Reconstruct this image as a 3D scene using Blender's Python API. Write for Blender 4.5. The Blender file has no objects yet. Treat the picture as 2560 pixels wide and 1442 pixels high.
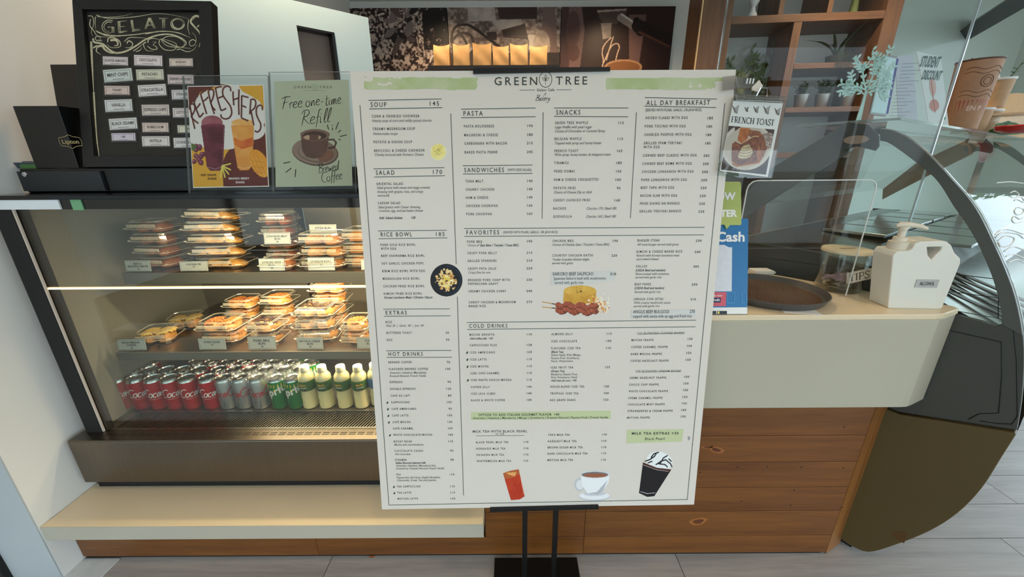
import bpy, math, random
import numpy as np
from mathutils import Vector, Matrix
from mathutils.bvhtree import BVHTree
random.seed(7); RNG = np.random.default_rng(7)
R = math.radians
scn = bpy.context.scene
C = scn.collection

# ------------------------------------------------------------------ camera
F_PX, PITCH, ROLL, CAM_Z = 960.0, R(18.4), R(0.35), 1.2
cd = bpy.data.cameras.new('camera'); cam = bpy.data.objects.new('camera', cd); C.objects.link(cam)
cd.sensor_width = 36; cd.lens = 36 * F_PX / 2560; cd.clip_start = 0.02
CAM_M = Matrix.Rotation(R(90) - PITCH, 3, 'X') @ Matrix.Rotation(-ROLL, 3, 'Z')
cam.matrix_world = Matrix.Translation((0, 0, CAM_Z)) @ CAM_M.to_4x4()
scn.camera = cam

# ------------------------------------------------------------------ world, light, exposure
scn.view_settings.view_transform = 'Standard'; scn.view_settings.look = 'None'
scn.view_settings.exposure = 0.28; scn.view_settings.gamma = 1.0
scn.view_settings.use_curve_mapping = False
scn.cycles.transparent_max_bounces = 40; scn.cycles.max_bounces = 10; scn.cycles.glossy_bounces = 5
w = bpy.data.worlds.new('sky'); scn.world = w; w.use_nodes = True
bg = w.node_tree.nodes['Background']
bg.inputs[0].default_value = (0.72, 0.88, 1.0, 1); bg.inputs[1].default_value = 3.9

def lamp(name, kind, loc, energy, color, size=0.1, rot=(0, 0, 0), size_y=None, spot=None, blend=0.5):
    l = bpy.data.lights.new(name, kind); l.energy = energy; l.color = color
    if kind == 'AREA':
        l.size = size
        if size_y: l.shape = 'RECTANGLE'; l.size_y = size_y
    else: l.shadow_soft_size = size
    if kind == 'SPOT': l.spot_size = R(spot); l.spot_blend = blend
    o = bpy.data.objects.new(name, l); C.objects.link(o); o.location = loc; o.rotation_euler = rot
    return o
WARM = (1.0, 0.72, 0.44)
for x in (-0.55, 0.15, 0.85): lamp('picture_spot', 'SPOT', (x, 3.30, 2.46), 28, WARM, 0.04, (R(24), 0, 0), spot=110, blend=0.9)
for x, y in ((-0.9, 1.9), (0.5, 2.1), (1.9, 2.2)): lamp('counter_downlight', 'SPOT', (x, y, 2.46), 45, WARM, 0.06, spot=130, blend=0.8)
for x, y in ((-0.9, 0.1), (0.4, -0.3), (1.8, -0.1)): lamp('ceiling_downlight', 'SPOT', (x, y, 2.46), 20, WARM, 0.08, spot=130, blend=0.8)

# ------------------------------------------------------------------ sight lines: a pixel on a real plane
def ray(px, py):
    return CAM_M @ Vector((px - 1280, -(py - 721), -F_PX))
ORG = Vector((0, 0, CAM_Z))
def at(px, py, X=None, Y=None, Z=None):
    d = ray(px, py)
    if Y is not None: t = Y / d.y
    elif Z is not None: t = (Z - CAM_Z) / d.z
    else: t = X / d.x
    return ORG + d * t
class Frame:
    """a local frame: origin, rotation; hit() gives local coordinates of a sight line on one of its planes"""
    def __init__(s, loc, rot=(0, 0, 0)):
        from mathutils import Euler
        s.loc = Vector(loc); s.rot = rot
        s.M = Matrix.Translation(s.loc) @ Euler(rot, 'XYZ').to_matrix().to_4x4(); s.I = s.M.inverted()
    def hit(s, px, py, axis=1, val=0.0):
        o = s.I @ ORG; d = s.I.to_3x3() @ ray(px, py)
        t = (val - o[axis]) / d[axis]
        return o + d * t

# ------------------------------------------------------------------ materials
def lin(c):
    return tuple(((v / 255) / 12.92 if v / 255 <= 0.04045 else ((v / 255 + 0.055) / 1.055) ** 2.4) for v in c)
_mats = {}
def mat(name, rgb, rough=0.5, metal=0.0, spec=0.5, noise=0.0, nscale=20, bump=0.0, bscale=200, stretch=None, trans=0.0,
        emit=None, estr=0.0, coat=0.0, alpha=1.0, ior=1.45, sss=0.0):
    if name in _mats: return _mats[name]
    m = bpy.data.materials.new(name); m.use_nodes = True; nt = m.node_tree; b = nt.nodes['Principled BSDF']
    c = lin(rgb) + (1,)
    b.inputs['Base Color'].default_value = c; b.inputs['Roughness'].default_value = rough
    b.inputs['Metallic'].default_value = metal; b.inputs['Specular IOR Level'].default_value = spec
    b.inputs['Transmission Weight'].default_value = trans; b.inputs['Coat Weight'].default_value = coat
    b.inputs['Alpha'].default_value = alpha; b.inputs['IOR'].default_value = ior
    if sss: b.inputs['Subsurface Weight'].default_value = sss; b.inputs['Subsurface Scale'].default_value = 0.01
    if emit: b.inputs['Emission Color'].default_value = lin(emit) + (1,); b.inputs['Emission Strength'].default_value = estr
    if noise or bump:
        tc = nt.nodes.new('ShaderNodeTexCoord'); mp = nt.nodes.new('ShaderNodeMapping')
        nt.links.new(tc.outputs['Object'], mp.inputs[0])
        if stretch: mp.inputs['Scale'].default_value = stretch
    if noise:
        n = nt.nodes.new('ShaderNodeTexNoise'); n.inputs['Scale'].default_value = nscale; n.inputs['Detail'].default_value = 5
        nt.links.new(mp.outputs[0], n.inputs[0])
        r = nt.nodes.new('ShaderNodeMapRange'); r.inputs[1].default_value = 0.3; r.inputs[2].default_value = 0.7
        r.inputs[3].default_value = 1 - noise; r.inputs[4].default_value = 1 + noise
        nt.links.new(n.outputs[0], r.inputs[0])
        mx = nt.nodes.new('ShaderNodeVectorMath'); mx.operation = 'SCALE'; mx.inputs[0].default_value = c[:3]
        nt.links.new(r.outputs[0], mx.inputs['Scale']); nt.links.new(mx.outputs[0], b.inputs['Base Color'])
    if bump:
        n = nt.nodes.new('ShaderNodeTexNoise'); n.inputs['Scale'].default_value = bscale; nt.links.new(mp.outputs[0], n.inputs[0])
        bp = nt.nodes.new('ShaderNodeBump'); bp.inputs['Strength'].default_value = bump; bp.inputs['Distance'].default_value = 0.002
        nt.links.new(n.outputs[0], bp.inputs['Height']); nt.links.new(bp.outputs[0], b.inputs['Normal'])
    _mats[name] = m; return m
def wood(name, light, dark, scale=3.0, axis=0, rough=0.45, grain=0.5):
    m = bpy.data.materials.new(name); m.use_nodes = True; nt = m.node_tree; b = nt.nodes['Principled BSDF']
    b.inputs['Roughness'].default_value = rough
    tc = nt.nodes.new('ShaderNodeTexCoord'); mp = nt.nodes.new('ShaderNodeMapping'); nt.links.new(tc.outputs['Object'], mp.inputs[0])
    oi = nt.nodes.new('ShaderNodeObjectInfo'); va = nt.nodes.new('ShaderNodeVectorMath'); va.operation = 'ADD'
    sc = nt.nodes.new('ShaderNodeMath'); sc.operation = 'MULTIPLY'; sc.inputs[1].default_value = 7.0
    nt.links.new(oi.outputs['Random'], sc.inputs[0]); nt.links.new(mp.outputs[0], va.inputs[0]); nt.links.new(sc.outputs[0], va.inputs[1])
    s = [scale * 8] * 3; s[axis] = scale * 0.6; mp.inputs['Scale'].default_value = s
    n = nt.nodes.new('ShaderNodeTexNoise'); n.inputs['Scale'].default_value = 1.2; n.inputs['Detail'].default_value = 6; n.inputs['Distortion'].default_value = 1.2
    nt.links.new(va.outputs[0], n.inputs[0])
    n2 = nt.nodes.new('ShaderNodeTexNoise'); n2.inputs['Scale'].default_value = 9; n2.inputs['Detail'].default_value = 4; n2.inputs['Distortion'].default_value = 0.6
    nt.links.new(va.outputs[0], n2.inputs[0])
    ad = nt.nodes.new('ShaderNodeMix'); ad.inputs[0].default_value = 0.35
    nt.links.new(n.outputs[0], ad.inputs[2]); nt.links.new(n2.outputs[0], ad.inputs[3])
    rp = nt.nodes.new('ShaderNodeValToRGB'); e = rp.color_ramp.elements
    e[0].position = 0.5 - grain * 0.35; e[0].color = lin(dark) + (1,); e[1].position = 0.5 + grain * 0.3; e[1].color = lin(light) + (1,)
    nt.links.new(ad.outputs[0], rp.inputs[0]); nt.links.new(rp.outputs[0], b.inputs['Base Color'])
    bp = nt.nodes.new('ShaderNodeBump'); bp.inputs['Strength'].default_value = 0.12; bp.inputs['Distance'].default_value = 0.001
    nt.links.new(n2.outputs[0], bp.inputs['Height']); nt.links.new(bp.outputs[0], b.inputs['Normal'])
    return m
def glass(name, tint=(245, 250, 250), rough=0.0, boost=1.0, ior=1.45):
    m = bpy.data.materials.new(name); m.use_nodes = True; nt = m.node_tree
    for n in list(nt.nodes): nt.nodes.remove(n)
    out = nt.nodes.new('ShaderNodeOutputMaterial'); mx = nt.nodes.new('ShaderNodeMixShader')
    tr = nt.nodes.new('ShaderNodeBsdfTransparent'); tr.inputs[0].default_value = lin(tint) + (1,)
    gl = nt.nodes.new('ShaderNodeBsdfGlossy'); gl.inputs['Roughness'].default_value = rough
    fr = nt.nodes.new('ShaderNodeFresnel'); fr.inputs[0].default_value = ior
    geo = nt.nodes.new('ShaderNodeNewGeometry')
    mu = nt.nodes.new('ShaderNodeMath'); mu.operation = 'MULTIPLY'; mu.inputs[1].default_value = boost; mu.use_clamp = True
    # back faces would give total internal reflection: use the reciprocal ior there
    ml = nt.nodes.new('ShaderNodeMix'); ml.inputs[2].default_value = ior; ml.inputs[3].default_value = 1 / ior
    nt.links.new(geo.outputs['Backfacing'], ml.inputs[0]); nt.links.new(ml.outputs[0], fr.inputs[0])
    # Fresnel node inverts ior on back faces itself, so the reciprocal restores the air-to-glass value
    nt.links.new(fr.outputs[0], mu.inputs[0]); nt.links.new(mu.outputs[0], mx.inputs[0])
    nt.links.new(tr.outputs[0], mx.inputs[1]); nt.links.new(gl.outputs[0], mx.inputs[2]); nt.links.new(mx.outputs[0], out.inputs[0])
    return m
def vcol(name, rough=0.5, spec=0.3, coat=0.0):
    m = bpy.data.materials.new(name); m.use_nodes = True; nt = m.node_tree; b = nt.nodes['Principled BSDF']
    a = nt.nodes.new('ShaderNodeAttribute'); a.attribute_name = 'Col'; nt.links.new(a.outputs['Color'], b.inputs['Base Color'])
    b.inputs['Roughness'].default_value = rough; b.inputs['Specular IOR Level'].default_value = spec; b.inputs['Coat Weight'].default_value = coat
    return m

M_white = mat('white_paint', (225, 226, 224), 0.55, noise=0.02, nscale=3)
M_wall = mat('wall_paint', (224, 224, 220), 0.7, noise=0.025, nscale=2.5, bump=0.05, bscale=120)
M_wallgrey = mat('wall_end_grey', (172, 178, 180), 0.7, noise=0.03, nscale=4)
M_part = mat('partition_white', (188, 212, 220), 0.5, noise=0.01, nscale=3)
M_brownpanel = mat('brown_panel', (128, 108, 96), 0.25, noise=0.03, nscale=3)
M_black = mat('black_paint', (14, 14, 15), 0.35)
M_blackgloss = mat('black_gloss', (7, 8, 10), 0.12)
M_blackmatte = mat('black_matte', (18, 18, 18), 0.7)
M_steel = mat('brushed_steel', (150, 146, 140), 0.32, metal=1.0, noise=0.08, nscale=4, stretch=(1, 1, 60))
M_steeld = mat('dark_steel', (120, 114, 106), 0.4, metal=0.9, noise=0.06, nscale=6)
M_steelh = mat('steel_brushed_side', (118, 108, 96), 0.34, metal=1.0, noise=0.05, nscale=5, stretch=(60, 1, 1))
M_chrome = mat('chrome', (215, 218, 222), 0.12, metal=1.0)
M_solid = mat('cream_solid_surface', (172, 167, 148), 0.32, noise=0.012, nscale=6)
M_solidw = mat('counter_top_cream', (218, 200, 168), 0.28, noise=0.012, nscale=6)
M_pine = wood('pine_boards', (126, 76, 26), (88, 48, 14), 1.6, 0, 0.42, 0.55)
M_pineend = wood('pine_end', (148, 96, 44), (114, 68, 28), 1.6, 2, 0.42, 0.6)
M_shelfwood = wood('shelf_wood', (124, 88, 60), (78, 52, 34), 2.0, 0, 0.4, 0.7)
M_shelfwoodv = wood('shelf_wood_upright', (124, 88, 60), (78, 52, 34), 2.0, 2, 0.4, 0.7)
M_floor = wood('floor_plank', (182, 178, 174), (136, 132, 130), 1.5, 0, 0.38, 0.8)
M_groove = mat('groove_dark', (60, 50, 44), 0.8)
M_boardface = mat('foam_board', (211, 204, 194), 0.35)
M_ink = mat('menu_ink', (46, 54, 50), 0.5)
M_ruleink = mat('rule_ink', (58, 72, 66), 0.5)
M_olive = mat('olive_panel', (82, 68, 36), 0.35, noise=0.04, nscale=5)
M_grey = mat('cabinet_grey', (104, 104, 94), 0.35, noise=0.03, nscale=5)
M_greydk = mat('cabinet_frame_grey', (78, 80, 75), 0.3)
M_glass = glass('clear_glass', (246, 250, 248), 0.0, 0.5)
M_screen = glass('screen_glass', (250, 252, 252), 0.0, 0.22)
M_caseglass = glass('case_glass', (236, 240, 236), 0.0, 1.35)
M_acry = glass('acrylic', (250, 251, 251), 0.0, 0.55)
M_edge = mat('acrylic_edge', (190, 198, 196), 0.1, trans=0.7, spec=0.8)
M_plastic = glass('clamshell_plastic', (250, 250, 248), 0.06, 1.6, 1.5)
M_rim = mat('clamshell_rim', (235, 232, 222), 0.12, alpha=.38, spec=1.0)  # milky white painted in for the highlights on clear rims
M_print = vcol('printed_colours', 0.45, 0.3)
M_gloss_print = vcol('gloss_print', 0.3, 0.4)
M_paper = mat('white_paper', (226, 226, 222), 0.6)
M_kraft = mat('kraft_paper', (190, 150, 98), 0.7, noise=0.08, nscale=25)

# ------------------------------------------------------------------ mesh builder
class MB:
    def __init__(s): s.v = []; s.f = []; s.c = None
    def add(s, vs, fs):
        k = len(s.v); s.v += [tuple(v) for v in vs]; s.f += [tuple(i + k for i in f) for f in fs]; return s
    def box(s, x0, x1, y0, y1, z0, z1):
        return s.add([(x0, y0, z0), (x1, y0, z0), (x1, y1, z0), (x0, y1, z0), (x0, y0, z1), (x1, y0, z1), (x1, y1, z1), (x0, y1, z1)],
                     [(0, 3, 2, 1), (4, 5, 6, 7), (0, 1, 5, 4), (1, 2, 6, 5), (2, 3, 7, 6), (3, 0, 4, 7)])
    def prism(s, pts, d0, d1, axis=1):
        """2D outline extruded along axis. axis 1: pts are (x,z); axis 2: pts are (x,y); axis 0: (y,z)"""
        def P(p, d): return {1: (p[0], d, p[1]), 2: (p[0], p[1], d), 0: (d, p[0], p[1])}[axis]
        n = len(pts); area = sum(pts[i][0] * pts[(i + 1) % n][1] - pts[(i + 1) % n][0] * pts[i][1] for i in range(n))
        if (area > 0) == (axis == 1): pts = pts[::-1]
        vs = [P(p, d0) for p in pts] + [P(p, d1) for p in pts]
        fs = [tuple(range(n))[::-1], tuple(range(n, 2 * n))] + [(i, (i + 1) % n, n + (i + 1) % n, n + i) for i in range(n)]
        return s.add(vs, fs)
    def tube(s, pts, r, n=8, cap=True):
        pts = [Vector(p) for p in pts]; rs = r if isinstance(r, (list, tuple)) else [r] * len(pts)
        rings = []; up = None
        for i, p in enumerate(pts):
            t = (pts[min(i + 1, len(pts) - 1)] - pts[max(i - 1, 0)])
            if t.length < 1e-9: t = Vector((0, 0, 1))
            t.normalize()
            if up is None:
                up = Vector((0, 0, 1)) if abs(t.z) < 0.9 else Vector((1, 0, 0))
            a = t.cross(up)
            if a.length < 1e-6: a = t.orthogonal()
            a.normalize(); b = a.cross(t).normalized(); up = b
            rings.append([p + (a * math.cos(2 * math.pi * k / n) + b * math.sin(2 * math.pi * k / n)) * rs[i] for k in range(n)])
        vs = [q for rg in rings for q in rg]; fs = []
        for i in range(len(pts) - 1):
            for k in range(n):
                fs.append((i * n + k, i * n + (k + 1) % n, (i + 1) * n + (k + 1) % n, (i + 1) * n + k))
        if cap: fs += [tuple(range(n))[::-1], tuple(range((len(pts) - 1) * n, len(pts) * n))]
        return s.add(vs, fs)
    def lathe(s, prof, n=24, c=(0, 0, 0), sx=1.0, sy=1.0, capb=True, capt=True):
        vs = []; fs = []
        for r, z in prof:
            for k in range(n):
                a = 2 * math.pi * k / n; vs.append((c[0] + r * sx * math.cos(a), c[1] + r * sy * math.sin(a), c[2] + z))
        for i in range(len(prof) - 1):
            for k in range(n): fs.append((i * n + k, i * n + (k + 1) % n, (i + 1) * n + (k + 1) % n, (i + 1) * n + k))
        if capb: fs.append(tuple(range(n))[::-1])
        if capt: fs.append(tuple(range((len(prof) - 1) * n, len(prof) * n)))
        return s.add(vs, fs)
    def ribbon(s, pts, wd, y=0.0, wfun=None):
        """flat stroke in the local x-z plane at depth y"""
        P = [Vector((p[0], p[1])) for p in pts]; n = len(P)
        if n < 2: return s
        L = []; Rr = []
        for i in range(n):
            t = P[min(i + 1, n - 1)] - P[max(i - 1, 0)]
            if t.length < 1e-9: t = Vector((1, 0))
            t.normalize(); nn = Vector((-t.y, t.x)); ww = wd * (wfun(i / (n - 1)) if wfun else 1) / 2
            L.append(P[i] + nn * ww); Rr.append(P[i] - nn * ww)
        vs = [(p.x, y, p.y) for p in L] + [(p.x, y, p.y) for p in Rr]
        return s.add(vs, [(i, i + 1, n + i + 1, n + i) for i in range(n - 1)])
    def flat(s, pts, y=0.0):
        n = len(pts); area = sum(pts[i][0] * pts[(i + 1) % n][1] - pts[(i + 1) % n][0] * pts[i][1] for i in range(n))
        if area < 0: pts = pts[::-1]
        return s.add([(p[0], y, p[1]) for p in pts], [tuple(range(n))])
    def xf(s, M):
        s.v = [tuple(M @ Vector(v)) for v in s.v]; return s
    def mesh(s, name, m, smooth=False):
        me = bpy.data.meshes.new(name); me.from_pydata(s.v, [], s.f); me.materials.append(m)
        if smooth:
            me.polygons.foreach_set('use_smooth', [True] * len(me.polygons))
            try: me.set_sharp_from_angle(angle=R(40))
            except Exception: pass
        me.update(); return me
def link(name, me, parent=None):
    o = bpy.data.objects.new(name, me); C.objects.link(o)
    if parent: o.parent = parent
    return o
def part(parent, name, mb, m, smooth=False, label=None, bevel=0.0, kind=None):
    o = link(name, mb.mesh(name, m, smooth), parent)
    if label: o['label'] = label
    if kind: o['kind'] = kind
    if bevel:
        b = o.modifiers.new('bevel', 'BEVEL'); b.width = bevel; b.segments = 2; b.limit_method = 'ANGLE'
    return o
def tag(o, label, cat, group=None, kind=None):
    o['label'] = label; o['category'] = cat
    if group: o['group'] = group
    if kind: o['kind'] = kind
    return o
def thing(name, label, cat, loc=(0, 0, 0), rot=(0, 0, 0), group=None):
    o = bpy.data.objects.new(name, None); o.empty_display_size = 0.05; C.objects.link(o); o.location = loc
    o.rotation_euler = rot if isinstance(rot, tuple) else (0, 0, rot)
    return tag(o, label, cat, group)
def single(name, mb, m, label, cat, loc=(0, 0, 0), rot=(0, 0, 0), group=None, smooth=False, bevel=0.0):
    o = part(None, name, mb, m, smooth, None, bevel); o.location = loc; o.rotation_euler = rot
    return tag(o, label, cat, group)
def struct(name, mb, m, parent=None, smooth=False, bevel=0.0, label=None):
    o = part(parent, name, mb, m, smooth, label, bevel)
    if not parent: o['kind'] = 'structure'
    return o
def copy_tree(o, parent=None):
    c = o.copy(); C.objects.link(c); c.parent = parent
    for ch in list(o.children): copy_tree(ch, c)
    return c
def smooth_line(pts, k=6):
    """Catmull-Rom through 2D/3D points"""
    P = [np.array(p, float) for p in pts]
    if len(P) < 3: return P
    P = [2 * P[0] - P[1]] + P + [2 * P[-1] - P[-2]]; out = []
    for i in range(1, len(P) - 2):
        for j in range(k):
            t = j / k; a, b, c, d = P[i - 1:i + 3]
            out.append(0.5 * ((2 * b) + (-a + c) * t + (2 * a - 5 * b + 4 * c - d) * t * t + (-a + 3 * b - 3 * c + d) * t ** 3))
    out.append(P[-2]); return out

# ------------------------------------------------------------------ lettering
_tc = {}
def text_raw(s, spacing=1.0, bold=0.0, res=2):
    key = (s, spacing, bold, res)
    if key in _tc: return _tc[key]
    cu = bpy.data.curves.new('t', 'FONT'); cu.body = s; cu.size = 1.0; cu.space_character = spacing; cu.offset = bold
    cu.resolution_u = res; cu.fill_mode = 'FRONT'
    o = bpy.data.objects.new('t', cu); C.objects.link(o)
    dg = bpy.context.evaluated_depsgraph_get(); me = bpy.data.meshes.new_from_object(o.evaluated_get(dg))
    v = np.zeros(len(me.vertices) * 3); me.vertices.foreach_get('co', v); v = v.reshape(-1, 3)[:, :2]
    f = [tuple(p.vertices) for p in me.polygons]
    bpy.data.objects.remove(o); bpy.data.curves.remove(cu); bpy.data.meshes.remove(me)
    _tc[key] = (v, f); return v, f
CAP = float(text_raw('H')[0][:, 1].max())
def put_text(mb, s, x, z, h, y=0.0, width=None, align='l', spacing=1.0, bold=0.0, shear=0.0, rot=0.0, maxw=None, fmap=None, res=2, kx=1.0):
    """x,z: baseline start (or right end / centre); h: capital height; local x-z plane at depth y"""
    if not s.strip(): return 0
    v, f = text_raw(s, spacing, bold, res)
    if len(v) == 0: return 0
    k = h / CAP; P = v * k; P[:, 0] -= P[:, 0].min(); P[:, 0] *= kx
    wd = P[:, 0].max()
    if width: P[:, 0] *= width / wd; wd = width
    elif maxw and wd > maxw: P[:, 0] *= maxw / wd; wd = maxw
    if shear: P[:, 0] += P[:, 1] * shear
    if align == 'r': P[:, 0] -= wd
    if align == 'c': P[:, 0] -= wd / 2
    if rot:
        c, sn = math.cos(rot), math.sin(rot); P = P @ np.array([[c, sn], [-sn, c]])
    if fmap: vs = [fmap(x + p[0], z + p[1]) for p in P]
    else: vs = [(x + p[0], y, z + p[1]) for p in P]
    mb.add(vs, f); return wd
# single-stroke handwritten glyphs: list of polylines, advance width
def arc(cx, cy, rx, ry, a0, a1, n=14):
    return [(cx + rx * math.cos(R(a0 + (a1 - a0) * i / n)), cy + ry * math.sin(R(a0 + (a1 - a0) * i / n))) for i in range(n + 1)]
SC = {
 'F': ([[(.1, 0), (.22, .55), (.3, .95)], [(0, .85), (.3, .97), (.72, .95)], [(.1, .5), (.5, .55)]], .62),
 'R': ([[(.08, -.05), (.2, .5), (.26, .95)], [(.02, .75), (.2, .98), (.5, .98), (.58, .78), (.42, .58), (.2, .5), (.42, .2), (.7, -.02)]], .68),
 'B': ([[(.05, 0), (.15, .5), (.2, .95)], [(-.08, .85), (.2, 1.0), (.52, .9), (.45, .65), (.18, .52), (.5, .45), (.5, .15), (.25, -.02), (.02, .05)]], .6),
 'C': ([arc(.38, .48, .36, .5, 50, 300)], .62),
 'r': ([[(.02, .45), (.1, 0)], [(.06, .3), (.18, .47), (.32, .44)]], .3),
 'e': ([[(.04, .22), (.26, .3), (.34, .42), (.22, .5), (.08, .38), (.04, .15), (.16, 0), (.4, .08)]], .4),
 'o': ([arc(.2, .24, .18, .25, 80, 440)], .44),
 'n': ([[(.04, .46), (.1, 0), (.18, .34), (.32, .46), (.34, .3), (.36, .04), (.46, .04)]], .5),
 '-': ([[(0, .27), (.26, .29)]], .3),
 't': ([[(.18, .85), (.1, .15), (.16, 0), (.3, .08)], [(0, .55), (.36, .6)]], .34),
 'i': ([[(.05, .44), (.08, .05), (.18, .04)], [(.08, .64), (.1, .68)]], .24),
 'm': ([[(.02, .46), (.08, 0), (.16, .36), (.27, .45), (.27, .02), (.36, .36), (.47, .45), (.5, .05), (.6, .05)]], .64),
 'f': ([[(.42, .9), (.3, .98), (.2, .8), (.14, .2), (.08, -.3)], [(.02, .42), (.34, .48)]], .3),
 'l': ([[(.1, .1), (.28, .7), (.3, 1.0), (.18, .8), (.1, .2), (.16, 0), (.3, .1)]], .27),
 'w': ([[(.02, .45), (.08, .02), (.24, .35), (.3, .02), (.46, .45)]], .5),
 'd': ([[(.3, .42), (.12, .45), (.03, .2), (.12, 0), (.28, .2), (.44, 1.0), (.34, .1), (.46, .05)]], .5),
 'a': ([[(.32, .42), (.14, .46), (.03, .2), (.12, 0), (.26, .14), (.34, .44), (.32, .08), (.44, .06)]], .45),
 'k': ([[(.2, 1.0), (.06, 0)], [(.36, .46), (.1, .22), (.36, 0)]], .4),
 'y': ([[(.04, .46), (.1, .12), (.26, .2), (.36, .46), (.26, -.1), (.1, -.35), (-.1, -.25)]], .42),
 'c': ([arc(.2, .23, .18, .24, 50, 310)], .38),
 'S': ([[(.5, .85), (.36, 1.0), (.15, .85), (.2, .6), (.42, .4), (.38, .1), (.15, 0), (0, .15)]], .55),
 'p': ([[(.06, .46), (.0, -.35)], arc(.2, .24, .17, .23, 160, -160)], .42),
 's': ([[(.3, .42), (.16, .48), (.08, .36), (.26, .16), (.16, 0), (0, .06)]], .34),
 'G': ([arc(.38, .48, .36, .5, 50, 330) + [(.72, .45), (.42, .45)]], .75),
 ' ': ([], .3)}
def script(mb, s, x, z, h, wd, y=0.0, shear=0.25, rot=0.0, k=1.0, fmap=None, wv=True):
    cx = 0; c, sn = math.cos(rot), math.sin(rot)
    for ch in s:
        st, adv = SC[ch]
        for pl in st:
            q = []
            for a, b in smooth_line(pl, 5):
                X = (cx + a * k) * h + b * h * shear; Z = b * h
                q.append((x + X * c - Z * sn, z + X * sn + Z * c))
            if fmap:
                t = MB().ribbon(q, wd); mb.add([fmap(v[0], v[2]) for v in t.v], t.f)
            else: mb.ribbon(q, wd, y, (lambda t: 0.65 + 0.5 * math.sin(math.pi * t)) if wv else None)
        cx += adv * k
    return cx * h
# roman capitals with serifs: (polyline, weight) with T thick, t thin
T_, t_ = 1.0, 0.38
SER = {
 'F': ([([(.15, 0), (.15, 1)], T_), ([(.05, .985), (.62, .985), (.62, .8)], t_), ([(.15, .52), (.5, .52)], t_), ([(.02, .015), (.3, .015)], t_)], .66),
 'R': ([([(.15, 0), (.15, 1)], T_), ([(.03, .985)] + arc(.36, .74, .22, .245, 90, -90) + [(.15, .495)], t_ * 1.5), ([(.36, .5), (.62, .0)], T_ * .8), ([(.02, .015), (.28, .015)], t_), ([(.55, .015), (.74, .015)], t_)], .76),
 'E': ([([(.15, 0), (.15, 1)], T_), ([(.04, .985), (.62, .985), (.62, .8)], t_), ([(.15, .52), (.5, .52)], t_), ([(.04, .015), (.64, .015), (.66, .2)], t_)], .72),
 'N': ([([(.13, 0), (.13, 1)], t_), ([(.1, 1), (.68, 0)], T_), ([(.68, 0), (.68, 1)], t_), ([(.02, .015), (.26, .015)], t_), ([(.56, .985), (.8, .985)], t_), ([(.0, .985), (.16, .985)], t_)], .84),
 'C': ([(arc(.42, .5, .36, .5, 40, 320, 20), T_ * .7), ([(.7, .98), (.7, .78)], t_)], .8),
 'H': ([([(.15, 0), (.15, 1)], T_), ([(.67, 0), (.67, 1)], T_), ([(.15, .52), (.67, .52)], t_)] + [([(a, b), (a + .26, b)], t_) for a in (.02, .54) for b in (.015, .985)], .86),
 'T': ([([(.34, 0), (.34, 1)], T_), ([(.03, .78), (.03, .985), (.65, .985), (.65, .78)], t_), ([(.2, .015), (.48, .015)], t_)], .7),
 'O': ([(arc(.42, .5, .36, .48, 0, 360, 26), T_ * .7)], .86),
 'A': ([([(.08, 0), (.36, 1)], t_), ([(.36, 1), (.66, 0)], T_), ([(.17, .32), (.54, .32)], t_), ([(.0, .015), (.2, .015)], t_), ([(.54, .015), (.78, .015)], t_)], .78),
 'S': ([([(.52, .78), (.46, .95), (.28, 1.0), (.12, .88), (.12, .7), (.34, .52), (.52, .34), (.5, .12), (.3, 0), (.12, .06), (.06, .24)], T_ * .75)], .62),
 'I': ([([(.16, 0), (.16, 1)], T_)] + [([(.02, b), (.3, b)], t_) for b in (.015, .985)], .36),
 'P': ([([(.15, 0), (.15, 1)], T_), ([(.03, .985)] + arc(.36, .72, .22, .265, 90, -90) + [(.15, .455)], t_ * 1.6), ([(.02, .015), (.3, .015)], t_)], .66),
 ' ': ([], .35)}
def serif(mb, s, x, z, h, y=0.0, wd=0.16, rot=0.0, kx=1.0, width=None):
    tot = sum(SER[c][1] for c in s) * h
    if width: kx = width / tot
    cx = 0; c_, sn = math.cos(rot), math.sin(rot)
    for ch in s:
        st, adv = SER[ch]
        for pl, wt in st:
            q = [(x + (cx + a) * h * kx * c_ - b * h * sn, z + (cx + a) * h * kx * sn + b * h * c_) for a, b in (smooth_line(pl, 4) if ch == 'S' else pl)]
            mb.ribbon(q, wd * h * wt, y)
        cx += adv

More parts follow.
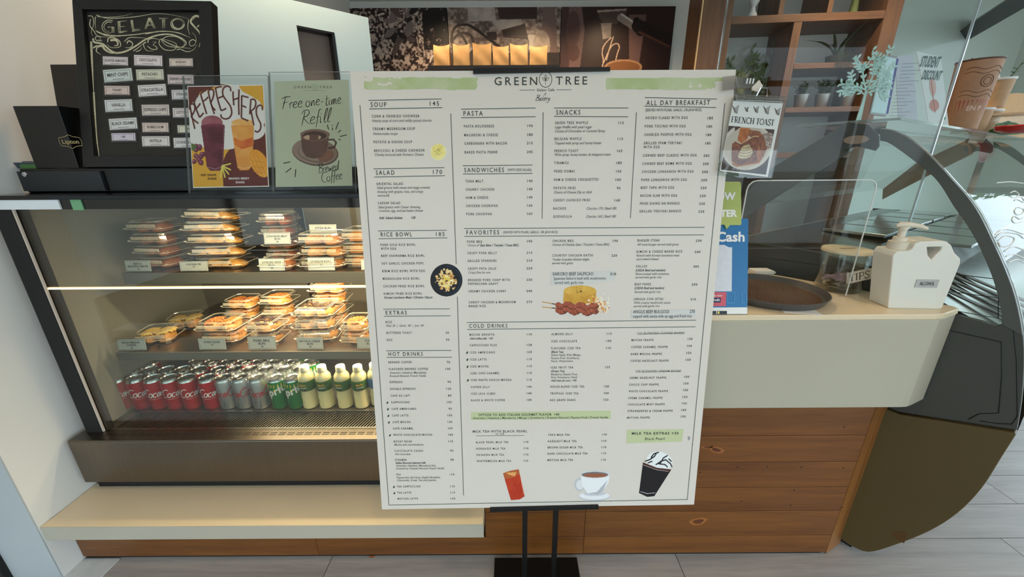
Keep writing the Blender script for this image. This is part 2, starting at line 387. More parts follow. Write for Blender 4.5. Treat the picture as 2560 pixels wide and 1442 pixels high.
# ------------------------------------------------------------------ printed pictures: a fine coloured grid
def vnoise(X, Y, sc, seed=0, oct=3):
    out = np.zeros_like(X, float); amp = 1; tot = 0
    for o in range(oct):
        rg = np.random.default_rng(seed + o * 17); G = rg.random((64, 64)); s = sc * 2 ** o
        u = X * s; v = Y * s; i = np.floor(u).astype(int); j = np.floor(v).astype(int); fu = u - i; fv = v - j
        fu = fu * fu * (3 - 2 * fu); fv = fv * fv * (3 - 2 * fv)
        g = lambda a, b: G[a % 64, b % 64]
        out += amp * ((g(i, j) * (1 - fu) + g(i + 1, j) * fu) * (1 - fv) + (g(i, j + 1) * (1 - fu) + g(i + 1, j + 1) * fu) * fv)
        tot += amp; amp *= 0.5
    return out / tot
class Canvas:
    """user coordinates x to the right, y down"""
    def __init__(s, x0, y0, x1, y1, nx, ny, base=(255, 255, 255), clear=False):
        s.b = (x0, y0, x1, y1); s.nx, s.ny = nx, ny
        s.X, s.Y = np.meshgrid(np.linspace(x0, x1, nx), np.linspace(y0, y1, ny))
        s.img = np.zeros((ny, nx, 3)) + np.array(base, float); s.a = np.zeros((ny, nx), bool) if clear else np.ones((ny, nx), bool)
        s.sc = 1.0 / (x1 - x0)
    def mask_poly(s, pts):
        m = np.zeros_like(s.X, bool); n = len(pts)
        for i in range(n):
            xa, ya = pts[i][:2]; xb, yb = pts[(i + 1) % n][:2]
            if ya == yb: continue
            c = ((ya > s.Y) != (yb > s.Y)) & (s.X < (xb - xa) * (s.Y - ya) / (yb - ya) + xa); m ^= c
        return m
    def mask_ell(s, cx, cy, rx, ry, rot=0):
        dx, dy = s.X - cx, s.Y - cy; c, n = math.cos(R(rot)), math.sin(R(rot))
        return ((dx * c + dy * n) / rx) ** 2 + ((-dx * n + dy * c) / ry) ** 2 < 1
    def mask_line(s, pts, w):
        m = np.zeros_like(s.X, bool)
        for (xa, ya), (xb, yb) in zip(pts[:-1], pts[1:]):
            dx, dy = xb - xa, yb - ya; L = dx * dx + dy * dy + 1e-9
            t = np.clip(((s.X - xa) * dx + (s.Y - ya) * dy) / L, 0, 1)
            m |= (s.X - xa - t * dx) ** 2 + (s.Y - ya - t * dy) ** 2 < (w / 2) ** 2
        return m
    def paint(s, m, col, noise=0.0, nsc=20, seed=1, col2=None, thr=None):
        c = np.array(col, float)
        if col2 is not None:
            n = vnoise(s.X * s.sc, s.Y * s.sc, nsc, seed)[m][:, None]
            n = np.clip((n - 0.3) / 0.4, 0, 1)
            if thr is not None: n = (n > thr).astype(float)
            s.img[m] = c * (1 - n) + np.array(col2, float) * n
        else: s.img[m] = c
        if noise:
            n = vnoise(s.X * s.sc, s.Y * s.sc, nsc, seed + 5); s.img[m] *= (1 + noise * (n[m] - 0.5) * 2)[:, None]
        s.a |= m
    def poly(s, pts, col, **k): s.paint(s.mask_poly(pts), col, **k)
    def ell(s, cx, cy, rx, ry, col, rot=0, **k): s.paint(s.mask_ell(cx, cy, rx, ry, rot), col, **k)
    def line(s, pts, w, col, **k): s.paint(s.mask_line(pts, w), col, **k)
    def build(s, name, fpos, m, parent):
        """fpos(x,y)->local 3D"""
        ny, nx = s.ny, s.nx; x0, y0, x1, y1 = s.b
        c00, c10, c01, c11 = [np.array(fpos(*p)) for p in ((x0, y0), (x1, y0), (x0, y1), (x1, y1))]
        U, V = np.meshgrid(np.linspace(0, 1, nx), np.linspace(0, 1, ny)); U = U[..., None]; V = V[..., None]
        P = (c00 * (1 - U) + c10 * U) * (1 - V) + (c01 * (1 - U) + c11 * U) * V
        idx = np.arange(nx * ny).reshape(ny, nx)
        q = np.stack([idx[1:, :-1], idx[1:, 1:], idx[:-1, 1:], idx[:-1, :-1]], -1).reshape(-1, 4)
        A = s.a; ok = (A[1:, :-1] & A[1:, 1:] & A[:-1, 1:] & A[:-1, :-1]).reshape(-1); q = q[ok]
        used = np.unique(q); rm = np.zeros(nx * ny, int); rm[used] = np.arange(len(used)); q = rm[q]
        v = P.reshape(-1, 3)[used]; col = np.clip(s.img.reshape(-1, 3)[used] / 255, 0, 1)
        col = np.where(col <= 0.04045, col / 12.92, ((col + 0.055) / 1.055) ** 2.4)
        me = bpy.data.meshes.new(name); me.vertices.add(len(v)); me.vertices.foreach_set('co', v.ravel())
        me.loops.add(len(q) * 4); me.loops.foreach_set('vertex_index', q.ravel().astype(np.int32))
        me.polygons.add(len(q)); me.polygons.foreach_set('loop_start', np.arange(0, len(q) * 4, 4, dtype=np.int32))
        me.update(calc_edges=True)
        at_ = me.color_attributes.new('Col', 'FLOAT_COLOR', 'POINT'); at_.data.foreach_set('color', np.hstack([col, np.ones((len(col), 1))]).ravel())
        me.materials.append(m); return link(name, me, parent)

# ================================================================== THE SETTING
XW = -1.372                                            # left wall face
YW0 = 0.837                                            # its front end
# floor: base slab and planks laid crosswise
fl = MB().box(-4, 4.6, -3.4, 4.0, -0.03, -0.006); floor = struct('floor', fl, M_groove)
pk = {}
row = 0; y = -0.912
npl = 0
while y < 3.9:
    y1 = y + 0.1328
    x = -2.6 - (row * 0.437) % 1.1
    while x < 4.4:
        x1 = x + 1.10
        if x1 > -2.2 and x < 4.4 and npl < 290:
            mb = MB().box(x + .0012, x1 - .0012, y + .0012, y1 - .0012, -0.008, 0.0)
            part(floor, 'plank', mb, M_floor); npl += 1
        x = x1
    y = y1; row += 1
ceil = struct('ceiling', MB().box(-4, 4.6, -3.4, 4.0, 2.5, 2.56), mat('ceiling_white', (232, 231, 227), 0.8))
wl = struct('wall_left', MB().box(XW - .146, XW, YW0, 4.0, 0, 2.5), M_wall)
part(wl, 'end_face', MB().box(XW - .147, XW - .001, YW0 - .004, YW0, 0, 2.5), M_wallgrey)
struct('trim_1', MB().box(XW - .215, XW - .147, YW0 - .02, 1.1, 0, 2.5), M_blackmatte)
struct('trim_2', MB().box(XW, -1.258, 0.55, 0.893, 0.0, 0.004), mat('threshold_white', (200, 206, 208), 0.6, noise=0.06, nscale=30))
struct('wall_back', MB().box(XW - .146, 4.6, 3.9, 4.0, 0, 2.5), M_wall)
M_sage = mat('wall_sage', (214, 224, 214), 0.7)
struct('wall_right', MB().box(4.5, 4.6, 2.9, 3.9, 0, 2.5).box(4.5, 4.6, -3.4, 2.9, 2.35, 2.5), M_sage)
struct('wall_back_right', MB().box(2.15, 4.5, 3.88, 3.8995, 0, 2.499), M_sage)
w2 = struct('window_2', MB().box(4.5, 4.6, -3.4, 2.9, 0, .06), M_blackmatte)
for y in (-3.37, -1.8, -.23, 1.34, 2.87): part(w2, 'mullion', MB().box(4.51, 4.57, y - .03, y + .03, .06, 2.35), M_blackmatte)
struct('wall_left_front', MB().box(-4.0, -3.9, -3.4, 0.8, 0, 2.5), M_wall)
# shopfront behind the viewer: mullions and transoms of a glazed front
sf = thing('shopfront', 'dark framed glazed shopfront behind the viewer', 'shopfront'); sf['kind'] = 'structure'; del sf['category']; sf.name = 'window_1'
for x in (-3.85, -2.2, -0.6, 1.0, 2.6, 4.4): part(sf, 'mullion', MB().box(x - .03, x + .03, -3.4, -3.34, 0, 2.5), M_blackmatte)
for z in (0.05, 2.1): part(sf, 'transom', MB().box(-3.9, 4.5, -3.4, -3.35, z - .03, z + .03), M_blackmatte)

# outside: pavement and trees beyond the glazed fronts
gr_ = MB().box(-40, 40, -40, 40, -0.12, -0.05); struct('ground', gr_, mat('pavement', (150, 148, 142), 0.8, noise=.05, nscale=2))
def out_tree(x, y, h, seed):
    t = thing('street_tree', 'leafy green street tree outside the glazed shopfront', 'tree', (x, y, -.05), (0, 0, 0), 'street trees outside'); rg = random.Random(seed)
    part(t, 'trunk', MB().tube([(0, 0, 0), (.05, .02, h * .3), (-.03, .05, h * .55)], [.14, .11, .07], 8), mat('bark', (84, 66, 50), .9))
    m = MB()
    for _ in range(1500):
        a, b, r = rg.random() * 6.28, math.asin(rg.uniform(-1, 1)), rg.random() ** .4
        c = Vector((math.cos(a) * math.cos(b) * r * h * .36, math.sin(a) * math.cos(b) * r * h * .36, h * .62 + math.sin(b) * r * h * .36)); u = Vector((rg.uniform(-1, 1), rg.uniform(-1, 1), rg.uniform(-1, 1))).normalized() * .16; v = u.orthogonal().normalized() * .10
        m.add([c - u, c + v, c + u, c - v], [(0, 1, 2, 3)])
    part(t, 'foliage', m, mat('street_foliage', (92, 124, 58), .6, noise=.3, nscale=3), kind='stuff')
for i, (x, y, h) in enumerate(((-6.5, -12.5, 5.0), (-2.0, -13.2, 5.6), (2.6, -12.4, 4.8), (7.0, -13.0, 5.2), (12.2, -4.4, 4.8), (12.6, .4, 5.0), (12.0, 4.6, 4.6), (12.8, 9.0, 5.2))): out_tree(x, y, h, i)

# slanting partition with a brown opening, seen over the cake case
PD = Vector((0.756, 0.654, 0)); pc = Vector((-0.727, 2.3, 0))
PF = Frame(pc, (0, 0, math.atan2(0.654, 0.756)))       # local x along the partition, origin at its far end
ptop = PF.hit(925, 45, 1, 0).z
pm = MB()
h1, h2, h3 = PF.hit(741, 63), PF.hit(835, 83), PF.hit(849, 178)
hx0, hx1 = h1.x, h2.x; hz = h1.z * .5 + h2.z * .5
pm.box(-0.86, hx0, 0, .08, 0, ptop).box(hx1, 0, 0, .08, 0, ptop).box(hx0, hx1, 0, .08, hz, ptop).box(hx0, hx1, 0, .08, 0, 0.9)
pw = struct('wall_back_left', pm, M_part); pw.location = PF.loc; pw.rotation_euler = PF.rot
part(pw, 'opening_trim', MB().box(hx1 - .012, hx1 + .001, -.003, .08, 0.9, hz).box(hx0, hx1, -.003, .08, hz - .008, hz + .001), M_black)
part(pw, 'brown_panel', MB().box(hx0, hx1, .05, .075, 0.9, hz), M_brownpanel)

# ================================================================== COUNTER, BENCH, PINE FRONT
YP = 0.894
def zp(px, py, Y): return at(px, py, Y=Y).z
bz = [0.0] + [zp(1900, p, YP) for p in (1338, 1277, 1218, 1155, 1089)] + [0.60]
cnt = thing('service_counter', 'service counter with cream worktop over a pine board front', 'counter', (0.5, 0.95, 0))
CL = (0.5, 0.95)
def sh(mb, loc=(0.5, 0.95, 0)): mb.v = [(a - loc[0], b - loc[1], c - loc[2]) for a, b, c in mb.v]; return mb
for i in range(6):
    z0, z1 = bz[i] + .0008, bz[i + 1] - .0008
    if z1 - z0 < .005: continue
    if i == 0: z0 = 0.012
    for x0, x1 in ((XW + .002, -.62), (-.619, 0.22), (0.221, .995)):
        if x0 < -.1 and i > 0:
            if x1 < 0: 
                if i > 1: continue
            else: x0 = -.0865
        zt = min(z1, .150) if (i == 1 and x1 < 0) else z1
        part(cnt, 'pine_board', sh(MB().box(x0, x1, YP, YP + .018, z0, zt)), M_pine, bevel=.0006)
part(cnt, 'plinth', sh(MB().box(XW + .002, .985, YP + .006, YP + .03, 0, .014)), M_blackmatte)
part(cnt, 'pine_end_board', sh(MB().prism([(.9955, YP), (1.068, .928), (1.085, .955), (1.085, 1.05), (1.07, 1.05), (1.07, .96), (1.0, YP + .019)], 0.004, .60, axis=2)), M_pineend)
part(cnt, 'carcass', sh(MB().prism([(-.08, YP + .02), (.98, YP + .02), (1.05, .97), (.99, 1.03), (.70, 1.30), (-.08, 1.30)], .01, .60, axis=2)), M_blackmatte)
# cream apron and worktop as one thick slab with a chamfered, softened end
ot = [(-.088, .84), (1.005, .84), (1.03, .846), (1.095, .874), (1.10, .893), (.785, 1.235), (.70, 1.32), (-.088, 1.32)]
part(cnt, 'worktop', sh(MB().prism(ot, .836, .85, axis=2)), M_solidw, bevel=.002)
ap = [(-.088, .841), (1.0, .841), (1.018, .8425), (1.035, .849), (1.092, .8745), (1.098, .893), (1.07, .925), (1.05, .90), (-.07, .90), (-.07, 1.2), (-.088, 1.2)]
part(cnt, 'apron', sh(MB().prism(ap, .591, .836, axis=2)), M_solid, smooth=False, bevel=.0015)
for px, py in ((1844, 1167), (1918, 1166), (2003, 1167), (2108, 1169), (1750, 1181), (1985, 1225), (1854, 1252), (1976, 1263), (2110, 1067), (2105, 1268)):
    p = at(px, py, Y=YP); r = .0022
    part(cnt, 'screw', sh(MB().lathe([(r, 0), (r * .8, .0006)], 8).xf(Matrix.Translation((p.x, YP - .0003, p.z)) @ Matrix.Rotation(R(90), 4, 'X'))), M_blackmatte)
M_knot = mat('pine_knot', (92, 46, 20), 0.5, noise=0.3, nscale=150); M_knotl = mat('pine_knot_ring', (150, 92, 44), 0.45, noise=0.1, nscale=120)
for px, py, rx, rz, rt in ((1746, 1303, .016, .0085, 12), (1790, 1124, .014, .006, -20), (1768, 1117, .010, .0025, 0), (930, 1392, .006, .003, 10)):
    p = at(px, py, Y=YP)
    for k, mm in ((1.7, M_knotl), (1.0, M_knot)):
        pts = [(p.x + k * (rx * math.cos(a) * math.cos(R(rt)) - rz * math.sin(a) * math.sin(R(rt))) * (1 + .15 * math.sin(3 * a)),
                p.z + k * (rx * math.cos(a) * math.sin(R(rt)) + rz * math.sin(a) * math.cos(R(rt)))) for a in [i * math.pi / 12 for i in range(24)]]
        part(cnt, 'knot', sh(MB().prism(pts, YP - (.0003 if k > 1 else .0006), YP + .001)), mm)
bench = single('ledge', MB().box(XW + .002, -.088, .84, 1.0, .152, .202), M_solidw, 'low cream ledge in front of the steel cake case base', 'ledge', bevel=.0015)
part(bench, 'front_shade_edging', MB().box(XW + .002, -.087, .8385, .8398, .1525, .2015), mat('edging_cream_shaded', (174, 168, 152), .35))  # front of the ledge; its shade is put into this edging's darker colour
bx = part(None, 'support_box', MB().box(XW + .01, -.10, YP + .03, 1.6, .0, .151), M_blackmatte); bx.parent = bench

# ================================================================== CAKE CASE
CX0, CX1, YG = -1.332, -0.12, 1.01
case = thing('cake_display_case', 'glass fronted cake display case with black top and steel base', 'display case', (-.7, 1.3, .202))
L0 = (-.7, 1.3, .202)
S = lambda mb: sh(mb, L0)
part(case, 'base_panel', S(MB().box(-1.352, CX1, .96, .975, .244, .398)), M_steelh, bevel=.002)
part(case, 'base_ledge', S(MB().box(-1.352, CX1, .962, 1.012, .392, .401)), M_steelh, bevel=.001)
part(case, 'plinth', S(MB().box(-1.345, CX1, .985, 1.58, .203, .30)), M_blackmatte)
part(case, 'body', S(MB().box(-1.345, CX1, 1.0, 1.58, .30, .388)), M_steeld)
# slots in the ledge
sl = MB()
for i in range(42):
    for k in (0, 1):
        x = -1.27 + i * .0272; sl.box(x, x + .021, .984 + k * .008, .9865 + k * .008, .4011, .4014)
part(case, 'ledge_slots', S(sl), M_blackmatte)
# air grille of slanting fins between glass and deck
part(case, 'grille_pan', S(MB().box(-1.28, CX1, 1.016, 1.105, .385, .390)), M_blackmatte)
fn = []
for i in range(118):
    x = -1.262 + i * .0096
    fn.append((x, x + .0032))
gm = MB()
for a, b in fn: gm.add([(a, 1.02, .396), (b, 1.02, .396), (b + .03, 1.098, .399), (a + .03, 1.098, .399), (a, 1.02, .390), (b, 1.02, .390), (b + .03, 1.098, .390), (a + .03, 1.098, .390)],
                       [(0, 1, 2, 3), (0, 4, 5, 1), (1, 5, 6, 2), (3, 7, 4, 0)])
part(case, 'grille', S(gm), M_steel)
part(case, 'grille_rim', S(MB().box(-1.28, CX1, 1.012, 1.0195, .386, .4015).box(-1.26, CX1, 1.099, 1.107, .386, .403)), M_steel)
part(case, 'deck', S(MB().box(-1.26, CX1, 1.107, 1.56, .39, .400)), M_steeld)
part(case, 'corner_post', S(MB().box(-1.334, -1.286, 1.0, 1.04, .392, 1.09)), M_blackmatte, bevel=.002)
part(case, 'corner_post_strip', S(MB().box(-1.2858, -1.2815, 1.003, 1.008, .402, 1.088)), mat('strip_pale', (196, 184, 172), 0.4))
part(case, 'end_post', S(MB().box(CX1 - .03, CX1, 1.0, 1.04, .392, 1.09)), M_blackmatte)
part(case, 'side_wall', S(MB().box(-1.334, -1.318, 1.04, 1.58, .392, 1.10)), mat('case_side_grey', (150, 150, 144), 0.35, metal=.3))
part(case, 'side_wall', S(MB().box(CX1 - .008, CX1, 1.04, 1.58, .392, 1.10)), M_steeld)
bk = mat('case_back', (128, 122, 112), 0.45, metal=.35, noise=.05, nscale=4)
part(case, 'back_door', S(MB().box(-1.318, -.86, 1.555, 1.57, .40, 1.08)), bk)
part(case, 'back_door', S(MB().box(-.835, -.5, 1.562, 1.577, .40, 1.08)), bk)
part(case, 'back_door', S(MB().box(-.48, CX1 - .01, 1.555, 1.57, .40, 1.08)), mat('case_back_pale', (170, 172, 170), 0.4, metal=.2))
for x in (-.86, -.5, -.34): part(case, 'door_stile', S(MB().box(x, x + .025, 1.54, 1.555, .40, 1.08)), M_blackmatte if x < -.6 else M_steel)
part(case, 'front_glass', S(MB().box(-1.286, CX1 - .03, YG, YG + .005, .402, .869)), M_caseglass)
part(case, 'upper_front_glass', S(MB().box(-1.286, CX1 - .03, YG, YG + .005, .875, 1.088)), M_caseglass)
def led(name, x0, x1, y0, y1, z0, z1, st, col=(255, 206, 140)):
    mm = mat('led_' + name, (255, 240, 220), 0.5, emit=col, estr=st)
    part(case, 'light_strip', S(MB().box(x0, x1, y0, y1, z0, z1)), mm)
# glass joint strip whose LED-lit edge is put in as emission
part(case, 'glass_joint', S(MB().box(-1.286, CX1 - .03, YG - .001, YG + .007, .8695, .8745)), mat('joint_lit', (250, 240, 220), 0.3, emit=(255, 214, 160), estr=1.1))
for nm, zz, yy, xs in (('shelf', .875, 1.15, -1.21), ('shelf', .627, 1.10, -1.262)):
    s_ = part(case, nm, S(MB().box(xs, CX1 - .01, yy, 1.55, zz - .008, zz)), M_steel if zz > .8 else M_steel)
    lip = part(s_, 'front_lip', S(MB().box(xs, CX1 - .01, yy - .004, yy, zz - (.034 if zz > .8 else .026), zz + .001)), mat('shelf_lip', (132, 126, 116), 0.4, metal=.6))
led('a', -1.0, CX1 - .02, 1.17, 1.182, .846, .856, 14); led('b', -.95, CX1 - .02, 1.125, 1.137, .603, .613, 14)
led('c', -1.05, CX1 - .04, 1.016, 1.034, 1.0895, 1.095, 8)
lamp('case_light', 'AREA', (-.52, 1.19, .842), 6.2, (1, .78, .5), .85, (R(18), 0, 0), size_y=.03)
lamp('case_light', 'AREA', (-.50, 1.145, .598), 4.6, (1, .82, .58), .8, (R(18), 0, 0), size_y=.03)
lamp('case_light', 'AREA', (-.50, 1.03, 1.084), 5.5, (1, .78, .5), .85, (R(22), 0, 0), size_y=.03)
part(case, 'inner_roof', S(MB().box(-1.33, CX1, 1.045, 1.58, 1.09, 1.10)), M_steeld)
# mirror-like strip under the top, a pale strip and a scrap of green tape on it
part(case, 'mirror_strip', S(MB().box(-1.334, CX1, 1.004, 1.012, 1.088, 1.113)), mat('dark_mirror', (70, 66, 62), 0.06, metal=1.0))
part(case, 'pale_strip', S(MB().box(-1.334, -1.155, 1.0, 1.004, 1.0885, 1.1135)), mat('pale_strip', (214, 222, 228), 0.5))
part(case, 'green_tape', S(MB().box(-1.125, -1.098, 1.001, 1.004, 1.086, 1.1135)), mat('green_tape', (106, 160, 118), 0.5))
part(case, 'top_front', S(MB().box(-1.345, CX1, .998, 1.005, 1.1125, 1.1233)), M_blackgloss, bevel=.001)
part(case, 'top_deck', S(MB().box(-1.345, CX1, 1.005, 1.60, 1.1135, 1.1235)), M_blackgloss)
part(case, 'hood', S(MB().box(-1.345, CX1, 1.10, 1.60, 1.1236, 1.187)), M_blackgloss, bevel=.003)
part(case, 'hood_face', S(MB().box(-1.345, -1.12, 1.093, 1.10, 1.128, 1.180)), mat('hood_face_grey', (30, 34, 38), 0.45))
part(case, 'hood_screw', S(MB().lathe([(.007, 0), (.006, .002), (.003, .003)], 14).xf(Matrix.Translation((-1.4 + .075, 1.0929, 1.172)) @ Matrix.Rotation(R(90), 4, 'X'))), M_chrome)

# ================================================================== MENU BOARD ON ITS STAND
TB = R(7.8)
MF = Frame((0, .744, .374), (-TB, 0, 0))               # local x right, y away, z up the board
def bl(px, py, y=0.0): p = MF.hit(px, py, 1, y); return (p.x, p.z)
b00, b10, b01, b11 = bl(955, 1273), bl(1735, 1261), bl(875, 178), bl(1840, 174)
stand = thing('menu_board_stand', 'black metal poster stand holding up the large menu board', 'stand', (.06, .80, 0))
SL = (.06, .80, 0); S2 = lambda mb: sh(mb, SL)
def pole_pt(px, z):
    y = .752 + (z - .374) * math.tan(TB); p = at(px, 1350, Y=.752 - .03); return Vector((p.x, y, z))
xa, xb = at(1312, 1350, Y=.76).x, at(1387, 1350, Y=.76).x
MS = mat('stand_black', (16, 17, 18), 0.4, metal=.3)
for x in (xa, xb):
    part(stand, 'pole', S2(MB().prism([(.756, .008), (.764, .008), (.764 + .004, .37), (.768 + .137, 1.372), (.757 + .137, 1.372), (.756, .37)], x - .0065, x + .0065, axis=0)), MS)
part(stand, 'base_plate', S2(MB().box((xa + xb) / 2 - .13, (xa + xb) / 2 + .13, .60, .885, .0, .008)), MS, bevel=.001)
board = thing('menu_board', 'large white foam menu board with coffee shop menu printed on it', 'menu board', MF.loc, MF.rot)
bx0, bx1 = (b00[0] + b01[0]) / 2, (b10[0] + b11[0]) / 2; bz0, bz1 = (b00[1] + b10[1]) / 2, (b01[1] + b11[1]) / 2
part(board, 'panel', MB().prism([b00, b10, b11, b01], 0.0, .005), M_boardface)
cl = [bl(1183, 184, -.004), bl(1525, 177, -.004), bl(1525, 168, -.004), bl(1183, 171, -.004)]
tc_ = part(stand, 'top_clip', MB().prism(cl, -.006, .012).xf(MF.M), MS); tc_.data.transform(Matrix.Translation(-Vector(SL)))
cl = [bl(1225, 1277, -.004), bl(1496, 1270, -.004), bl(1496, 1263, -.004), bl(1225, 1270, -.004)]
tc_ = part(stand, 'bottom_ledge', MB().prism(cl, -.008, .012).xf(MF.M), MS); tc_.data.transform(Matrix.Translation(-Vector(SL)))
YT = -.0006
# rules
rules = MB()
def rule(p, q, wd=.0013, mb=rules, y=YT): mb.ribbon([bl(*p), bl(*q)], wd, y)
for p, q in (((921, 251), (1104, 247.5)), ((923, 272.5), (1106, 269)), ((934, 422), (1111, 419)), ((935.5, 442.5), (1112.5, 439)), ((945, 577), (1117, 575.3)),
             ((946.4, 596.6), (1118.6, 594.4)), ((958.3, 772.5), (1124.8, 771.7)), ((959.7, 790.3), (1126, 789)), ((965.5, 876.6), (1128.3, 875.7)),
             ((966.6, 893), (1129.8, 892.6)), ((1152.5, 273), (1339, 270)), ((1153, 294.3), (1339, 291.8)), ((1157, 414.4), (1331.4, 412.5)),
             ((1157.5, 435), (1331.4, 433.3)), ((1385, 270), (1571, 270)), ((1385, 291), (1570, 292)), ((1612, 244), (1792, 247.7)),
             ((1610.5, 265.4), (1790, 268.8)), ((1160, 571), (1761, 568)), ((1160.8, 590.8), (1759.5, 587)), ((1167, 805.8), (1740, 800)), ((1167.8, 823.3), (1738.5, 816.6)),
             ((900, 263), (972.4, 1262)), ((972.4, 1262), (1718, 1248)), ((1811.7, 258.5), (1718, 1248)), ((1127, 284), (1140.6, 660)), ((1143.3, 741), (1159, 1238)),
             ((1357.8, 280.7), (1355.2, 546)), ((1591, 281), (1576, 545))):
    rule(p, q)
for p, q in (((1190, 1089), (1310, 1088)), ((1596, 835.5), (1709, 832)), ((1592, 930), (1700, 927.5)), ((1299, 225.5), (1337, 225)), ((1391, 224.5), (1429, 224.3))): rule(p, q, .0008)
part(board, 'ruled_lines', rules, M_ruleink)
class Split:
    """each heading becomes a part of its own"""
    def new(s): s.cur = MB(); s.all = getattr(s, 'all', []) + [s.cur]
hs = Split(); it = MB(); ds = MB()
def btext(mb, s, px, py, hpx, align='l', **k):
    """py is the pixel row of the text's centre"""
    sc = 1 / 1225.0                                    # metres per pixel at the top of the board
    a, b = bl(px, py, YT); h = hpx * sc
    return put_text(mb, s, a, b - h / 2, h, YT, align=align, **k)
HB = dict(spacing=1.35, bold=.008)
for s, x, y, x2 in (('SOUP', 926.5, 261.5, 966), ('SALAD', 939.5, 431.5, 986), ('RICE BOWL', 951.5, 586, 1030), ('EXTRAS', 964, 781.5, 1017), ('HOT DRINKS', 971, 885, 1057),
                    ('PASTA', 1158.5, 283.5, 1207), ('SANDWICHES', 1160.5, 425, 1260), ('SNACKS', 1390.5, 281, 1451), ('ALL DAY BREAKFAST', 1616, 257, 1775),
                    ('FAVORITES', 1166, 581, 1248), ('COLD DRINKS', 1172.5, 814.5, 1268.5)):
    hs.new(); a = bl(x, y)[0]; b_ = bl(x2, y)[0]; btext(hs.cur, s, x, y, 11.0, width=b_ - a, **HB)
for s, x, y in (('145', 1097.5, 258.5), ('170', 1105, 429.5), ('185', 1111.5, 585)): hs.new(); btext(hs.cur, s, x, y, 10.2, 'r', spacing=1.3, bold=.006)
# logo
for s, x0, x1 in (('GREEN', 1236, 1343), ('TREE', 1390, 1468)):
    y0 = 203 if s == 'GREEN' else 201.5
    hs.new(); btext(hs.cur, s, x0, y0, 18.5, width=bl(x1, y0)[0] - bl(x0, y0)[0], spacing=1.4, bold=.006)
hd = MB(); lc = bl(1364, 199); hd.ribbon([(lc[0] + .0128 * math.cos(a), lc[1] + .0145 * math.sin(a)) for a in np.linspace(0, 2 * math.pi, 32)], .0011, YT)
def leaf_pts(cx, cz, L, W, ang, n=8):
    out = []
    for sgn in (1, -1):
        for i in range(n + 1):
            t = i / n if sgn == 1 else 1 - i / n
            u = t * L; v = sgn * W * math.sin(math.pi * t) / 2
            out.append((cx + u * math.cos(ang) - v * math.sin(ang), cz + u * math.sin(ang) + v * math.cos(ang)))
    return out
def leaf(mb, cx, cz, L, W, ang, y=YT): mb.flat(leaf_pts(cx, cz, L, W, ang)[:-1], y)
def leaf_line(mb, cx, cz, L, W, ang, wd, y=YT): mb.ribbon(leaf_pts(cx, cz, L, W, ang), wd, y)
for an, L in ((90, .011), (140, .0085), (40, .0085)): leaf_line(hd, lc[0], lc[1] - .002, L, .0045, R(an), .0007)
hd.ribbon([(lc[0], lc[1] - .0105), (lc[0], lc[1] + .006)], .0006, YT)
btext(ds, 'Gelato Cafe', 1364, 224.5, 6.0, 'c', spacing=1.05, bold=.01)
hs.new(); script(hs.cur, 'Bakery', *bl(1338, 252), .0115, .0009, YT, shear=.35, k=1.0)
script(hd, 'e', *bl(1361, 238), .008, .0006, YT)
IB = dict(spacing=1.2, bold=.022, maxw=None)
def nat(s, hpx, **k): return put_text(MB(), s, 0, 0, hpx / 1225, **k)
KI = (bl(1049, 290)[0] - bl(930, 290)[0]) / nat('CORN & CHORIZO CHOWDER', 6.2, spacing=1.4, bold=.016)
KD = (bl(1077, 301)[0] - bl(930, 301)[0]) / nat('Hearty soup of corn and mildly spiced chorizo', 6.3, shear=.18)
KS = (bl(1514, 695)[0] - bl(1384, 695)[0]) / nat('Japanese Saikoro beef with mushrooms', 8.2)
def item(s, x, y, hp=6.2): btext(it, s, x, y, min(hp, 6.3), kx=KI, spacing=1.4, bold=.016)
def price(s, x, y): btext(it, s, x, y, 6.1, 'r', spacing=1.25, bold=.016)
def desc(s, x, y, hp=6.6, bold=0.004, **k): btext(ds, s, x, y, hp * .92, shear=.18, bold=bold, kx=KD, **k)
leafs = []
col1 = (('CORN & CHORIZO CHOWDER', 290.5, 0), ('CREAMY MUSHROOM SOUP', 322, 0), ('POTATO & ONION SOUP', 355, 0), ('BROCCOLI & CHEESE CHOWDER', 376.5, 0),
        ('ORIENTAL SALAD', 459.5, 0), ('CAESAR SALAD', 507.5, 0), ('PORK SISIG RICE BOWL', 612, 0), ('WITH EGG', 621.5, 0), ('BEEF SHAWARMA RICE BOWL', 639.5, 0),
        ('SOY GARLIC CHICKEN POPS', 658.5, 0), ('BIBIM RICE BOWL WITH EGG', 677.5, 0), ('MONGOLIAN RICE BOWL', 696.5, 0), ('CHICKEN FRIED RICE BOWL', 715.5, 0),
        ('KIMCHI FRIED RICE BOWL', 734, 0), ('RICE', 805, 0), ('BUTTERED TOAST', 832, 30), ('EGG', 849.5, 30), ('BREWED COFFEE', 905.5, 70), ('FLAVORED BREWED COFFEE', 922.5, 105),
        ('ESPRESSO', 955, 95), ('DOUBLE ESPRESSO', 972, 120), ('CAFÉ AU LAIT', 989, 80), ('CAPPUCCINO', 1005.5, 105), ('CAFÉ AMERICANO', 1022, 95), ('CAFÉ LATTE', 1038.5, 105),
        ('CAFÉ MOCHA', 1055, 105), ('CAFÉ CARAMEL', 1071, 105), ('WHITE CHOCOLATE MOCHA', 1087, 105), ('ROCKY ROAD', 1103.5, 115), ('CIOCCOLATA CALDA', 1127, 95), ('STEAMER', 1149.5, 90),
        ('TEA', 1186, 110), ('TEA CAPPUCCINO', 1216, 115), ('TEA LATTE', 1231.5, 115), ('MATCHA LATTE', 1246.5, 125))
def xi(y, pa, pb): return pa[0] + (pb[0] - pa[0]) * (y - pa[1]) / (pb[1] - pa[1])
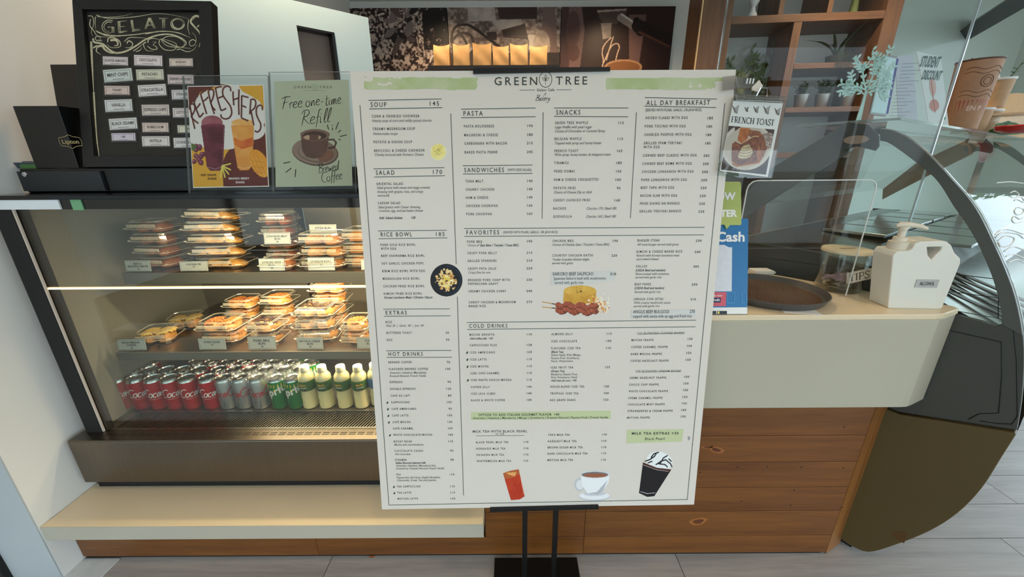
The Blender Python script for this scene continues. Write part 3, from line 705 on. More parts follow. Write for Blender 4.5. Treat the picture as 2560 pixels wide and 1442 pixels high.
for s, y, p in col1:
    item(s, xi(y, (929.5, 290), (994, 1246.5)), y)
    if p: price(str(p), xi(y, (1122.5, 832), (1138, 1246.5)), y - .5)
for y in (1005.5, 1022, 1038.5, 1055, 1087, 1216, 1231.5):
    a, b_ = bl(xi(y, (967, 1005.5), (984.5, 1231.5)), y + 4); leafs.append(MB()); leaf(leafs[-1], a, b_, .008, .0042, R(62))
for s, y, bo in (('Hearty soup of corn and mildly spiced chorizo', 301.5, 0), ('Home-made recipe', 334, 0), ('Chunky broccoli with Romano Cheese', 386.5, 0),
             ('Salad greens with sweet and tangy oriental', 469, 0), ('dressing with grapes, nuts, and crispy', 479, 0), ('vermicelli', 488.5, 0),
             ('Salad greens with Caesar dressing,', 517.5, 0), ('croutons, egg, and parmesan cheese', 526.5, 0), ('Add  baked chicken          +20', 544.5, 1),
             ('Korean Luncheon Meat / Chicken / Bacon', 743.5, 1), ('Plain 30  |  Garlic  40  |  Java  40', 814, 0), ('Amaretto, Hazelnut, Macadamia,', 931.5, 0), ('Roasted Almond, French Vanilla', 939.5, 0),
             ('Mocha with marshmallows', 1111.5, 0), ('Hot chocolate', 1135, 0), ('Italian flavored steamed milk', 1157, 1), ('Amaretto, Hazelnut, Macadamia Nut,', 1164, 0),
             ('Strawberry, Roasted Almond, French Vanilla', 1171, 0), ('Peppermint, Earl Grey, English Breakfast,', 1193.5, 0), ('Chamomile, Green Tea with Jasmine', 1200.5, 0)):
    desc(s, xi(y, (930.5, 301), (992, 1200)), y, 6.9 if bo == 0 else 6.7, .004 if not bo else .024)
colP = (('PASTA BOLOGNESE', 315.5, 190), ('MACARONI & CHEESE', 337.5, 180), ('CARBONARA WITH BACON', 358.5, 215), ('BAKED PASTA PENNE', 380.5, 245), ('TUNA MELT', 453, 140),
        ('CHUNKY CHICKEN', 473.5, 140), ('HAM & CHEESE', 494, 140), ('CHICKEN CHORIPAN', 514.5, 160), ('PORK CHORIPAN', 535, 160),
        ('PORK BBQ', 604, 190), ('CRISPY PORK BELLY', 632.5, 210), ('GRILLED SPARERIBS', 652, 210), ('CRISPY PATA SOLO', 671.5, 220), ('BREADED PORK CHOP WITH', 700, 230),
        ('PEPPERCORN GRAVY', 709.5, 0), ('CREAMY CHICKEN CURRY', 728, 240), ('CHEESY CHICKEN & MUSHROOM', 755.5, 275), ('BAKED RICE', 765, 0),
        ('MOCHA GRANITA', 836.5, 110), ('CAPPUCCINO PLUS', 863, 128), ('ICED AMERICANO', 881, 105), ('ICED LATTE', 898.5, 115), ('ICED MOCHA', 916, 115), ('ICED CAFE CARAMEL', 933, 115),
        ('ICED WHITE CHOCO MOCHA', 950, 115), ('COFFEE JELLY', 967.5, 140), ('ICED JAVA CUBES', 984, 140), ('BLACK & WHITE COFFEE', 1000.5, 100))
for s, y, p in colP:
    item(s, xi(y, (1160, 315), (1178, 1000)), y)
    if p: price(str(p), xi(y, (1332, 315), (1329, 1000)), y - 1)
for y in (881, 898.5, 916, 950): a, b_ = bl(xi(y, (1166, 881), (1168, 950)), y + 4); leafs.append(MB()); leaf(leafs[-1], a, b_, .008, .0042, R(62))
for s, y, bo in (('Choice of', 613, 0), ('Crispy Pata for one', 681, 0), ('Add coffee jelly  +30', 846, 1)): desc(s, xi(y, (1169, 613), (1174, 846)), y, 6.6, .02 if bo else .004)
desc('Sate Babe / Teriyaki / Texas BBQ', 1200, 613, 6.6, .024)
colS = (('GREEN TREE WAFFLE', 307, 115), ('BELGIAN WAFFLE', 347, 115), ('FRENCH TOAST', 377, 165), ('TIRAMISU', 407, 180), ('FRIED SIOMAI', 428, 105), ('HAM & CHEESE CROQUETTES', 449, 100),
        ('POTATO FRIES', 470, 95), ('CHEESY CHORIZO FRIES', 500.5, 160), ('NACHOS', 521, 0), ('QUESADILLA', 541, 0), ('CHICKEN BBQ', 602, 190), ('COUNTRY CHICKEN KATSU', 638.5, 220))
for s, y, p in colS:
    item(s, xi(y, (1387.5, 307), (1380.5, 638)), y)
    if p: price(str(p), xi(y, (1559.5, 307), (1543, 638)), y)
for s, x, y, bo in (('Leige Waffle with pearl sugar', 1387, 317.5, 0), ('Choice of Chocolate or Caramel Syrup', 1387, 327.5, 0), ('Topped with syrup and honey butter', 1386.5, 357.5, 0),
                ('With syrup, honey butter, & whipped cream', 1386, 386.5, 0), ('Choice of Cheese Dip or Aioli', 1384.5, 480.5, 0), ('Chorizo 170 | Beef 185', 1466, 521, 1), ('Chorizo 165 | Beef 180', 1465, 541, 1),
                ('Choice of Chicken Sate / Teriyaki / Texas BBQ', 1380.5, 611.5, 0), ('Tender breaded chicken thighs', 1380.5, 648.5, 0), ('served with gravy', 1380, 657.5, 0)):
    desc(s, x, y, 7.2 if bo else 6.9, .008)
colB = (('ADOBO FLAKES WITH EGG', 294.5, 185), ('PORK TOCINO WITH EGG', 315.5, 180), ('CHORIZO PUDPUD WITH EGG', 336.5, 180), ('GRILLED SPAM TERIYAKI', 357.5, 185), ('WITH EGG', 367.5, 0),
        ('CORNED BEEF CLASSIC WITH EGG', 388.5, 205), ('CORNED BEEF BOMB WITH EGG', 409, 200), ('CHICKEN LONGANISA WITH EGG', 429, 200), ('PORK LONGANISA WITH EGG', 449.5, 200),
        ('BEEF TAPA WITH EGG', 469, 220), ('BACON SLAB WITH EGG', 489, 220), ('FRIED DAING NA BANGUS', 508.5, 220), ('GRILLED TERIYAKI BANGUS', 528, 220),
        ('BURGER STEAK', 601, 230), ('KIMCHI & CHEESE BAKED RICE', 629, 240), ('CALLOS', 665.5, 305), ('BEEF PARES', 710.5, 290), ('LENGUA CON SETAS', 747.5, 310))
for s, y, p in colB:
    item(s, xi(y, (1613.5, 294.5), (1584.5, 747.5)), y)
    if p: price(str(p), xi(y, (1782.5, 294.5), (1740, 747.5)), y + .5)
btext(ds, '(SERVED WITH PLAIN, GARLIC, OR JAVA RICE)', 1614, 275, 6.4, bold=.008, width=bl(1754, 275)[0] - bl(1614, 275)[0])
btext(ds, '(SERVED WITH PLAIN, GARLIC, OR JAVA RICE)', 1258, 580.5, 6.4, bold=.008, width=bl(1394, 580)[0] - bl(1258, 580)[0])
btext(ds, '(WITH SIDE SALAD)', 1269, 424.5, 6.4, bold=.008, width=bl(1329, 424)[0] - bl(1269, 424)[0])
for s, x, y, bo in (('All meat burger served with gravy', 1593.5, 611, 0), ('Kimchi with Korean luncheon meat', 1591.5, 638.5, 0), ('and melted cheese', 1591, 647.5, 0), ('(USDA Beef and tendon)', 1589, 675.5, 1),
                ('Slow-cooked with tomatoes', 1588.5, 684.5, 0), ('served with garlic rice', 1588, 693, 0), ('(USDA Beef and tendon)', 1586.5, 720, 1), ('Served with garlic rice', 1586, 729.5, 0),
                ('With creamy mushroom sauce', 1584.5, 756.5, 0), ('served with garlic rice', 1584, 765, 0)):
    desc(s, x, y, 6.9, .022 if bo else .004)
for s, y, p in (('ALMOND JELLY', 835, 115), ('ICED CHOCOLATE', 853, 100), ('FLAVORED ICED TEA', 870.5, 110), ('ICED FRUIT TEA', 918.5, 125), ('HOUSE BLEND ICED TEA', 966.5, 100),
                ('TROPICAL ICED TEA', 983.5, 100), ('RED GRAPE SHAKE', 1000, 120)):
    item(s, xi(y, (1378.5, 835), (1375.5, 1000)), y); price(str(p), xi(y, (1529, 835), (1521, 1000)), y - 1)
for s, y, bo in (('(Black Tea)', 879.5, 1), ('Green Apple, Kiwi, Mango,', 887, 0), ('Passion Fruit, Strawberry,', 895, 0), ('Peach, Watermelon', 902.5, 0), ('(Green Tea)', 927.5, 1),
                 ('Blueberry, Passion Fruit,', 935.5, 0), ('Kiwi, Strawberry, Peach', 943, 0), ('Add nata de coco  +30', 951, 1)):
    desc(s, 1377.5, y, 6.7, .022 if bo else .004)
for s, y in (('MOCHA FRAPPE', 850), ('COFFEE CARAMEL FRAPPE', 867.5), ('DARK MOCHA FRAPPE', 885), ('COFFEE HAZELNUT FRAPPE', 902), ('CRÈME HAZELNUT FRAPPE', 944.5), ('CHOCO CHIP FRAPPE', 961.5),
             ('WHITE CHOCOLATE FRAPPE', 978), ('CRÈME CARAMEL FRAPPE', 995), ('CHOCOLATE MINT FRAPPE', 1011), ('STRAWBERRIES & CREAM FRAPPE', 1027.5), ('MATCHA FRAPPE', 1044)):
    item(s, xi(y, (1579, 850), (1568, 1044)), y); price('150', xi(y, (1731.5, 850), (1714, 1044)), y - 3)
for s, x, y in (('ICE BLENDED COFFEE-BASED', 1652, 832.5), ('ICE BLENDED CREAM BASED', 1646, 927.5)): btext(ds, s, x, y, 6.2, 'c', spacing=1.15, shear=.12, bold=.004)
btext(ds, 'MILK TEA WITH BLACK PEARL', 1250, 1078, 7.4, 'c', spacing=1.12, bold=.012); btext(ds, '16 OZ', 1250, 1084.5, 5.8, 'c', spacing=1.2, bold=.012)
for s, x, y, px_, p in (('BLACK PEARL MILK TEA', 1190, 1105.5, 1321, 110), ('HOKKAIDO MILK TEA', 1190.5, 1121.5, 1321, 110), ('OKINAWA MILK TEA', 1191, 1137, 1321, 110), ('WINTERMELON MILK TEA', 1191.5, 1152.5, 1320.5, 110),
                        ('TARO MILK TEA', 1370, 1087, 1517, 110), ('HAZELNUT MILK TEA', 1369.5, 1103, 1516, 110), ('BROWN SUGAR MILK TEA', 1369.5, 1118.5, 1515.5, 110),
                        ('DARK CHOCOLATE MILK TEA', 1369, 1134, 1515, 115), ('MATCHA MILK TEA', 1369, 1150, 1514.5, 115)):
    item(s, x, y, 7.1); price(str(p), px_, y - 1)
[part(board, 'heading', m_, M_ink) for m_ in hs.all]; part(board, 'leaf_emblem', hd, M_ink); part(board, 'item_lettering', it, M_ink); part(board, 'description_lettering', ds, mat('soft_ink', (84, 88, 86), .5))
[part(board, 'leaf_mark', m_, mat('leaf_green_ink', (62, 84, 58), .5)) for m_ in leafs]
# green highlight bars with text, pasted strips
M_gb = mat('pale_green_print', (188, 196, 152), .5)
part(board, 'green_bar', MB().flat([bl(1177, 1049.5), bl(1527, 1046.5), bl(1527, 1026.5), bl(1178, 1030)], -.0003), M_gb)
gb = MB().flat([bl(1566, 1108), bl(1705, 1103.5), bl(1709, 1072), bl(1567, 1074.5)], -.0003)
part(board, 'green_bar', gb, M_gb)
gt = MB()
btext(gt, 'OPTION TO ADD ITALIAN GOURMET FLAVOR  +40', 1196, 1037, 7.4, spacing=1.2, bold=.02, width=bl(1398, 1037)[0] - bl(1196, 1037)[0])
btext(gt, 'Amaretto | Hazelnut | Macadamia | Mango | Strawberry | Roasted Almond | Passion Fruit | French Vanilla', 1182, 1045, 6.4, bold=.008, width=bl(1520, 1045)[0] - bl(1182, 1045)[0])
part(board, 'bar_lettering', gt, M_ink); gt = MB()
btext(gt, 'MILK TEA EXTRAS +30', 1638, 1083, 7.8, 'c', spacing=1.25, bold=.026); btext(gt, 'Black Pearl', 1637, 1096.5, 8.2, 'c', spacing=1.1, bold=.008)
part(board, 'bar_lettering', gt, M_ink)
M_strip = mat('strip_paper', (202, 202, 198), .4)
def slip(name, q, lines):
    t = part(board, name, MB().prism([bl(*p) for p in q], -.0009, -.0003), M_strip)
    m = MB()
    for s, x, y, h, b in lines: btext(m, s, x, y, h, bold=b, kx=KS)
    m.v = [(a, -.0013, c) for a, b, c in m.v]; part(t, 'lettering', m, M_ink)
slip('pasted_slip', [(1377, 712), (1458, 710), (1537, 700), (1537, 677), (1378, 680)], (('SAIKORO BEEF SALPICAO', 1381.5, 684.5, 9.0, .006), ('Japanese Saikoro beef with mushrooms', 1384, 695.5, 8.2, 0), ('served with garlic rice', 1386, 706, 8.2, 0)))
slip('pasted_slip', [(1577, 795), (1738, 791), (1740, 773), (1578, 776)], (('ANGUS BEEF BULGOGI', 1582.5, 779, 9.0, .006), ('topped with sunny-side up egg and fried rice', 1581.5, 790, 8.4, .004), ('270', 1724, 778, 9.0, .006)))
price_mb = MB(); btext(price_mb, '310', 1540, 684.5, 6.8, 'r', spacing=1.15, bold=.022); price_mb.v = [(a, -.0013, c) for a, b, c in price_mb.v]; part(board, 'slip_price', price_mb, M_ink)
# brush strokes either side of the logo
def bpos(y): return lambda x, z: (lambda p: (p[0], y, p[1]))(bl(x, z))
for x0, x1, d in ((905, 1197, 1), (1510, 1812, -1)):
    cv = Canvas(x0, 186, x1, 234, 240, 44, clear=True)
    u = (cv.X - x0) / (x1 - x0); u = u if d == 1 else 1 - u
    n = vnoise(cv.X / 60, cv.Y / 6, 1.0, 3 + d, 3); n2 = vnoise(cv.X / 25, cv.Y / 9, 1.0, 9 + d, 3)
    v = (cv.Y - 209 + (3 - 6 * u) * 0) / 20
    edge = 0.78 + .35 * (n - .5); m = (np.abs(v) < edge) & (u > .015) & (u < .985 + .03 * (n - .5)) & ((n2 > .52 - .75 * u ** .8) | (u > .75))
    cv.paint(m, (166, 180, 128), col2=(182, 190, 152), nsc=8, seed=4); cv.build('brush_stroke', bpos(-.0003), M_print, board)
def art(name, x0, y0, x1, y1, nx, fn, y=-.0004, label=None):
    cv = Canvas(x0, y0, x1, y1, nx, int(nx * (y1 - y0) / (x1 - x0)), clear=True); fn(cv); o = cv.build(name, bpos(y), M_print, board)
    if label: o['label'] = label
def a_bowl(c):
    c.ell(1116, 700, 40.5, 41, (14, 16, 22)); c.paint(c.mask_ell(1116, 700, 36, 36) & ~c.mask_ell(1116, 700, 34.5, 34.5) & (c.X > 1116), (34, 54, 84))
    m = c.mask_ell(1116, 700, 29, 30); n = vnoise(c.X / 6, c.Y / 6, 1, 5, 2); r = np.hypot(c.X - 1116, c.Y - 700) / 30
    m &= (n > r * .95 - .25); c.paint(m, (236, 214, 160), col2=(196, 140, 70), nsc=18, seed=2)
    c.paint(c.mask_ell(1116, 702, 18, 18) & (n > .45), (226, 196, 78), col2=(240, 226, 170), nsc=14)
    for _ in range(14):
        a, r = random.random() * 6.3, random.random() * 24; c.ell(1116 + r * math.cos(a), 700 + r * math.sin(a), 2.2, 1.5, random.choice([(110, 40, 26), (70, 44, 30), (150, 90, 40)]))
art('rice_bowl_picture', 1074, 657, 1158, 743, 120, a_bowl, label='printed picture of fried rice on a round black plate')
def a_soup(c):
    c.ell(1096, 380, 21, 21.5, (222, 222, 206)); c.ell(1096, 379.5, 19, 20, (222, 206, 118), col2=(232, 222, 150), nsc=6)
    for _ in range(16): c.ell(1096 + random.gauss(0, 5), 380 + random.gauss(0, 5), 1.2, .9, (120, 120, 50))
art('soup_picture', 1074, 357, 1118, 403, 80, a_soup, label='printed picture of a yellow bowl of soup')
def a_bbq(c):
    c.poly([(1409, 727), (1491, 727), (1489, 757), (1450, 762), (1407, 755)], (204, 158, 58), col2=(188, 138, 44), nsc=10)
    c.ell(1450, 726, 41, 13, (216, 174, 76), col2=(204, 158, 60), nsc=12)
    for _ in range(16): c.ell(1449 + random.gauss(0, 4), 727 + random.gauss(0, 3), 1, .9, (70, 50, 20))
    for i in range(150):
        x, y = 1496 + random.gauss(0, 13), 760 + random.gauss(0, 9)
        c.ell(x, y, 3, 2, random.choice([(238, 222, 190), (240, 232, 214), (206, 140, 80), (226, 176, 100), (196, 110, 60)]), rot=random.random() * 180)
    for y0, y1 in ((754, 762), (767, 771)):
        c.line([(1356, y0), (1400, y1)], 3.5, (196, 152, 96)); c.line([(1380, y0 + (y1 - y0) * .6), (1402, y1)], 2.4, (30, 26, 24))
    for i in range(15):
        x = 1396 + i * 6.6; y = 775 + 4 * math.sin(i * 1.3) + i * .4
        for k in (0, 1):
            c.ell(x, y - k * 13, 8.5, 7.5, (96, 46, 30)); c.ell(x - 1, y - 1 - k * 13, 7, 6, (174, 92, 62), col2=(150, 72, 48), nsc=30)
            c.ell(x + 1.5, y + 1 - k * 13, 2.6, 1.8, (80, 36, 26), rot=30)
art('skewer_picture', 1354, 711, 1524, 790, 220, a_bbq, label='printed picture of meat skewers with yellow rice')
def a_red(c):
    c.poly([(1257, 1182), (1275, 1176), (1297, 1172), (1312, 1240), (1300, 1248), (1277, 1250)], (186, 62, 34), col2=(172, 48, 26), nsc=5)
    c.poly([(1257, 1182), (1275, 1176), (1297, 1172), (1299, 1184), (1280, 1194), (1262, 1197)], (176, 92, 46)); c.poly([(1265, 1181), (1291, 1179), (1287, 1190), (1272, 1186)], (224, 160, 96))
    c.line([(1301, 1190), (1309, 1236)], 1, (220, 120, 80))
art('red_drink_picture', 1255, 1170, 1314, 1252, 90, a_red, label='printed picture of a tilted glass of red drink')
def a_cup(c):
    for rx, ry, y, col in ((40, 12, 1240, (188, 190, 196)), (38, 10.5, 1238, (226, 228, 230)), (28, 6, 1233, (196, 198, 204))): c.ell(1486, y, rx, ry, col)
    c.ell(1449, 1211, 14, 17, (190, 192, 196)); c.ell(1450, 1211, 9.5, 12, (217, 219, 219))
    c.poly([(1450, 1184), (1525, 1182), (1522, 1205), (1508, 1226), (1495, 1236), (1470, 1234), (1456, 1215)], (228, 230, 232))
    c.poly([(1518, 1200), (1508, 1226), (1495, 1236), (1466, 1233), (1492, 1229)], (176, 178, 184))
    c.ell(1487, 1185, 38, 9.5, (204, 206, 210)); c.ell(1487, 1186, 33, 7, (120, 108, 108)); c.ell(1488, 1188, 29, 5, (148, 92, 66))
art('white_cup_picture', 1434, 1174, 1530, 1252, 130, a_cup, label='printed picture of a white cup of tea on its saucer')
def a_frap(c):
    c.ell(1648, 1152, 33, 24, (226, 228, 228), rot=10)
    for pts in ([(1612, 1152), (1624, 1148), (1636, 1140), (1640, 1134)], [(1628, 1142), (1634, 1134), (1646, 1130)], [(1640, 1160), (1652, 1152), (1664, 1148), (1676, 1158), (1680, 1166)],
                [(1650, 1158), (1658, 1144), (1668, 1138)], [(1646, 1158), (1662, 1160), (1668, 1166)], [(1620, 1156), (1630, 1152)], [(1672, 1146), (1678, 1152)]): c.line(pts, 3, (20, 18, 20))
    c.poly([(1607, 1154), (1642, 1168), (1679, 1172), (1636, 1240), (1618, 1242), (1597, 1232)], (28, 24, 26))
    c.poly([(1607, 1154), (1642, 1168), (1679, 1172), (1674, 1177), (1642, 1173), (1606, 1160)], (70, 34, 28)); c.line([(1608, 1161), (1642, 1173), (1671, 1177)], .9, (200, 190, 186))
    c.line([(1601, 1228), (1618, 1233), (1638, 1231)], 1.2, (200, 200, 200))
art('iced_coffee_picture', 1594, 1122, 1686, 1244, 130, a_frap, label='printed picture of an iced coffee with whipped cream')
sm = Canvas(1715, 1082, 1726, 1104, 14, 26, clear=True); sm.ell(1722, 1095, 3.5, 6, (150, 150, 150)); sm.build('scuff', bpos(-.0004), M_print, board)

# ================================================================== ON TOP OF THE CAKE CASE
ZD, ZH = 1.1236, 1.1872
TL_ = R(15)
def zc(ox, oy, sc):                                    # enlarged-view coordinates to picture coordinates
    return lambda x, y: (ox + x / sc, oy + y / sc)
# acrylic sign holders
def holder(px0, px1, base_px_y, label, htop):
    cxp = (px0 + px1) / 2; p = at(cxp, base_px_y, Y=1.046)
    f = Frame((p.x, 1.046, ZD), (-TL_, 0, 0))
    t = thing('sign_holder', label, 'sign holder', f.loc, f.rot, 'acrylic sign holders on the cake case')
    a = f.hit(px0, base_px_y).x; b = f.hit(px1, base_px_y).x
    zt = f.hit(cxp, htop).z
    part(t, 'sheet', MB().box(a, b, 0, .0016, 0.001, zt).box(a, b, .0045, .006, 0.001, zt - .004), M_acry)
    e = MB().box(a - .0006, a, 0, .006, 0.001, zt).box(b, b + .0006, 0, .006, 0.001, zt).box(a, b, 0, .0016, zt, zt + .0009)
    part(t, 'polished_edge', e, M_edge)
    ft = MB().box(a, b, .0, .05, -.0, .0014); ft.xf(Matrix.Rotation(TL_, 4, 'X')); part(t, 'foot', ft, M_acry)
    return t, f
t1, f1 = holder(472, 681, 477, 'clear holder with a red grape and mango shake poster', 189)
t2, f2 = holder(684, 889, 474, 'clear holder with a pale green coffee refill poster', 180)
Z4 = zc(440, 170, 4.3696)
def fm(f, Z, y): return lambda x, q: (lambda p: (p.x, y, p.z))(f.hit(*Z(x, q), 1, y))
def poster(t, f, name, label, quad, m):
    o = part(t, name, MB().prism([(lambda p: (p.x, p.z))(f.hit(*Z4(*q), 1, .0025)) for q in quad], .0022, .0028), m); return o
ya = .0018                                             # the print sits just inside the front sheet
q1 = ((120, 195), (955, 180), (1015, 1295), (185, 1310))
P1 = thing('refreshers_poster', 'poster of a purple grape shake and an orange mango shake', 'poster', f1.loc, f1.rot)
part(P1, 'paper', MB().prism([(lambda p: (p.x, p.z))(f1.hit(*Z4(*q), 1, .0025)) for q in quad_] if False else [(lambda p: (p.x, p.z))(f1.hit(*Z4(*q), 1, .0025)) for q in q1], .0032, .0036), M_paper)
YEL, MAR = (216, 164, 52), (98, 42, 34)
cv = Canvas(0, 0, 830, 1100, 210, 278, base=YEL)
# canvas coordinates: 0..830 across, 0..1100 down the poster
cv.poly([(0, 0), (300, 0), (240, 30), (130, 60), (70, 180), (0, 200)], MAR)
cv.poly([(590, 560), (700, 560), (830, 380), (830, 1100), (320, 1100), (330, 900), (380, 740), (470, 650)], MAR)
cv.ell(560, 950, 235, 320, MAR); cv.poly([(0, 860), (330, 700), (330, 1100), (0, 1100)], YEL); cv.poly([(830, 420), (720, 600), (600, 660), (830, 760)], MAR)
W1 = (222, 220, 214)
cv.poly([(60, 150), (150, 60), (300, 30), (420, 0), (560, 0), (600, 60), (690, 110), (780, 170), (830, 260), (830, 400), (760, 540), (640, 620), (500, 640), (400, 670), (250, 700), (110, 640), (0, 520), (0, 220)], W1)
cv.ell(120, 560, 150, 100, W1); cv.ell(690, 480, 140, 110, W1); cv.ell(400, 600, 160, 90, W1)
random.seed(3)
for i in range(16):
    x, y = 20 + random.random() * 110, 640 + random.random() * 210
    cv.ell(x, y, 27, 27, (96, 40, 60)); cv.ell(x - 5, y - 6, 18, 17, (140, 70, 92)); cv.ell(x - 9, y - 10, 6, 5, (196, 150, 160))
cv.poly([(0, 610), (60, 640), (30, 700), (0, 690)], (84, 110, 50))
cv.ell(245, 395, 118, 80, (138, 74, 84), col2=(160, 96, 104), nsc=9)
cv.poly([(120, 425), (385, 425), (340, 890), (300, 925), (200, 925), (160, 880)], (84, 32, 42), col2=(112, 48, 62), nsc=10); cv.ell(252, 422, 132, 14, (120, 56, 68))
cv.line([(165, 880), (250, 905), (335, 880)], 7, (170, 130, 140)); cv.line([(372, 450), (335, 860)], 6, (140, 84, 100))
cv.ell(580, 400, 120, 42, (226, 170, 92), col2=(236, 190, 120), nsc=8)
cv.poly([(455, 425), (708, 425), (690, 640), (650, 890), (620, 925), (530, 925), (500, 890), (470, 620)], (216, 148, 66), col2=(228, 168, 90), nsc=7)
cv.poly([(476, 560), (560, 600), (690, 560), (684, 660), (560, 690), (486, 640)], (196, 92, 36), col2=(214, 124, 52), nsc=8)
cv.line([(505, 885), (575, 905), (648, 885)], 8, (226, 180, 140))
cv.ell(745, 850, 95, 165, (220, 148, 44), rot=-25, col2=(232, 168, 62), nsc=4)
for a in range(-2, 4): cv.line([(640 + a * 42, 760), (740 + a * 42, 1010)], 4, (176, 110, 30)) if a in (0, 1, 2) else None
for b in (820, 880, 940): cv.line([(660, b), (800, b + 20)], 4, (176, 110, 30))
for a in (20, 45, 75, 105, -10): cv.line([(330, 870), (330 + 95 * math.cos(R(a)), 870 + 130 * math.sin(R(a)))], 15, (214, 206, 96))
qc = [f1.hit(*Z4(*q), 1, .0030) for q in ((130, 206), (948, 190), (1008, 1286), (192, 1300))]
def bil(qc, x0, y0, x1, y1, yy):
    def g(x, y):
        u, v = (x - x0) / (x1 - x0), (y - y0) / (y1 - y0); a = qc[0] * (1 - u) + qc[1] * u; b = qc[3] * (1 - u) + qc[2] * u; p = a * (1 - v) + b * v
        return (p.x, yy, p.z)
    return g
cv.build('shake_picture', bil(qc, 0, 0, 830, 1100, .0030), M_gloss_print, P1)
m = MB()
def stroke(mb, f, Z, pts, wd, yy, k=5):
    q = [(lambda p: (p.x, p.z))(f.hit(*Z(x, y), 1, yy)) for x, y in pts]; q = smooth_line(q, k) if k > 1 else q; mb.ribbon(q, wd, yy)
for pts, k in (([(150, 405), (172, 520), (205, 665)], 4), ([(150, 455), (152, 405), (185, 392), (205, 420), (200, 470), (165, 530)], 5), ([(165, 530), (200, 570), (245, 605)], 4),
            ([(198, 380), (225, 460), (258, 540)], 4), ([(195, 385), (215, 330), (240, 302)], 4), ([(222, 440), (245, 415), (265, 385)], 4), ([(258, 540), (280, 515), (302, 490)], 4),
            ([(268, 285), (300, 390), (335, 502)], 4), ([(265, 285), (295, 260), (328, 240)], 4), ([(300, 360), (330, 340), (350, 315)], 4),
            ([(352, 262), (380, 380), (418, 502)], 4), ([(350, 265), (370, 235), (405, 240), (412, 285), (398, 340), (378, 378)], 5), ([(378, 378), (400, 430), (432, 462)], 4),
            ([(430, 215), (455, 340), (492, 465)], 4), ([(430, 218), (470, 205), (500, 205)], 4), ([(462, 330), (495, 315), (522, 305)], 4), ([(492, 465), (520, 455), (548, 440)], 4),
            ([(598, 255), (590, 210), (545, 200), (512, 235), (515, 300), (555, 360), (595, 420), (608, 490), (585, 540), (540, 556), (500, 540), (488, 505)], 5),
            ([(622, 255), (625, 330), (632, 408)], 4), ([(688, 232), (684, 370), (688, 512)], 4), ([(632, 345), (690, 325)], 2),
            ([(718, 300), (716, 420), (714, 545)], 4), ([(718, 302), (792, 322)], 2), ([(716, 408), (768, 430)], 2), ([(714, 545), (790, 578)], 2),
            ([(818, 340), (812, 420), (806, 505)], 4), ([(818, 342), (858, 345), (872, 385), (855, 440), (812, 470)], 5), ([(820, 470), (835, 550), (850, 625)], 4),
            ([(944, 460), (938, 415), (905, 408), (880, 440), (878, 500), (900, 560), (925, 610), (922, 665), (892, 698), (858, 685)], 5)):
    stroke(m, f1, Z4, pts, .0042, .0026, k)
part(P1, 'refreshers_lettering', m, mat('maroon_ink', (96, 44, 36), .5))
m = MB()
for s, x, y, al in (('RED GRAPE', 440, 1178, 'r'), ('SHAKE', 443, 1218, 'r')): p = f1.hit(*Z4(x, y), 1, .0026); put_text(m, s, p.x, p.z, .0050, .0026, align=al, spacing=1.1, bold=.035)
part(P1, 'caption', m, mat('dark_ink', (60, 30, 24), .5)); m = MB()
for s, x, y in (('MANGO BERRY', 690, 1216), ('SHAKE', 700, 1258)): p = f1.hit(*Z4(x, y), 1, .0026); put_text(m, s, p.x, p.z, .0050, .0026, align='c', spacing=1.1, bold=.035)
part(P1, 'caption', m, M_paper)

P2 = thing('refill_poster', 'pale green poster with a brown coffee cup and handwritten lettering', 'poster', f2.loc, f2.rot)
q2 = [f2.hit(*Z4(*q), 1, .0030) for q in ((1072, 145), (1885, 125), (1928, 1285), (1088, 1300))]
part(P2, 'paper', MB().prism([(p.x, p.z) for p in q2], .0032, .0036), mat('sage_paper', (178, 186, 160), .5))
cv = Canvas(1072, 130, 1910, 1300, 190, 265, base=(178, 186, 160), clear=True)
cv.ell(1520, 915, 258, 152, (92, 74, 66), rot=8); cv.ell(1515, 905, 248, 142, (142, 122, 108), rot=8, col2=(120, 98, 86), nsc=3); cv.ell(1640, 960, 90, 60, (126, 86, 66), rot=-20)
cv.paint(cv.mask_ell(1525, 925, 196, 100, 8) & ~cv.mask_ell(1525, 920, 188, 92, 8), (106, 86, 76))
cv.line([(1660, 780), (1720, 775), (1750, 810), (1730, 860), (1670, 872)], 24, (76, 54, 48))
cv.poly([(1357, 700), (1680, 700), (1650, 900), (1600, 970), (1500, 985), (1420, 965), (1380, 900)], (104, 74, 64), col2=(88, 62, 54), nsc=5)
cv.ell(1520, 725, 163, 66, (126, 98, 86)); cv.ell(1515, 735, 130, 48, (70, 48, 42)); cv.ell(1490, 752, 95, 30, (188, 160, 132), col2=(96, 66, 54), nsc=9, thr=.55)
cv.build('cup_picture', bil([f2.hit(*Z4(*q), 1, .0030) for q in ((1072, 130), (1910, 130), (1910, 1300), (1072, 1300))], 1072, 130, 1910, 1300, .0030), M_gloss_print, P2)
m = MB(); yy = .0026
def pz(x, y): p = f2.hit(*Z4(x, y), 1, yy); return p.x, p.z
def scr(s, x, y, hpx, rot, wd=.0017, k=1.0, sh=.2): script(m, s, *pz(x, y), hpx / 4.37 * .00106, wd, yy, sh, R(rot), k)
wl_ = []
def scr(s, x, y, hpx, rot, wd=.0017, k=1.0, sh=.2):
    wl_.append(MB()); script(wl_[-1], s, *pz(x, y), hpx / 4.37 * .00106, wd, yy, sh, R(rot), k)
scr('Free', 1150, 452, 128, 6, k=1.05); scr('one', 1415, 425, 120, 8, k=.98); scr('-', 1580, 405, 120, 8); scr('time', 1628, 412, 122, 8, k=.9); scr('Refill', 1360, 620, 148, 5, k=1.0)
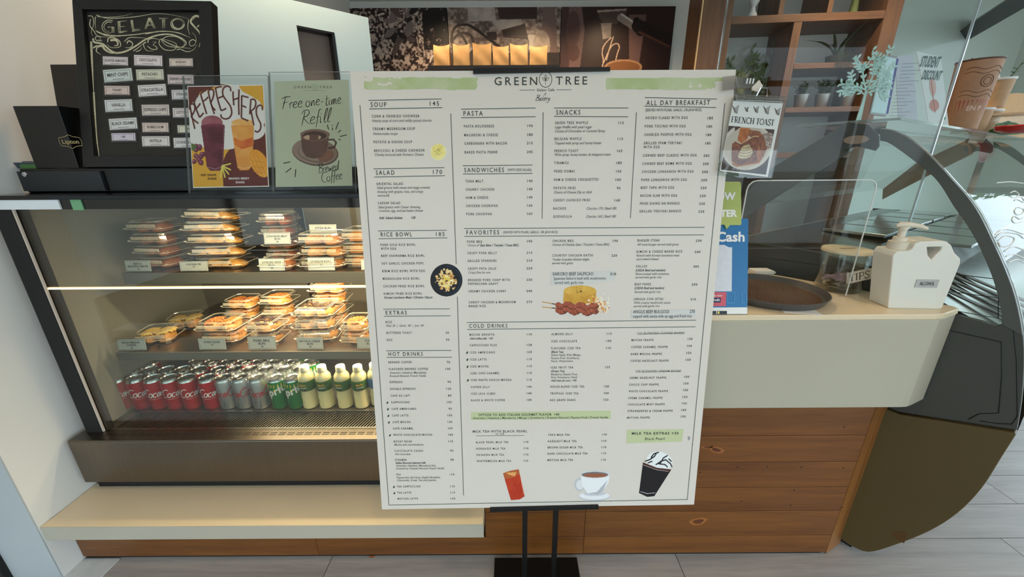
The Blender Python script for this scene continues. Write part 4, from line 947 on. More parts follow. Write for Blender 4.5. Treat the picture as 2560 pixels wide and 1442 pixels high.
scr('Brewed', 1555, 1148, 100, 9, .0014, .86); scr('Coffee', 1590, 1250, 105, 10, .0014, .9)
for pts in ([(1652, 620), (1668, 672)], [(1708, 620), (1708, 630)], [(1706, 650), (1710, 680)], [(1775, 592), (1745, 670)], [(1800, 678), (1770, 705)], [(1866, 730), (1790, 748)], [(1775, 775), (1800, 786)],
            [(1172, 1040), (1248, 1024)], [(1198, 1140), (1260, 1092)], [(1308, 1105), (1300, 1190)]): m = MB(); stroke(m, f2, Z4, pts, .0022, yy, 1); part(P2, 'pen_dash', m, M_black)
[part(P2, 'handwritten_word', q, M_black) for q in wl_]
m = MB()
for s, x0, x1 in (('GREEN', 1282, 1475), ('TREE', 1565, 1705)): a = pz(x0, 222); put_text(m, s, a[0], a[1], .0062, yy, width=pz(x1, 222)[0] - a[0], spacing=1.35)
c_ = pz(1518, 208); m.ribbon([(c_[0] + .007 * math.cos(a), c_[1] + .008 * math.sin(a)) for a in np.linspace(0, 6.28, 24)], .0006, yy); leaf_line(m, c_[0], c_[1] - .004, .008, .003, R(90), .0004, yy)
m.ribbon([pz(1395, 246), pz(1630, 244)], .0005, yy); part(P2, 'logo_lettering', m, mat('logo_grey', (104, 112, 96), .5))

# chalkboard
cbp = at(230, 418, Z=ZH) if False else None
f3 = Frame((-.95, 1.117, ZH), (-TL_, 0, R(1.0)))
Z1 = zc(180, 0, 6.268)
def c3(px, py, y=0): p = f3.hit(px, py, 1, y); return (p.x, p.z)
cb = thing('gelato_chalkboard', 'black framed chalkboard headed gelato in chalk, leaning on the case top', 'chalkboard', f3.loc, f3.rot)
o = [c3(192, 4), c3(536, 10), c3(552, 440), c3(219, 418)]
zb = 0.0; o[2] = (o[2][0], zb); o[3] = (o[3][0], zb)
i_ = [c3(217, 30), c3(505, 32), c3(520, 404), c3(246, 398)]
i_[2] = (i_[2][0], .030); i_[3] = (i_[3][0], .030)
M_cbf = mat('chalkboard_frame', (20, 19, 18), 0.45, noise=.2, nscale=30)
for k in range(4):
    a, b, c_, d = o[k], o[(k + 1) % 4], i_[(k + 1) % 4], i_[k]
    part(cb, 'frame_rail', MB().prism([a, b, c_, d], -.012, .012), M_cbf, bevel=.001)
part(cb, 'slate', MB().prism(i_, -.001, .004), mat('slate', (38, 35, 31), 0.75, noise=.22, nscale=14))
M_chalk = mat('chalk', (196, 188, 156), 0.9, noise=.25, nscale=300)
yy = -.0016
chalk = [MB()]
def ch(pts, wd=.0013, k=4, new=False):
    q = [c3(*Z1(x, y), yy) for x, y in pts]; q = smooth_line(q, k) if k > 1 else q; chalk[-1].ribbon(q, wd * 1.4, yy, lambda t: .7 + .5 * math.sin(3 * t + 1))
def ch2(pts, off=26, k=4):
    for d in (-off / 2, off / 2): ch([(x + d, y) for x, y in pts], .0013, k)
    ch(pts, .0010, k)
ch([(640, 325), (560, 315), (490, 360), (470, 430), (500, 490), (560, 520), (640, 500)]); ch([(620, 350), (560, 345), (515, 380), (500, 430), (530, 480), (590, 495)])
ch([(560, 425), (650, 420)], k=1); ch2([(640, 420), (645, 515)], 30, 1)
ch2([(735, 340), (745, 515)], 30, 1); ch([(720, 340), (860, 325)], k=1); ch([(750, 420), (835, 410)], k=1); ch([(740, 515), (870, 490)], k=1); ch([(740, 500), (850, 480)], k=1)
ch2([(935, 315), (960, 490)], 26, 1); ch([(940, 490), (1075, 470)], k=1); ch([(960, 465), (1060, 455)], k=1)
ch2([(1215, 280), (1150, 455)], 26, 1); ch2([(1215, 280), (1295, 445)], 30, 1); ch([(1180, 395), (1270, 390)], k=1)
ch2([(1435, 300), (1435, 445)], 36, 1); ch([(1365, 290), (1505, 285)], k=1)
for r in (1.0, .82): ch([(1655 + 108 * r * math.cos(a), 375 + 88 * r * math.sin(a)) for a in np.linspace(0, 6.28, 14)])
ch([(1680, 460), (1600, 420), (1575, 350), (1600, 310)], .0016)
part(cb, 'chalk_heading', chalk[-1], M_chalk); 
def sec(): chalk.append(MB())
sec(); ch([(380, 235), (520, 280), (700, 285), (1000, 262), (1300, 215), (1550, 230), (1820, 290)]); ch([(390, 260), (560, 270), (800, 250), (950, 205)], .0009); ch([(370, 260), (362, 350), (372, 460)]); ch([(1830, 300), (1815, 430), (1845, 550)])
ch([(370, 480), (500, 535), (700, 560), (1000, 540), (1300, 500), (1600, 505), (1855, 590)], .0016); ch([(390, 500), (560, 565), (760, 570)], .0012); ch([(1150, 530), (1400, 490), (1650, 510), (1790, 560)], .0018)
part(cb, 'chalk_banner', chalk[-1], M_chalk)
sec(); ch([(330, 600), (350, 660), (480, 690), (600, 790), (700, 830), (850, 800), (1000, 720), (1150, 620), (1350, 550), (1550, 540), (1720, 600), (1790, 680), (1700, 740), (1500, 720), (1400, 640)], .0030, 6)
ch([(470, 640), (380, 630), (370, 580), (430, 575), (450, 610), (410, 620)]); ch([(560, 660), (570, 600), (650, 590), (740, 640), (760, 720), (700, 745), (600, 740), (550, 690)], .0018)
ch([(600, 630), (690, 630), (720, 700), (660, 720)], .0035); ch([(330, 750), (400, 720), (380, 800), (450, 855)], .0025); ch([(400, 730), (470, 720), (520, 780), (620, 830), (780, 830)], .0035, 5)
ch([(820, 650), (900, 590), (1060, 590), (1180, 600)]); ch([(860, 680), (890, 640), (950, 680), (920, 740), (830, 745)], .002); ch([(960, 800), (1060, 730), (1150, 650)]); ch([(1000, 810), (1060, 790), (1100, 740)])
ch([(1190, 670), (1200, 620), (1270, 600), (1370, 620)], .0018); ch([(1160, 660), (1120, 700), (1170, 790), (1280, 800)]); ch([(1180, 720), (1250, 770), (1330, 770), (1320, 730), (1270, 700), (1320, 660), (1260, 655)])
part(cb, 'chalk_scroll', chalk[-1], M_chalk)
sec(); ch([(1370, 620), (1370, 700), (1460, 780), (1600, 780), (1640, 700), (1560, 650), (1450, 620), (1380, 610)]); ch([(1400, 620), (1500, 570), (1650, 580), (1760, 660), (1740, 740)]); ch([(1380, 610), (1560, 700), (1700, 740), (1860, 760)], .0016)
ch([(1950, 650), (1890, 620), (1840, 660), (1860, 720), (1930, 690), (1940, 580), (1880, 510)]); ch([(1640, 780), (1700, 770), (1800, 810), (1900, 780), (1960, 700)]); ch([(1900, 260), (1860, 340), (1920, 420), (1990, 500), (2020, 600), (1990, 740)], .0030)
part(cb, 'chalk_scroll', chalk[-1], M_chalk); sec(); ch([(1880, 300), (1940, 250), (2010, 280), (2020, 360), (1960, 430)], .0035); ch([(1960, 420), (2040, 380), (2040, 540)], .002)
ch([(250, 250), (320, 260), (340, 380), (300, 500), (330, 570)]); ch([(290, 300), (280, 400), (340, 480), (400, 560), (560, 585)], .0016)
part(cb, 'chalk_scroll', chalk[-1], M_chalk)
sec(); ch([(300, 650), (315, 1000), (340, 1440)], .0035, 3); p0 = (340, 1440)
ch([(340, 1440), (380, 2100), (430, 2480)], .0030, 3); sec(); ch([(430, 2490), (1200, 2500), (2000, 2500)], .0022, 3); part(cb, 'chalk_border', chalk[-1], M_chalk); part(cb, 'chalk_border', chalk[-2], M_chalk); sec(); ch([(2050, 650), (2075, 1100), (2085, 1400)], .0014, 3)
part(cb, 'chalk_border', chalk[-1], M_chalk)
# flavour tags
Z0 = zc(0, 0, 2.8444)
tags = (('ROASTED ALMONDS', 738, 408, 918, 472, (214, 204, 204)), ('CIOCCOLATO', 960, 398, 1162, 476, (224, 212, 212)), ('HAZELNUT', 1210, 420, 1378, 480, (216, 198, 186)),
        ('MINT CHIPS', 742, 495, 950, 588, (196, 204, 200)), ('PISTACHIO', 975, 498, 1172, 576, (206, 204, 184)), ('FERRERO ROCHER', 1198, 536, 1384, 606, (206, 190, 190)),
        ('YOGURT', 750, 615, 930, 682, (206, 186, 180)), ('STRACIATELLA', 988, 606, 1190, 690, (216, 210, 210)), ('STRAWBERRY', 1226, 642, 1412, 714, (206, 204, 206)),
        ('VANILLA', 752, 712, 950, 800, (206, 208, 208)), ('ESPRESSO CHIPS', 1014, 748, 1212, 828, (202, 192, 184)), ('COTTON CANDY', 1234, 772, 1424, 842, (212, 202, 202)),
        ('BLACK SESAME', 782, 844, 984, 926, (206, 206, 206)), ('BUBBLE GUM', 1018, 876, 1206, 946, (206, 190, 180)), ('MANGO', 1268, 894, 1440, 952, (206, 206, 186)),
        ('UBE', 800, 950, 972, 1008, (200, 192, 204)), ('NUTELLA', 1016, 972, 1214, 1046, (208, 204, 200)), ('COOKIES & CREAM', 1240, 982, 1436, 1056, (212, 210, 210)))
rows = ['top', 'second', 'third', 'fourth', 'fifth', 'bottom']; colsn = ['left', 'middle', 'right']
for k, (s, x0, y0, x1, y1, col) in enumerate(tags):
    a, b = c3(*Z0(x0, y0)), c3(*Z0(x1, y1)); cx, cz = (a[0] + b[0]) / 2, (a[1] + b[1]) / 2; w_, h_ = abs(b[0] - a[0]), abs(a[1] - b[1])
    rt = R({3: 4, 9: 2, 12: 3, 7: 3, 0: -2, 1: -2}.get(k, random.uniform(-1, 1)))
    M = f3.M @ Matrix.Translation((cx, 0, cz))
    t = thing('flavour_tag', f'white flavour tag in the {colsn[k % 3]} column, {rows[k // 3]} row of the chalkboard', 'tag', M.translation, f3.rot, 'flavour tags on the chalkboard')
    Ry = Matrix.Rotation(-rt, 4, 'Y')
    part(t, 'sleeve', MB().box(-w_ / 2 - .004, w_ / 2 + .004, -.0024, -.0012, -h_ / 2 - .003, h_ / 2 + .003).xf(Ry), mat('tag_sleeve', (58, 56, 54), .25))
    part(t, 'card', MB().box(-w_ / 2, w_ / 2, -.0030, -.0025, -h_ / 2 + .002, h_ / 2).xf(Ry), mat('tag_%d' % k, col, .5))
    m = MB(); hh = h_ * .26
    put_text(m, s, 0, -hh * .2, hh, -.0034, align='c', bold=.01, width=min(w_ * .8, len(s) * hh * .62)); put_text(m, 'GELATO', 0, -h_ * .32, hh * .35, -.0034, align='c') if False else None
    m.box(-w_ * .2, w_ * .2, -.0034, -.0033, -h_ * .28, -h_ * .25)
    for sx in (-1, 1): m.box(sx * w_ * .44 - .0003, sx * w_ * .44 + .0003, -.0034, -.0033, -h_ * .38, h_ * .38)
    for sz in (-1, 1): m.box(-w_ * .44, w_ * .44, -.0034, -.0033, sz * h_ * .38 - .0003, sz * h_ * .38 + .0003)
    part(t, 'lettering', m.xf(Ry), mat('tag_ink', (74, 66, 66), .6))
# tea box with its lid raised
tb = thing('tea_box', 'black wooden tea box with its lid propped open', 'box', (-1.22, 1.22, ZH))
YB = 1.106
a = at(31, 265, Y=YB); x0, x1, zt = max(a.x, XW + .002), -1.186, a.z
M_box = mat('tea_box_black', (13, 13, 14), .3)
T = lambda mb: sh(mb, (-1.22, 1.22, ZH))
part(tb, 'box_front', T(MB().box(x0, x1, YB, YB + .008, ZH + .0005, zt)), M_box, bevel=.001)
part(tb, 'box_back', T(MB().box(x0, x1, 1.192, 1.20, ZH + .0005, zt)), M_box)
for xx in (x0, x1 - .006): part(tb, 'box_side', T(MB().box(xx, xx + .006, YB + .0085, 1.1915, ZH + .0005, zt)), M_box)
part(tb, 'box_base', T(MB().box(x0 + .0065, x1 - .0065, YB + .0085, 1.1915, ZH + .001, ZH + .006)), M_box)
lid = MB().prism([(x0, 0), (-1.08, 0), (-1.08, .128), (x0, .128)], -.004, .004); lid.xf(Matrix.Translation((0, 1.215, zt - .004)) @ Matrix.Rotation(R(-10), 4, 'X'))
part(tb, 'lid', T(lid), mat('lid_dark', (30, 24, 21), .35), bevel=.001)
lm = MB(); YL = YB - .0006; p = at(176, 354, Y=YL); wv = at(203, 354, Y=YL).x - at(151, 354, Y=YL).x
put_text(lm, 'Lipton', p.x, p.z - .005, .010, YL, align='c', width=wv * .8, bold=.01)
ol = [(p.x + dx * wv, p.z + dz) for dx, dz in ((-.5, -.010), (-.54, 0), (-.5, .010), (-.22, .012), (0, .017), (.22, .012), (.5, .010), (.54, 0), (.5, -.010), (.22, -.012), (0, -.017), (-.22, -.012), (-.5, -.010))]
lm.ribbon(ol, .0011, YL); part(tb, 'gold_lettering', T(lm), mat('gold_print', (190, 170, 120), .35, metal=.4))
# small things beside the box
p = at(85, 398, Y=1.13)
single('phone_stand', MB().prism([(-.032, 0), (.03, 0), (.024, .016), (-.04, .016)], -.014, .014).prism([(-.014, .0165), (.012, .0165), (.01, .019), (-.012, .019)], -.015, -.006), mat('blue_grey_plastic', (44, 62, 74), .4), 'small dark blue plastic stand beside the tea box', 'stand', (p.x, 1.125, ZH), bevel=.001)
p = at(22, 402, Y=1.13)
single('green_case', MB().prism([(-.04, 0), (.026, 0), (.02, .011), (-.04, .011)], -.02, .02).box(-.04, .018, -.021, -.0202, .004, .006), mat('green_plastic', (70, 112, 56), .45), 'small flat green case at the left end of the case top', 'case', (-1.31, 1.13, ZH), bevel=.001)
# striped paper cup behind the chalkboard
pc_ = at(566, 205, Y=1.42); cup = thing('paper_cup', 'tall black paper cup with white curved stripes behind the chalkboard', 'cup', (at(552, 200, Y=1.42).x, 1.42, ZH), (0, R(9), 0))
prof = [(.031, 0), (.032, .002), (.050, .245), (.0505, .25)]
part(cup, 'body', MB().lathe(prof, 40, capt=False), mat('cup_black', (16, 16, 17), .45), smooth=True)
part(cup, 'rim', MB().lathe([(.0505, .246), (.0535, .248), (.0535, .253), (.050, .255), (.048, .252), (.048, .246)], 40, capb=False, capt=False), M_paper, smooth=True)
part(cup, 'liner', MB().lathe([(.03, .004), (.047, .246)], 30, capt=False), M_paper, smooth=True)
for k in range(11):
    pts = []
    for j in range(17):
        a = R(-150 + j * 9); z = .05 + k * .016 + .045 * math.sin(j / 16 * math.pi * .6) + .03; z -= j * .0035
        r = .032 + (z / .25) * .018 + .0006; pts.append((r * math.cos(a), r * math.sin(a), z))
    mb = MB(); n = len(pts); mb.add(pts + [(q[0] * 1.001, q[1] * 1.001, q[2] + .006) for q in pts], [(j, j + 1, n + j + 1, n + j) for j in range(n - 1)])
    part(cup, 'stripe', mb, M_paper)

# ================================================================== INSIDE THE CAKE CASE
ZDK = .4003
def wrap(r, a0):
    """text x -> angle round the can, seen from the front (local -y)"""
    return lambda x, z: (r * math.sin(a0 + x / r), -r * math.cos(a0 + x / r), z)
CAN_R, CAN_H = .0272, .115
M_alu = mat('can_aluminium', (206, 206, 204), .25, metal=1.0)
M_tab = mat('can_tab', (190, 190, 188), .3, metal=1.0)
def can_proto(kind):
    o = bpy.data.objects.new('soda_can', None); C.objects.link(o)
    body = {'red': (186, 20, 28), 'silver': (188, 190, 194), 'green': (36, 120, 62)}[kind]
    Mb = mat('can_' + kind, body, .3, metal=.35 if kind != 'silver' else .8)
    r, h = CAN_R, CAN_H
    part(o, 'body', MB().lathe([(r * .82, 0), (r * .96, .004), (r, .010), (r, h - .016), (r * .97, h - .011)], 28, capt=False), Mb, smooth=True)
    nk = part(o, 'lid', MB().lathe([(r * .97, h - .011), (r * .86, h - .003), (r * .88, h), (r * .84, h), (r * .80, h - .004), (r * .3, h - .0045), (0.0005, h - .0045)], 28, capb=False), M_alu, smooth=True)
    tabm = MB().box(-.004, .004, -.010, .006, h - .0042, h - .0034); part(o, 'pull_tab', tabm, M_tab)
    m = MB(); rr = r + .0003
    if kind in ('red', 'silver'):
        script(m, 'Coca', -.0335, .052, .030, .0030, shear=.3, k=.95, fmap=wrap(rr, 0)); script(m, '-Cola', .012, .052, .030, .0030, shear=.3, k=.95, fmap=wrap(rr, 0))
        put_text(m, 'ORIGINAL TASTE', -.016, .043, .0026, fmap=wrap(rr, 0), spacing=1.2)
        part(o, 'lettering', m, mat('can_white_print', (226, 222, 222), .4) if kind == 'red' else mat('can_red_print', (168, 28, 38), .4))
        if kind == 'silver':
            m2 = MB(); P = [(a, z) for a, z in ((-.008, .040), (-.010, .012), (-.004, .004), (.004, .004), (.010, .012), (.008, .040))]
            m2.add([wrap(rr, 0)(a, z) for a, z in P], [tuple(range(6))]); part(o, 'side_panel', m2, mat('can_dark_panel', (92, 94, 98), .4))
    else:
        put_text(m, 'Sprite', -.036, .047, .026, fmap=wrap(rr, .3), bold=.03, rot=R(18), shear=.2)
        part(o, 'lettering', m, mat('can_white_print', (226, 222, 222), .4))
        m2 = MB(); n = 16
        vs = [wrap(rr - .0001, 0)(-math.pi * r + 2 * math.pi * r * i / n, h - .018) for i in range(n)] + [wrap(rr - .0001, 0)(-math.pi * r + 2 * math.pi * r * i / n, h - .033 + .006 * math.sin(i)) for i in range(n)]
        m2.add(vs, [(i, n + i, n + (i + 1) % n, (i + 1) % n) for i in range(n)]); part(o, 'yellow_band', m2, mat('can_yellow', (206, 190, 50), .35, metal=.3))
        m3 = MB(); m3.add([wrap(rr, .3)(.002 + .004 * math.cos(a), .074 + .005 * math.sin(a)) for a in np.linspace(0, 6.0, 12)], [tuple(range(12))]); part(o, 'yellow_dot', m3, mat('can_yellow', (206, 190, 50), .35))
    return o
protos = {}
ordn = ['first', 'second', 'third', 'fourth', 'fifth', 'sixth', 'seventh', 'eighth', 'ninth', 'tenth', 'eleventh']
rowsx = (('front row', 1.137, 943, ((293, 'r'), (337, 'r'), (381, 'r'), (422, 'r'), (466, 'r'), (517, 'r'), (556, 's'), (599, 's'), (641, 's'), (689, 'g'), (729, 'g'))),
         ('second row', 1.192, 921, ((331, 'r'), (374, 'r'), (416, 'r'), (456, 'r'), (497, 'r'), (546, 'r'), (584, 's'), (624, 's'), (665, 's'), (711, 's'), (748, 'g'))),
         ('third row', 1.247, 903, ((374, 'r'), (490, 'r'), (530, 'r'), (572, 'r'), (611, 'r'), (650, 's'), (692, 's'), (736, 's'), (778, 'g'))),
         ('back row', 1.302, 890, ((520, 'r'), (560, 'r'), (600, 'r'), (640, 'r'), (684, 's'), (726, 's'), (768, 'g'))))
KN = {'r': 'red', 's': 'silver', 'g': 'green'}
for rn, yy_, ypx, xs in rowsx:
    cnt_ = {}; lastx = -9
    for px, k in xs:
        cnt_[k] = cnt_.get(k, 0) + 1
        X = max(at(px, ypx, Y=yy_).x, lastx + .0552); lastx = X
        kd = KN[k]
        if kd not in protos: o = protos[kd] = can_proto(kd)
        else: o = copy_tree(protos[kd])
        o.location = (X, yy_, ZDK); o.rotation_euler = (0, 0, R(random.uniform(-38, 38) if rn != 'front row' else {'r': random.uniform(-30, 45), 's': random.uniform(-35, 10), 'g': -10}[k]))
        col = {'red': 'red soda can', 'silver': 'silver soda can with red script', 'green': 'green and yellow soda can'}[kd]
        tot = sum(1 for q in xs if q[1] == k)
        lab = f'only {col} in the {rn}' if tot == 1 else f'{col}, {ordn[cnt_[k] - 1]} from the left in the {rn}'
        tag(o, lab, 'can', 'soda cans at the bottom of the cake case')
# juice bottles
def bottle_proto():
    o = bpy.data.objects.new('juice_bottle', None); C.objects.link(o)
    Mj = mat('pale_juice', (216, 206, 158), .15, trans=.0, sss=0, coat=.6, noise=.05, nscale=40)
    part(o, 'body', MB().lathe([(.020, 0), (.0245, .004), (.025, .02), (.0235, .03), (.025, .045), (.0235, .06), (.0255, .072), (.0255, .110), (.0235, .122), (.015, .134), (.0115, .138)], 24, capt=True), Mj, smooth=True)
    part(o, 'neck_shoulder', MB().lathe([(.0262, .1105), (.024, .1235), (.0155, .1355), (.012, .1395)], 24, capb=False, capt=False), M_plastic, smooth=True)
    part(o, 'wrapper', MB().lathe([(.0262, .072), (.0264, .073), (.0264, .107), (.0262, .108)], 28, capb=False, capt=False), mat('wrapper_green', (52, 92, 36), .35, noise=.25, nscale=60), smooth=True)
    part(o, 'cap', MB().lathe([(.0150, .136), (.0154, .137), (.0148, .154), (.0138, .1555)], 20), mat('cap_frosted', (206, 200, 176), .4), smooth=True)
    m = MB(); f_ = wrap(.0267, 0); put_text(m, 'Magic', 0, .092, .0065, align='c', fmap=f_, bold=.03, rot=R(4)); 
    part(o, 'orange_lettering', m, mat('orange_print', (226, 158, 44), .4)); m = MB()
    put_text(m, 'Lemon', 0, .083, .0055, align='c', fmap=f_, bold=.01, shear=.3); part(o, 'white_lettering', m, M_paper)
    m = MB(); 
    for cx in (-.008, .006): m.add([f_(cx + .0055 * math.cos(a), .0775 + .004 * math.sin(a)) for a in np.linspace(0, 5.8, 10)], [tuple(range(10))])
    part(o, 'fruit_print', m, mat('fruit_print', (40, 52, 26), .4)); return o
pb = None
for i, px in enumerate((772, 814, 860, 902)):
    if pb is None: o = pb = bottle_proto()
    else: o = copy_tree(pb)
    o.location = (at(px, 985, Y=1.135).x + .002, 1.135, ZDK); o.rotation_euler = (0, 0, R((-4, 5, -8, 20)[i]))
    tag(o, f'small juice bottle with green wrapper, {ordn[i]} from the left', 'bottle', 'juice bottles beside the soda cans')
o = copy_tree(pb); o.location = (at(938, 960, Y=1.15).x + .004, 1.15, ZDK); tag(o, 'bottle with a blue wrapper cut off by the menu board edge', 'bottle')
for c_ in o.children:
    if c_.name.startswith('wrapper'): c_.data = c_.data.copy(); c_.data.materials[0] = mat('wrapper_blue', (70, 110, 150), .35)
    if 'lettering' in c_.name or 'fruit' in c_.name: bpy.data.objects.remove(c_)

# clear clamshell packs
def clam_mb(w_, d_, h_, ztop=.55):
    """lid shell: raised top panel with a stepped rim"""
    m = MB(); lv = [(1.0, .42), (.95, .44), (.90, .80), (.82, .86), (.80, 1.0), (.74, 1.0), (.73, .95)]
    def ring(s_, z):
        pts = []; rx, ry = w_ / 2 * s_, d_ / 2 * s_ + (s_ - 1) * .0; c_ = .22
        for (sx, sy) in ((1, 1), (-1, 1), (-1, -1), (1, -1)):
            q = [(rx * (1 - c_), ry), (rx, ry * (1 - c_))]
            if sx * sy < 0: q = q[::-1]
            pts += [(sx * a, sy * b, z * h_) for a, b in (q[::-1] if (sx, sy) in ((1, 1), (-1, -1)) else q[::-1])]
        return pts
    n = 8; vs = []
    for s_, z in lv: vs += ring(s_, z)
    fs = [(i * n + k, i * n + (k + 1) % n, (i + 1) * n + (k + 1) % n, (i + 1) * n + k) for i in range(len(lv) - 1) for k in range(n)]
    fs.append(tuple(range((len(lv) - 1) * n, len(lv) * n))); m.add(vs, fs)
    b = MB(); lv = [(.74, 0.0), (.82, .02), (.90, .38), (1.0, .40)]; vs = []
    for s_, z in lv: vs += ring(s_, z)
    fs = [(i * n + k, i * n + (k + 1) % n, (i + 1) * n + (k + 1) % n, (i + 1) * n + k) for i in range(len(lv) - 1) for k in range(n)] + [tuple(range(n))[::-1]]
    b.add(vs, fs)
    r = MB(); rg = ring(1.0, .41); r.tube([Vector(q) for q in rg + [rg[0]]], .0010, 5, cap=False)
    rg = ring(.81, .93); r.tube([Vector(q) for q in rg + [rg[0]]], .0008, 5, cap=False); rg = ring(.76, 1.0); r.tube([Vector(q) for q in rg + [rg[0]]], .0007, 5, cap=False)
    # little press studs at two corners and ribs along the front
    for sx in (-1, 1): r.lathe([(.0035, 0), (.004, .002), (.002, .003)], 8, (sx * w_ * .44, -d_ * .44, h_ * .42))
    for i in range(int(w_ / .0055)):
        x = -w_ * .36 + i * .0040
        if x < w_ * .36: r.box(x, x + .0011, -d_ * .465, -d_ * .425, h_ * .50, h_ * .78)
    return m, b, r
def blob(w_, d_, h_, seed, lump=.1, nu=22, nv=10, fr=3.0, flat_b=.25):
    m = MB(); rg = random.Random(seed); ph = [rg.random() * 6.3 for _ in range(8)]
    vs = []; fs = []
    for j in range(nv + 1):
        t = -math.pi / 2 * (flat_b) + (math.pi / 2 * (1 + flat_b)) * j / nv
        for i in range(nu):
            a = 2 * math.pi * i / nu
            q = 1 + lump * (math.sin(fr * a + ph[0] + 2 * t) * .5 + math.sin(2.3 * fr * a + ph[1]) * .25 + math.sin(5 * t + ph[2] + 4 * a) * .4) + rg.uniform(-1, 1) * lump * .35
            vs.append((w_ / 2 * math.cos(t) * math.cos(a) * q, d_ / 2 * math.cos(t) * math.sin(a) * q, h_ * (math.sin(t) + math.sin(math.pi / 2 * flat_b)) / (1 + math.sin(math.pi / 2 * flat_b)) * (q if t > 0 else 1)))
    for j in range(nv):
        for i in range(nu): fs.append((j * nu + i, j * nu + (i + 1) % nu, (j + 1) * nu + (i + 1) % nu, (j + 1) * nu + i))
    fs.append(tuple(range(nu))[::-1]); m.add(vs, fs); return m
def pie_mb(w_, d_, h_):
    """half-moon pasty with a crimped edge"""
    m = MB(); n = 20; prof = []
    vs = [(0, -d_ * .32, h_ * .5)]; rings = 5
    for j in range(1, rings + 1):
        s_ = j / rings
        for i in range(n + 1):
            a = math.pi * i / n; z = h_ * (1 - s_ ** 2.5) * math.sin(a) ** .35 * .9 + .004
            cr = 1 + (.03 * math.cos(i * math.pi) if j == rings else 0)
            vs.append((-math.cos(a) * w_ / 2 * s_ * cr, -d_ * .32 + math.sin(a) * d_ * .8 * s_ * cr, max(.003, z)))
    fs = [(0, 1 + i, 2 + i) for i in range(n)]
    for j in range(rings - 1):
        b0 = 1 + j * (n + 1); b1 = b0 + n + 1
        fs += [(b0 + i, b1 + i, b1 + i + 1, b0 + i + 1) for i in range(n)]
    m.add(vs, fs); k = len(vs)
    out = [vs[1 + (rings - 1) * (n + 1) + i] for i in range(n + 1)]
    m.add([(x, y, 0.001) for x, y, z in out] + out, [(i, i + 1, n + 2 + i, n + 1 + i) for i in range(n)] + [tuple(range(n + 1))])
    return m
def floss(m_, w_, d_, h_, seed, n=110, r=.0011):
    rg = random.Random(seed)
    for _ in range(n):
        a, rr = rg.random() * 6.28, math.sqrt(rg.random()); x, y = rr * w_ / 2 * math.cos(a), rr * d_ / 2 * math.sin(a); z = h_ * math.sqrt(max(0, 1 - rr * rr * .8))
        b = rg.random() * 6.28; L = .010 + rg.random() * .010
        m_.tube([(x - L * math.cos(b) / 2, y - L * math.sin(b) / 2, z - .002), (x, y, z + .003), (x + L * math.cos(b) / 2, y + L * math.sin(b) / 2, z - .002)], r, 4)
    return m_
FOOD = {
 'pie': ('golden half-moon pasties', (206, 150, 72)), 'bun': ('brown glazed buns', (150, 88, 44)), 'roll': ('sausage rolls', (178, 118, 62)),
 'bbq': ('reddish meat buns', (148, 78, 50)), 'floss': ('orange floss-topped buns', (214, 134, 58)), 'choc': ('dark chocolate-topped buns', (70, 42, 30)), 'ensay': ('cheese-topped pastries', (222, 190, 104))}
cl_protos = {}
def clam(kind, w_, d_, h_, loc, rz, label, group, tilt=0, rx=0):
    key = (kind, round(w_, 3), round(h_, 3))
    if key in cl_protos: o = copy_tree(cl_protos[key])
    else:
        o = bpy.data.objects.new('pastry_pack', None); C.objects.link(o); cl_protos[key] = o
        a, b, r = clam_mb(w_, d_, h_)
        nm, col = FOOD[kind]; Mf = mat('food_' + kind, col, .42, noise=.28, nscale=50, bump=.3, bscale=300, coat=.3)
        part(o, 'pack_base', b, M_plastic); part(o, 'pack_lid', a, M_plastic); part(o, 'rim', r, M_rim)
        nb = 2 if w_ > .11 else 1
        for i in range(nb):
            ox = (i - (nb - 1) / 2) * w_ * .40
            if kind == 'pie':
                f = pie_mb(w_ * .78 if nb == 1 else w_ * .5, d_ * .72, h_ * .62); f.xf(Matrix.Translation((ox, 0, h_ * .08))); part(o, 'pasty', f, Mf, smooth=True)
            else:
                f = blob((w_ * .72) / nb * 1.05, d_ * .66, h_ * .74, hash(kind) % 50 + i, .07 if kind in ('bun', 'bbq', 'roll') else .10); f.xf(Matrix.Translation((ox, 0, h_ * .08)))
                base = Mf if kind in ('bun', 'roll', 'bbq') else mat('food_bread', (196, 140, 78), .5, noise=.2, nscale=40)
                bo = part(o, 'bun', f, base, smooth=True)
                if kind in ('floss', 'ensay', 'choc'):
                    t = floss(MB(), w_ * .66 / nb, d_ * .56, h_ * .22, 5 + i, {'choc': 60, 'ensay': 150}.get(kind, 90), {'choc': .0022, 'ensay': .0021}.get(kind, .0014)); t.xf(Matrix.Translation((ox, 0, h_ * .60)))
                    part(bo, 'topping', t, mat('topping_' + kind, col, .5, noise=.2, nscale=90))
    o.location = loc; o.rotation_euler = (R(rx), R(tilt), R(rz)); return tag(o, label, 'food pack', group)
ZS1, ZS2 = .8762, .6282
def stack(kind, px, ypx, Y, n, w_, d_, h_, what, shelf, group, rzs=6, topt=0, zoff=0):
    z0 = (ZS1 if shelf == 'upper' else ZS2) + .0006 + zoff; X = at(px, ypx, Y=Y).x
    pos = ['lowest', 'second from the bottom', 'third from the bottom', 'fourth from the bottom', 'fifth from the bottom']
    for i in range(n):
        p = 'topmost' if (i == n - 1 and n > 1) else pos[i]
        lab = f'clear pack of {FOOD[kind][0]}, {what}' if n == 1 else f'pack of {FOOD[kind][0]}, {p}, {what}'
        clam(kind, w_, d_, h_, (X + random.uniform(-.004, .004) + (topt if i == n - 1 else 0), Y + random.uniform(-.003, .003), z0 + i * (h_ + .0005)), random.uniform(-rzs, rzs), lab, group)
GU, GL = 'pastry packs on the upper shelf', 'pastry packs on the lower shelf'
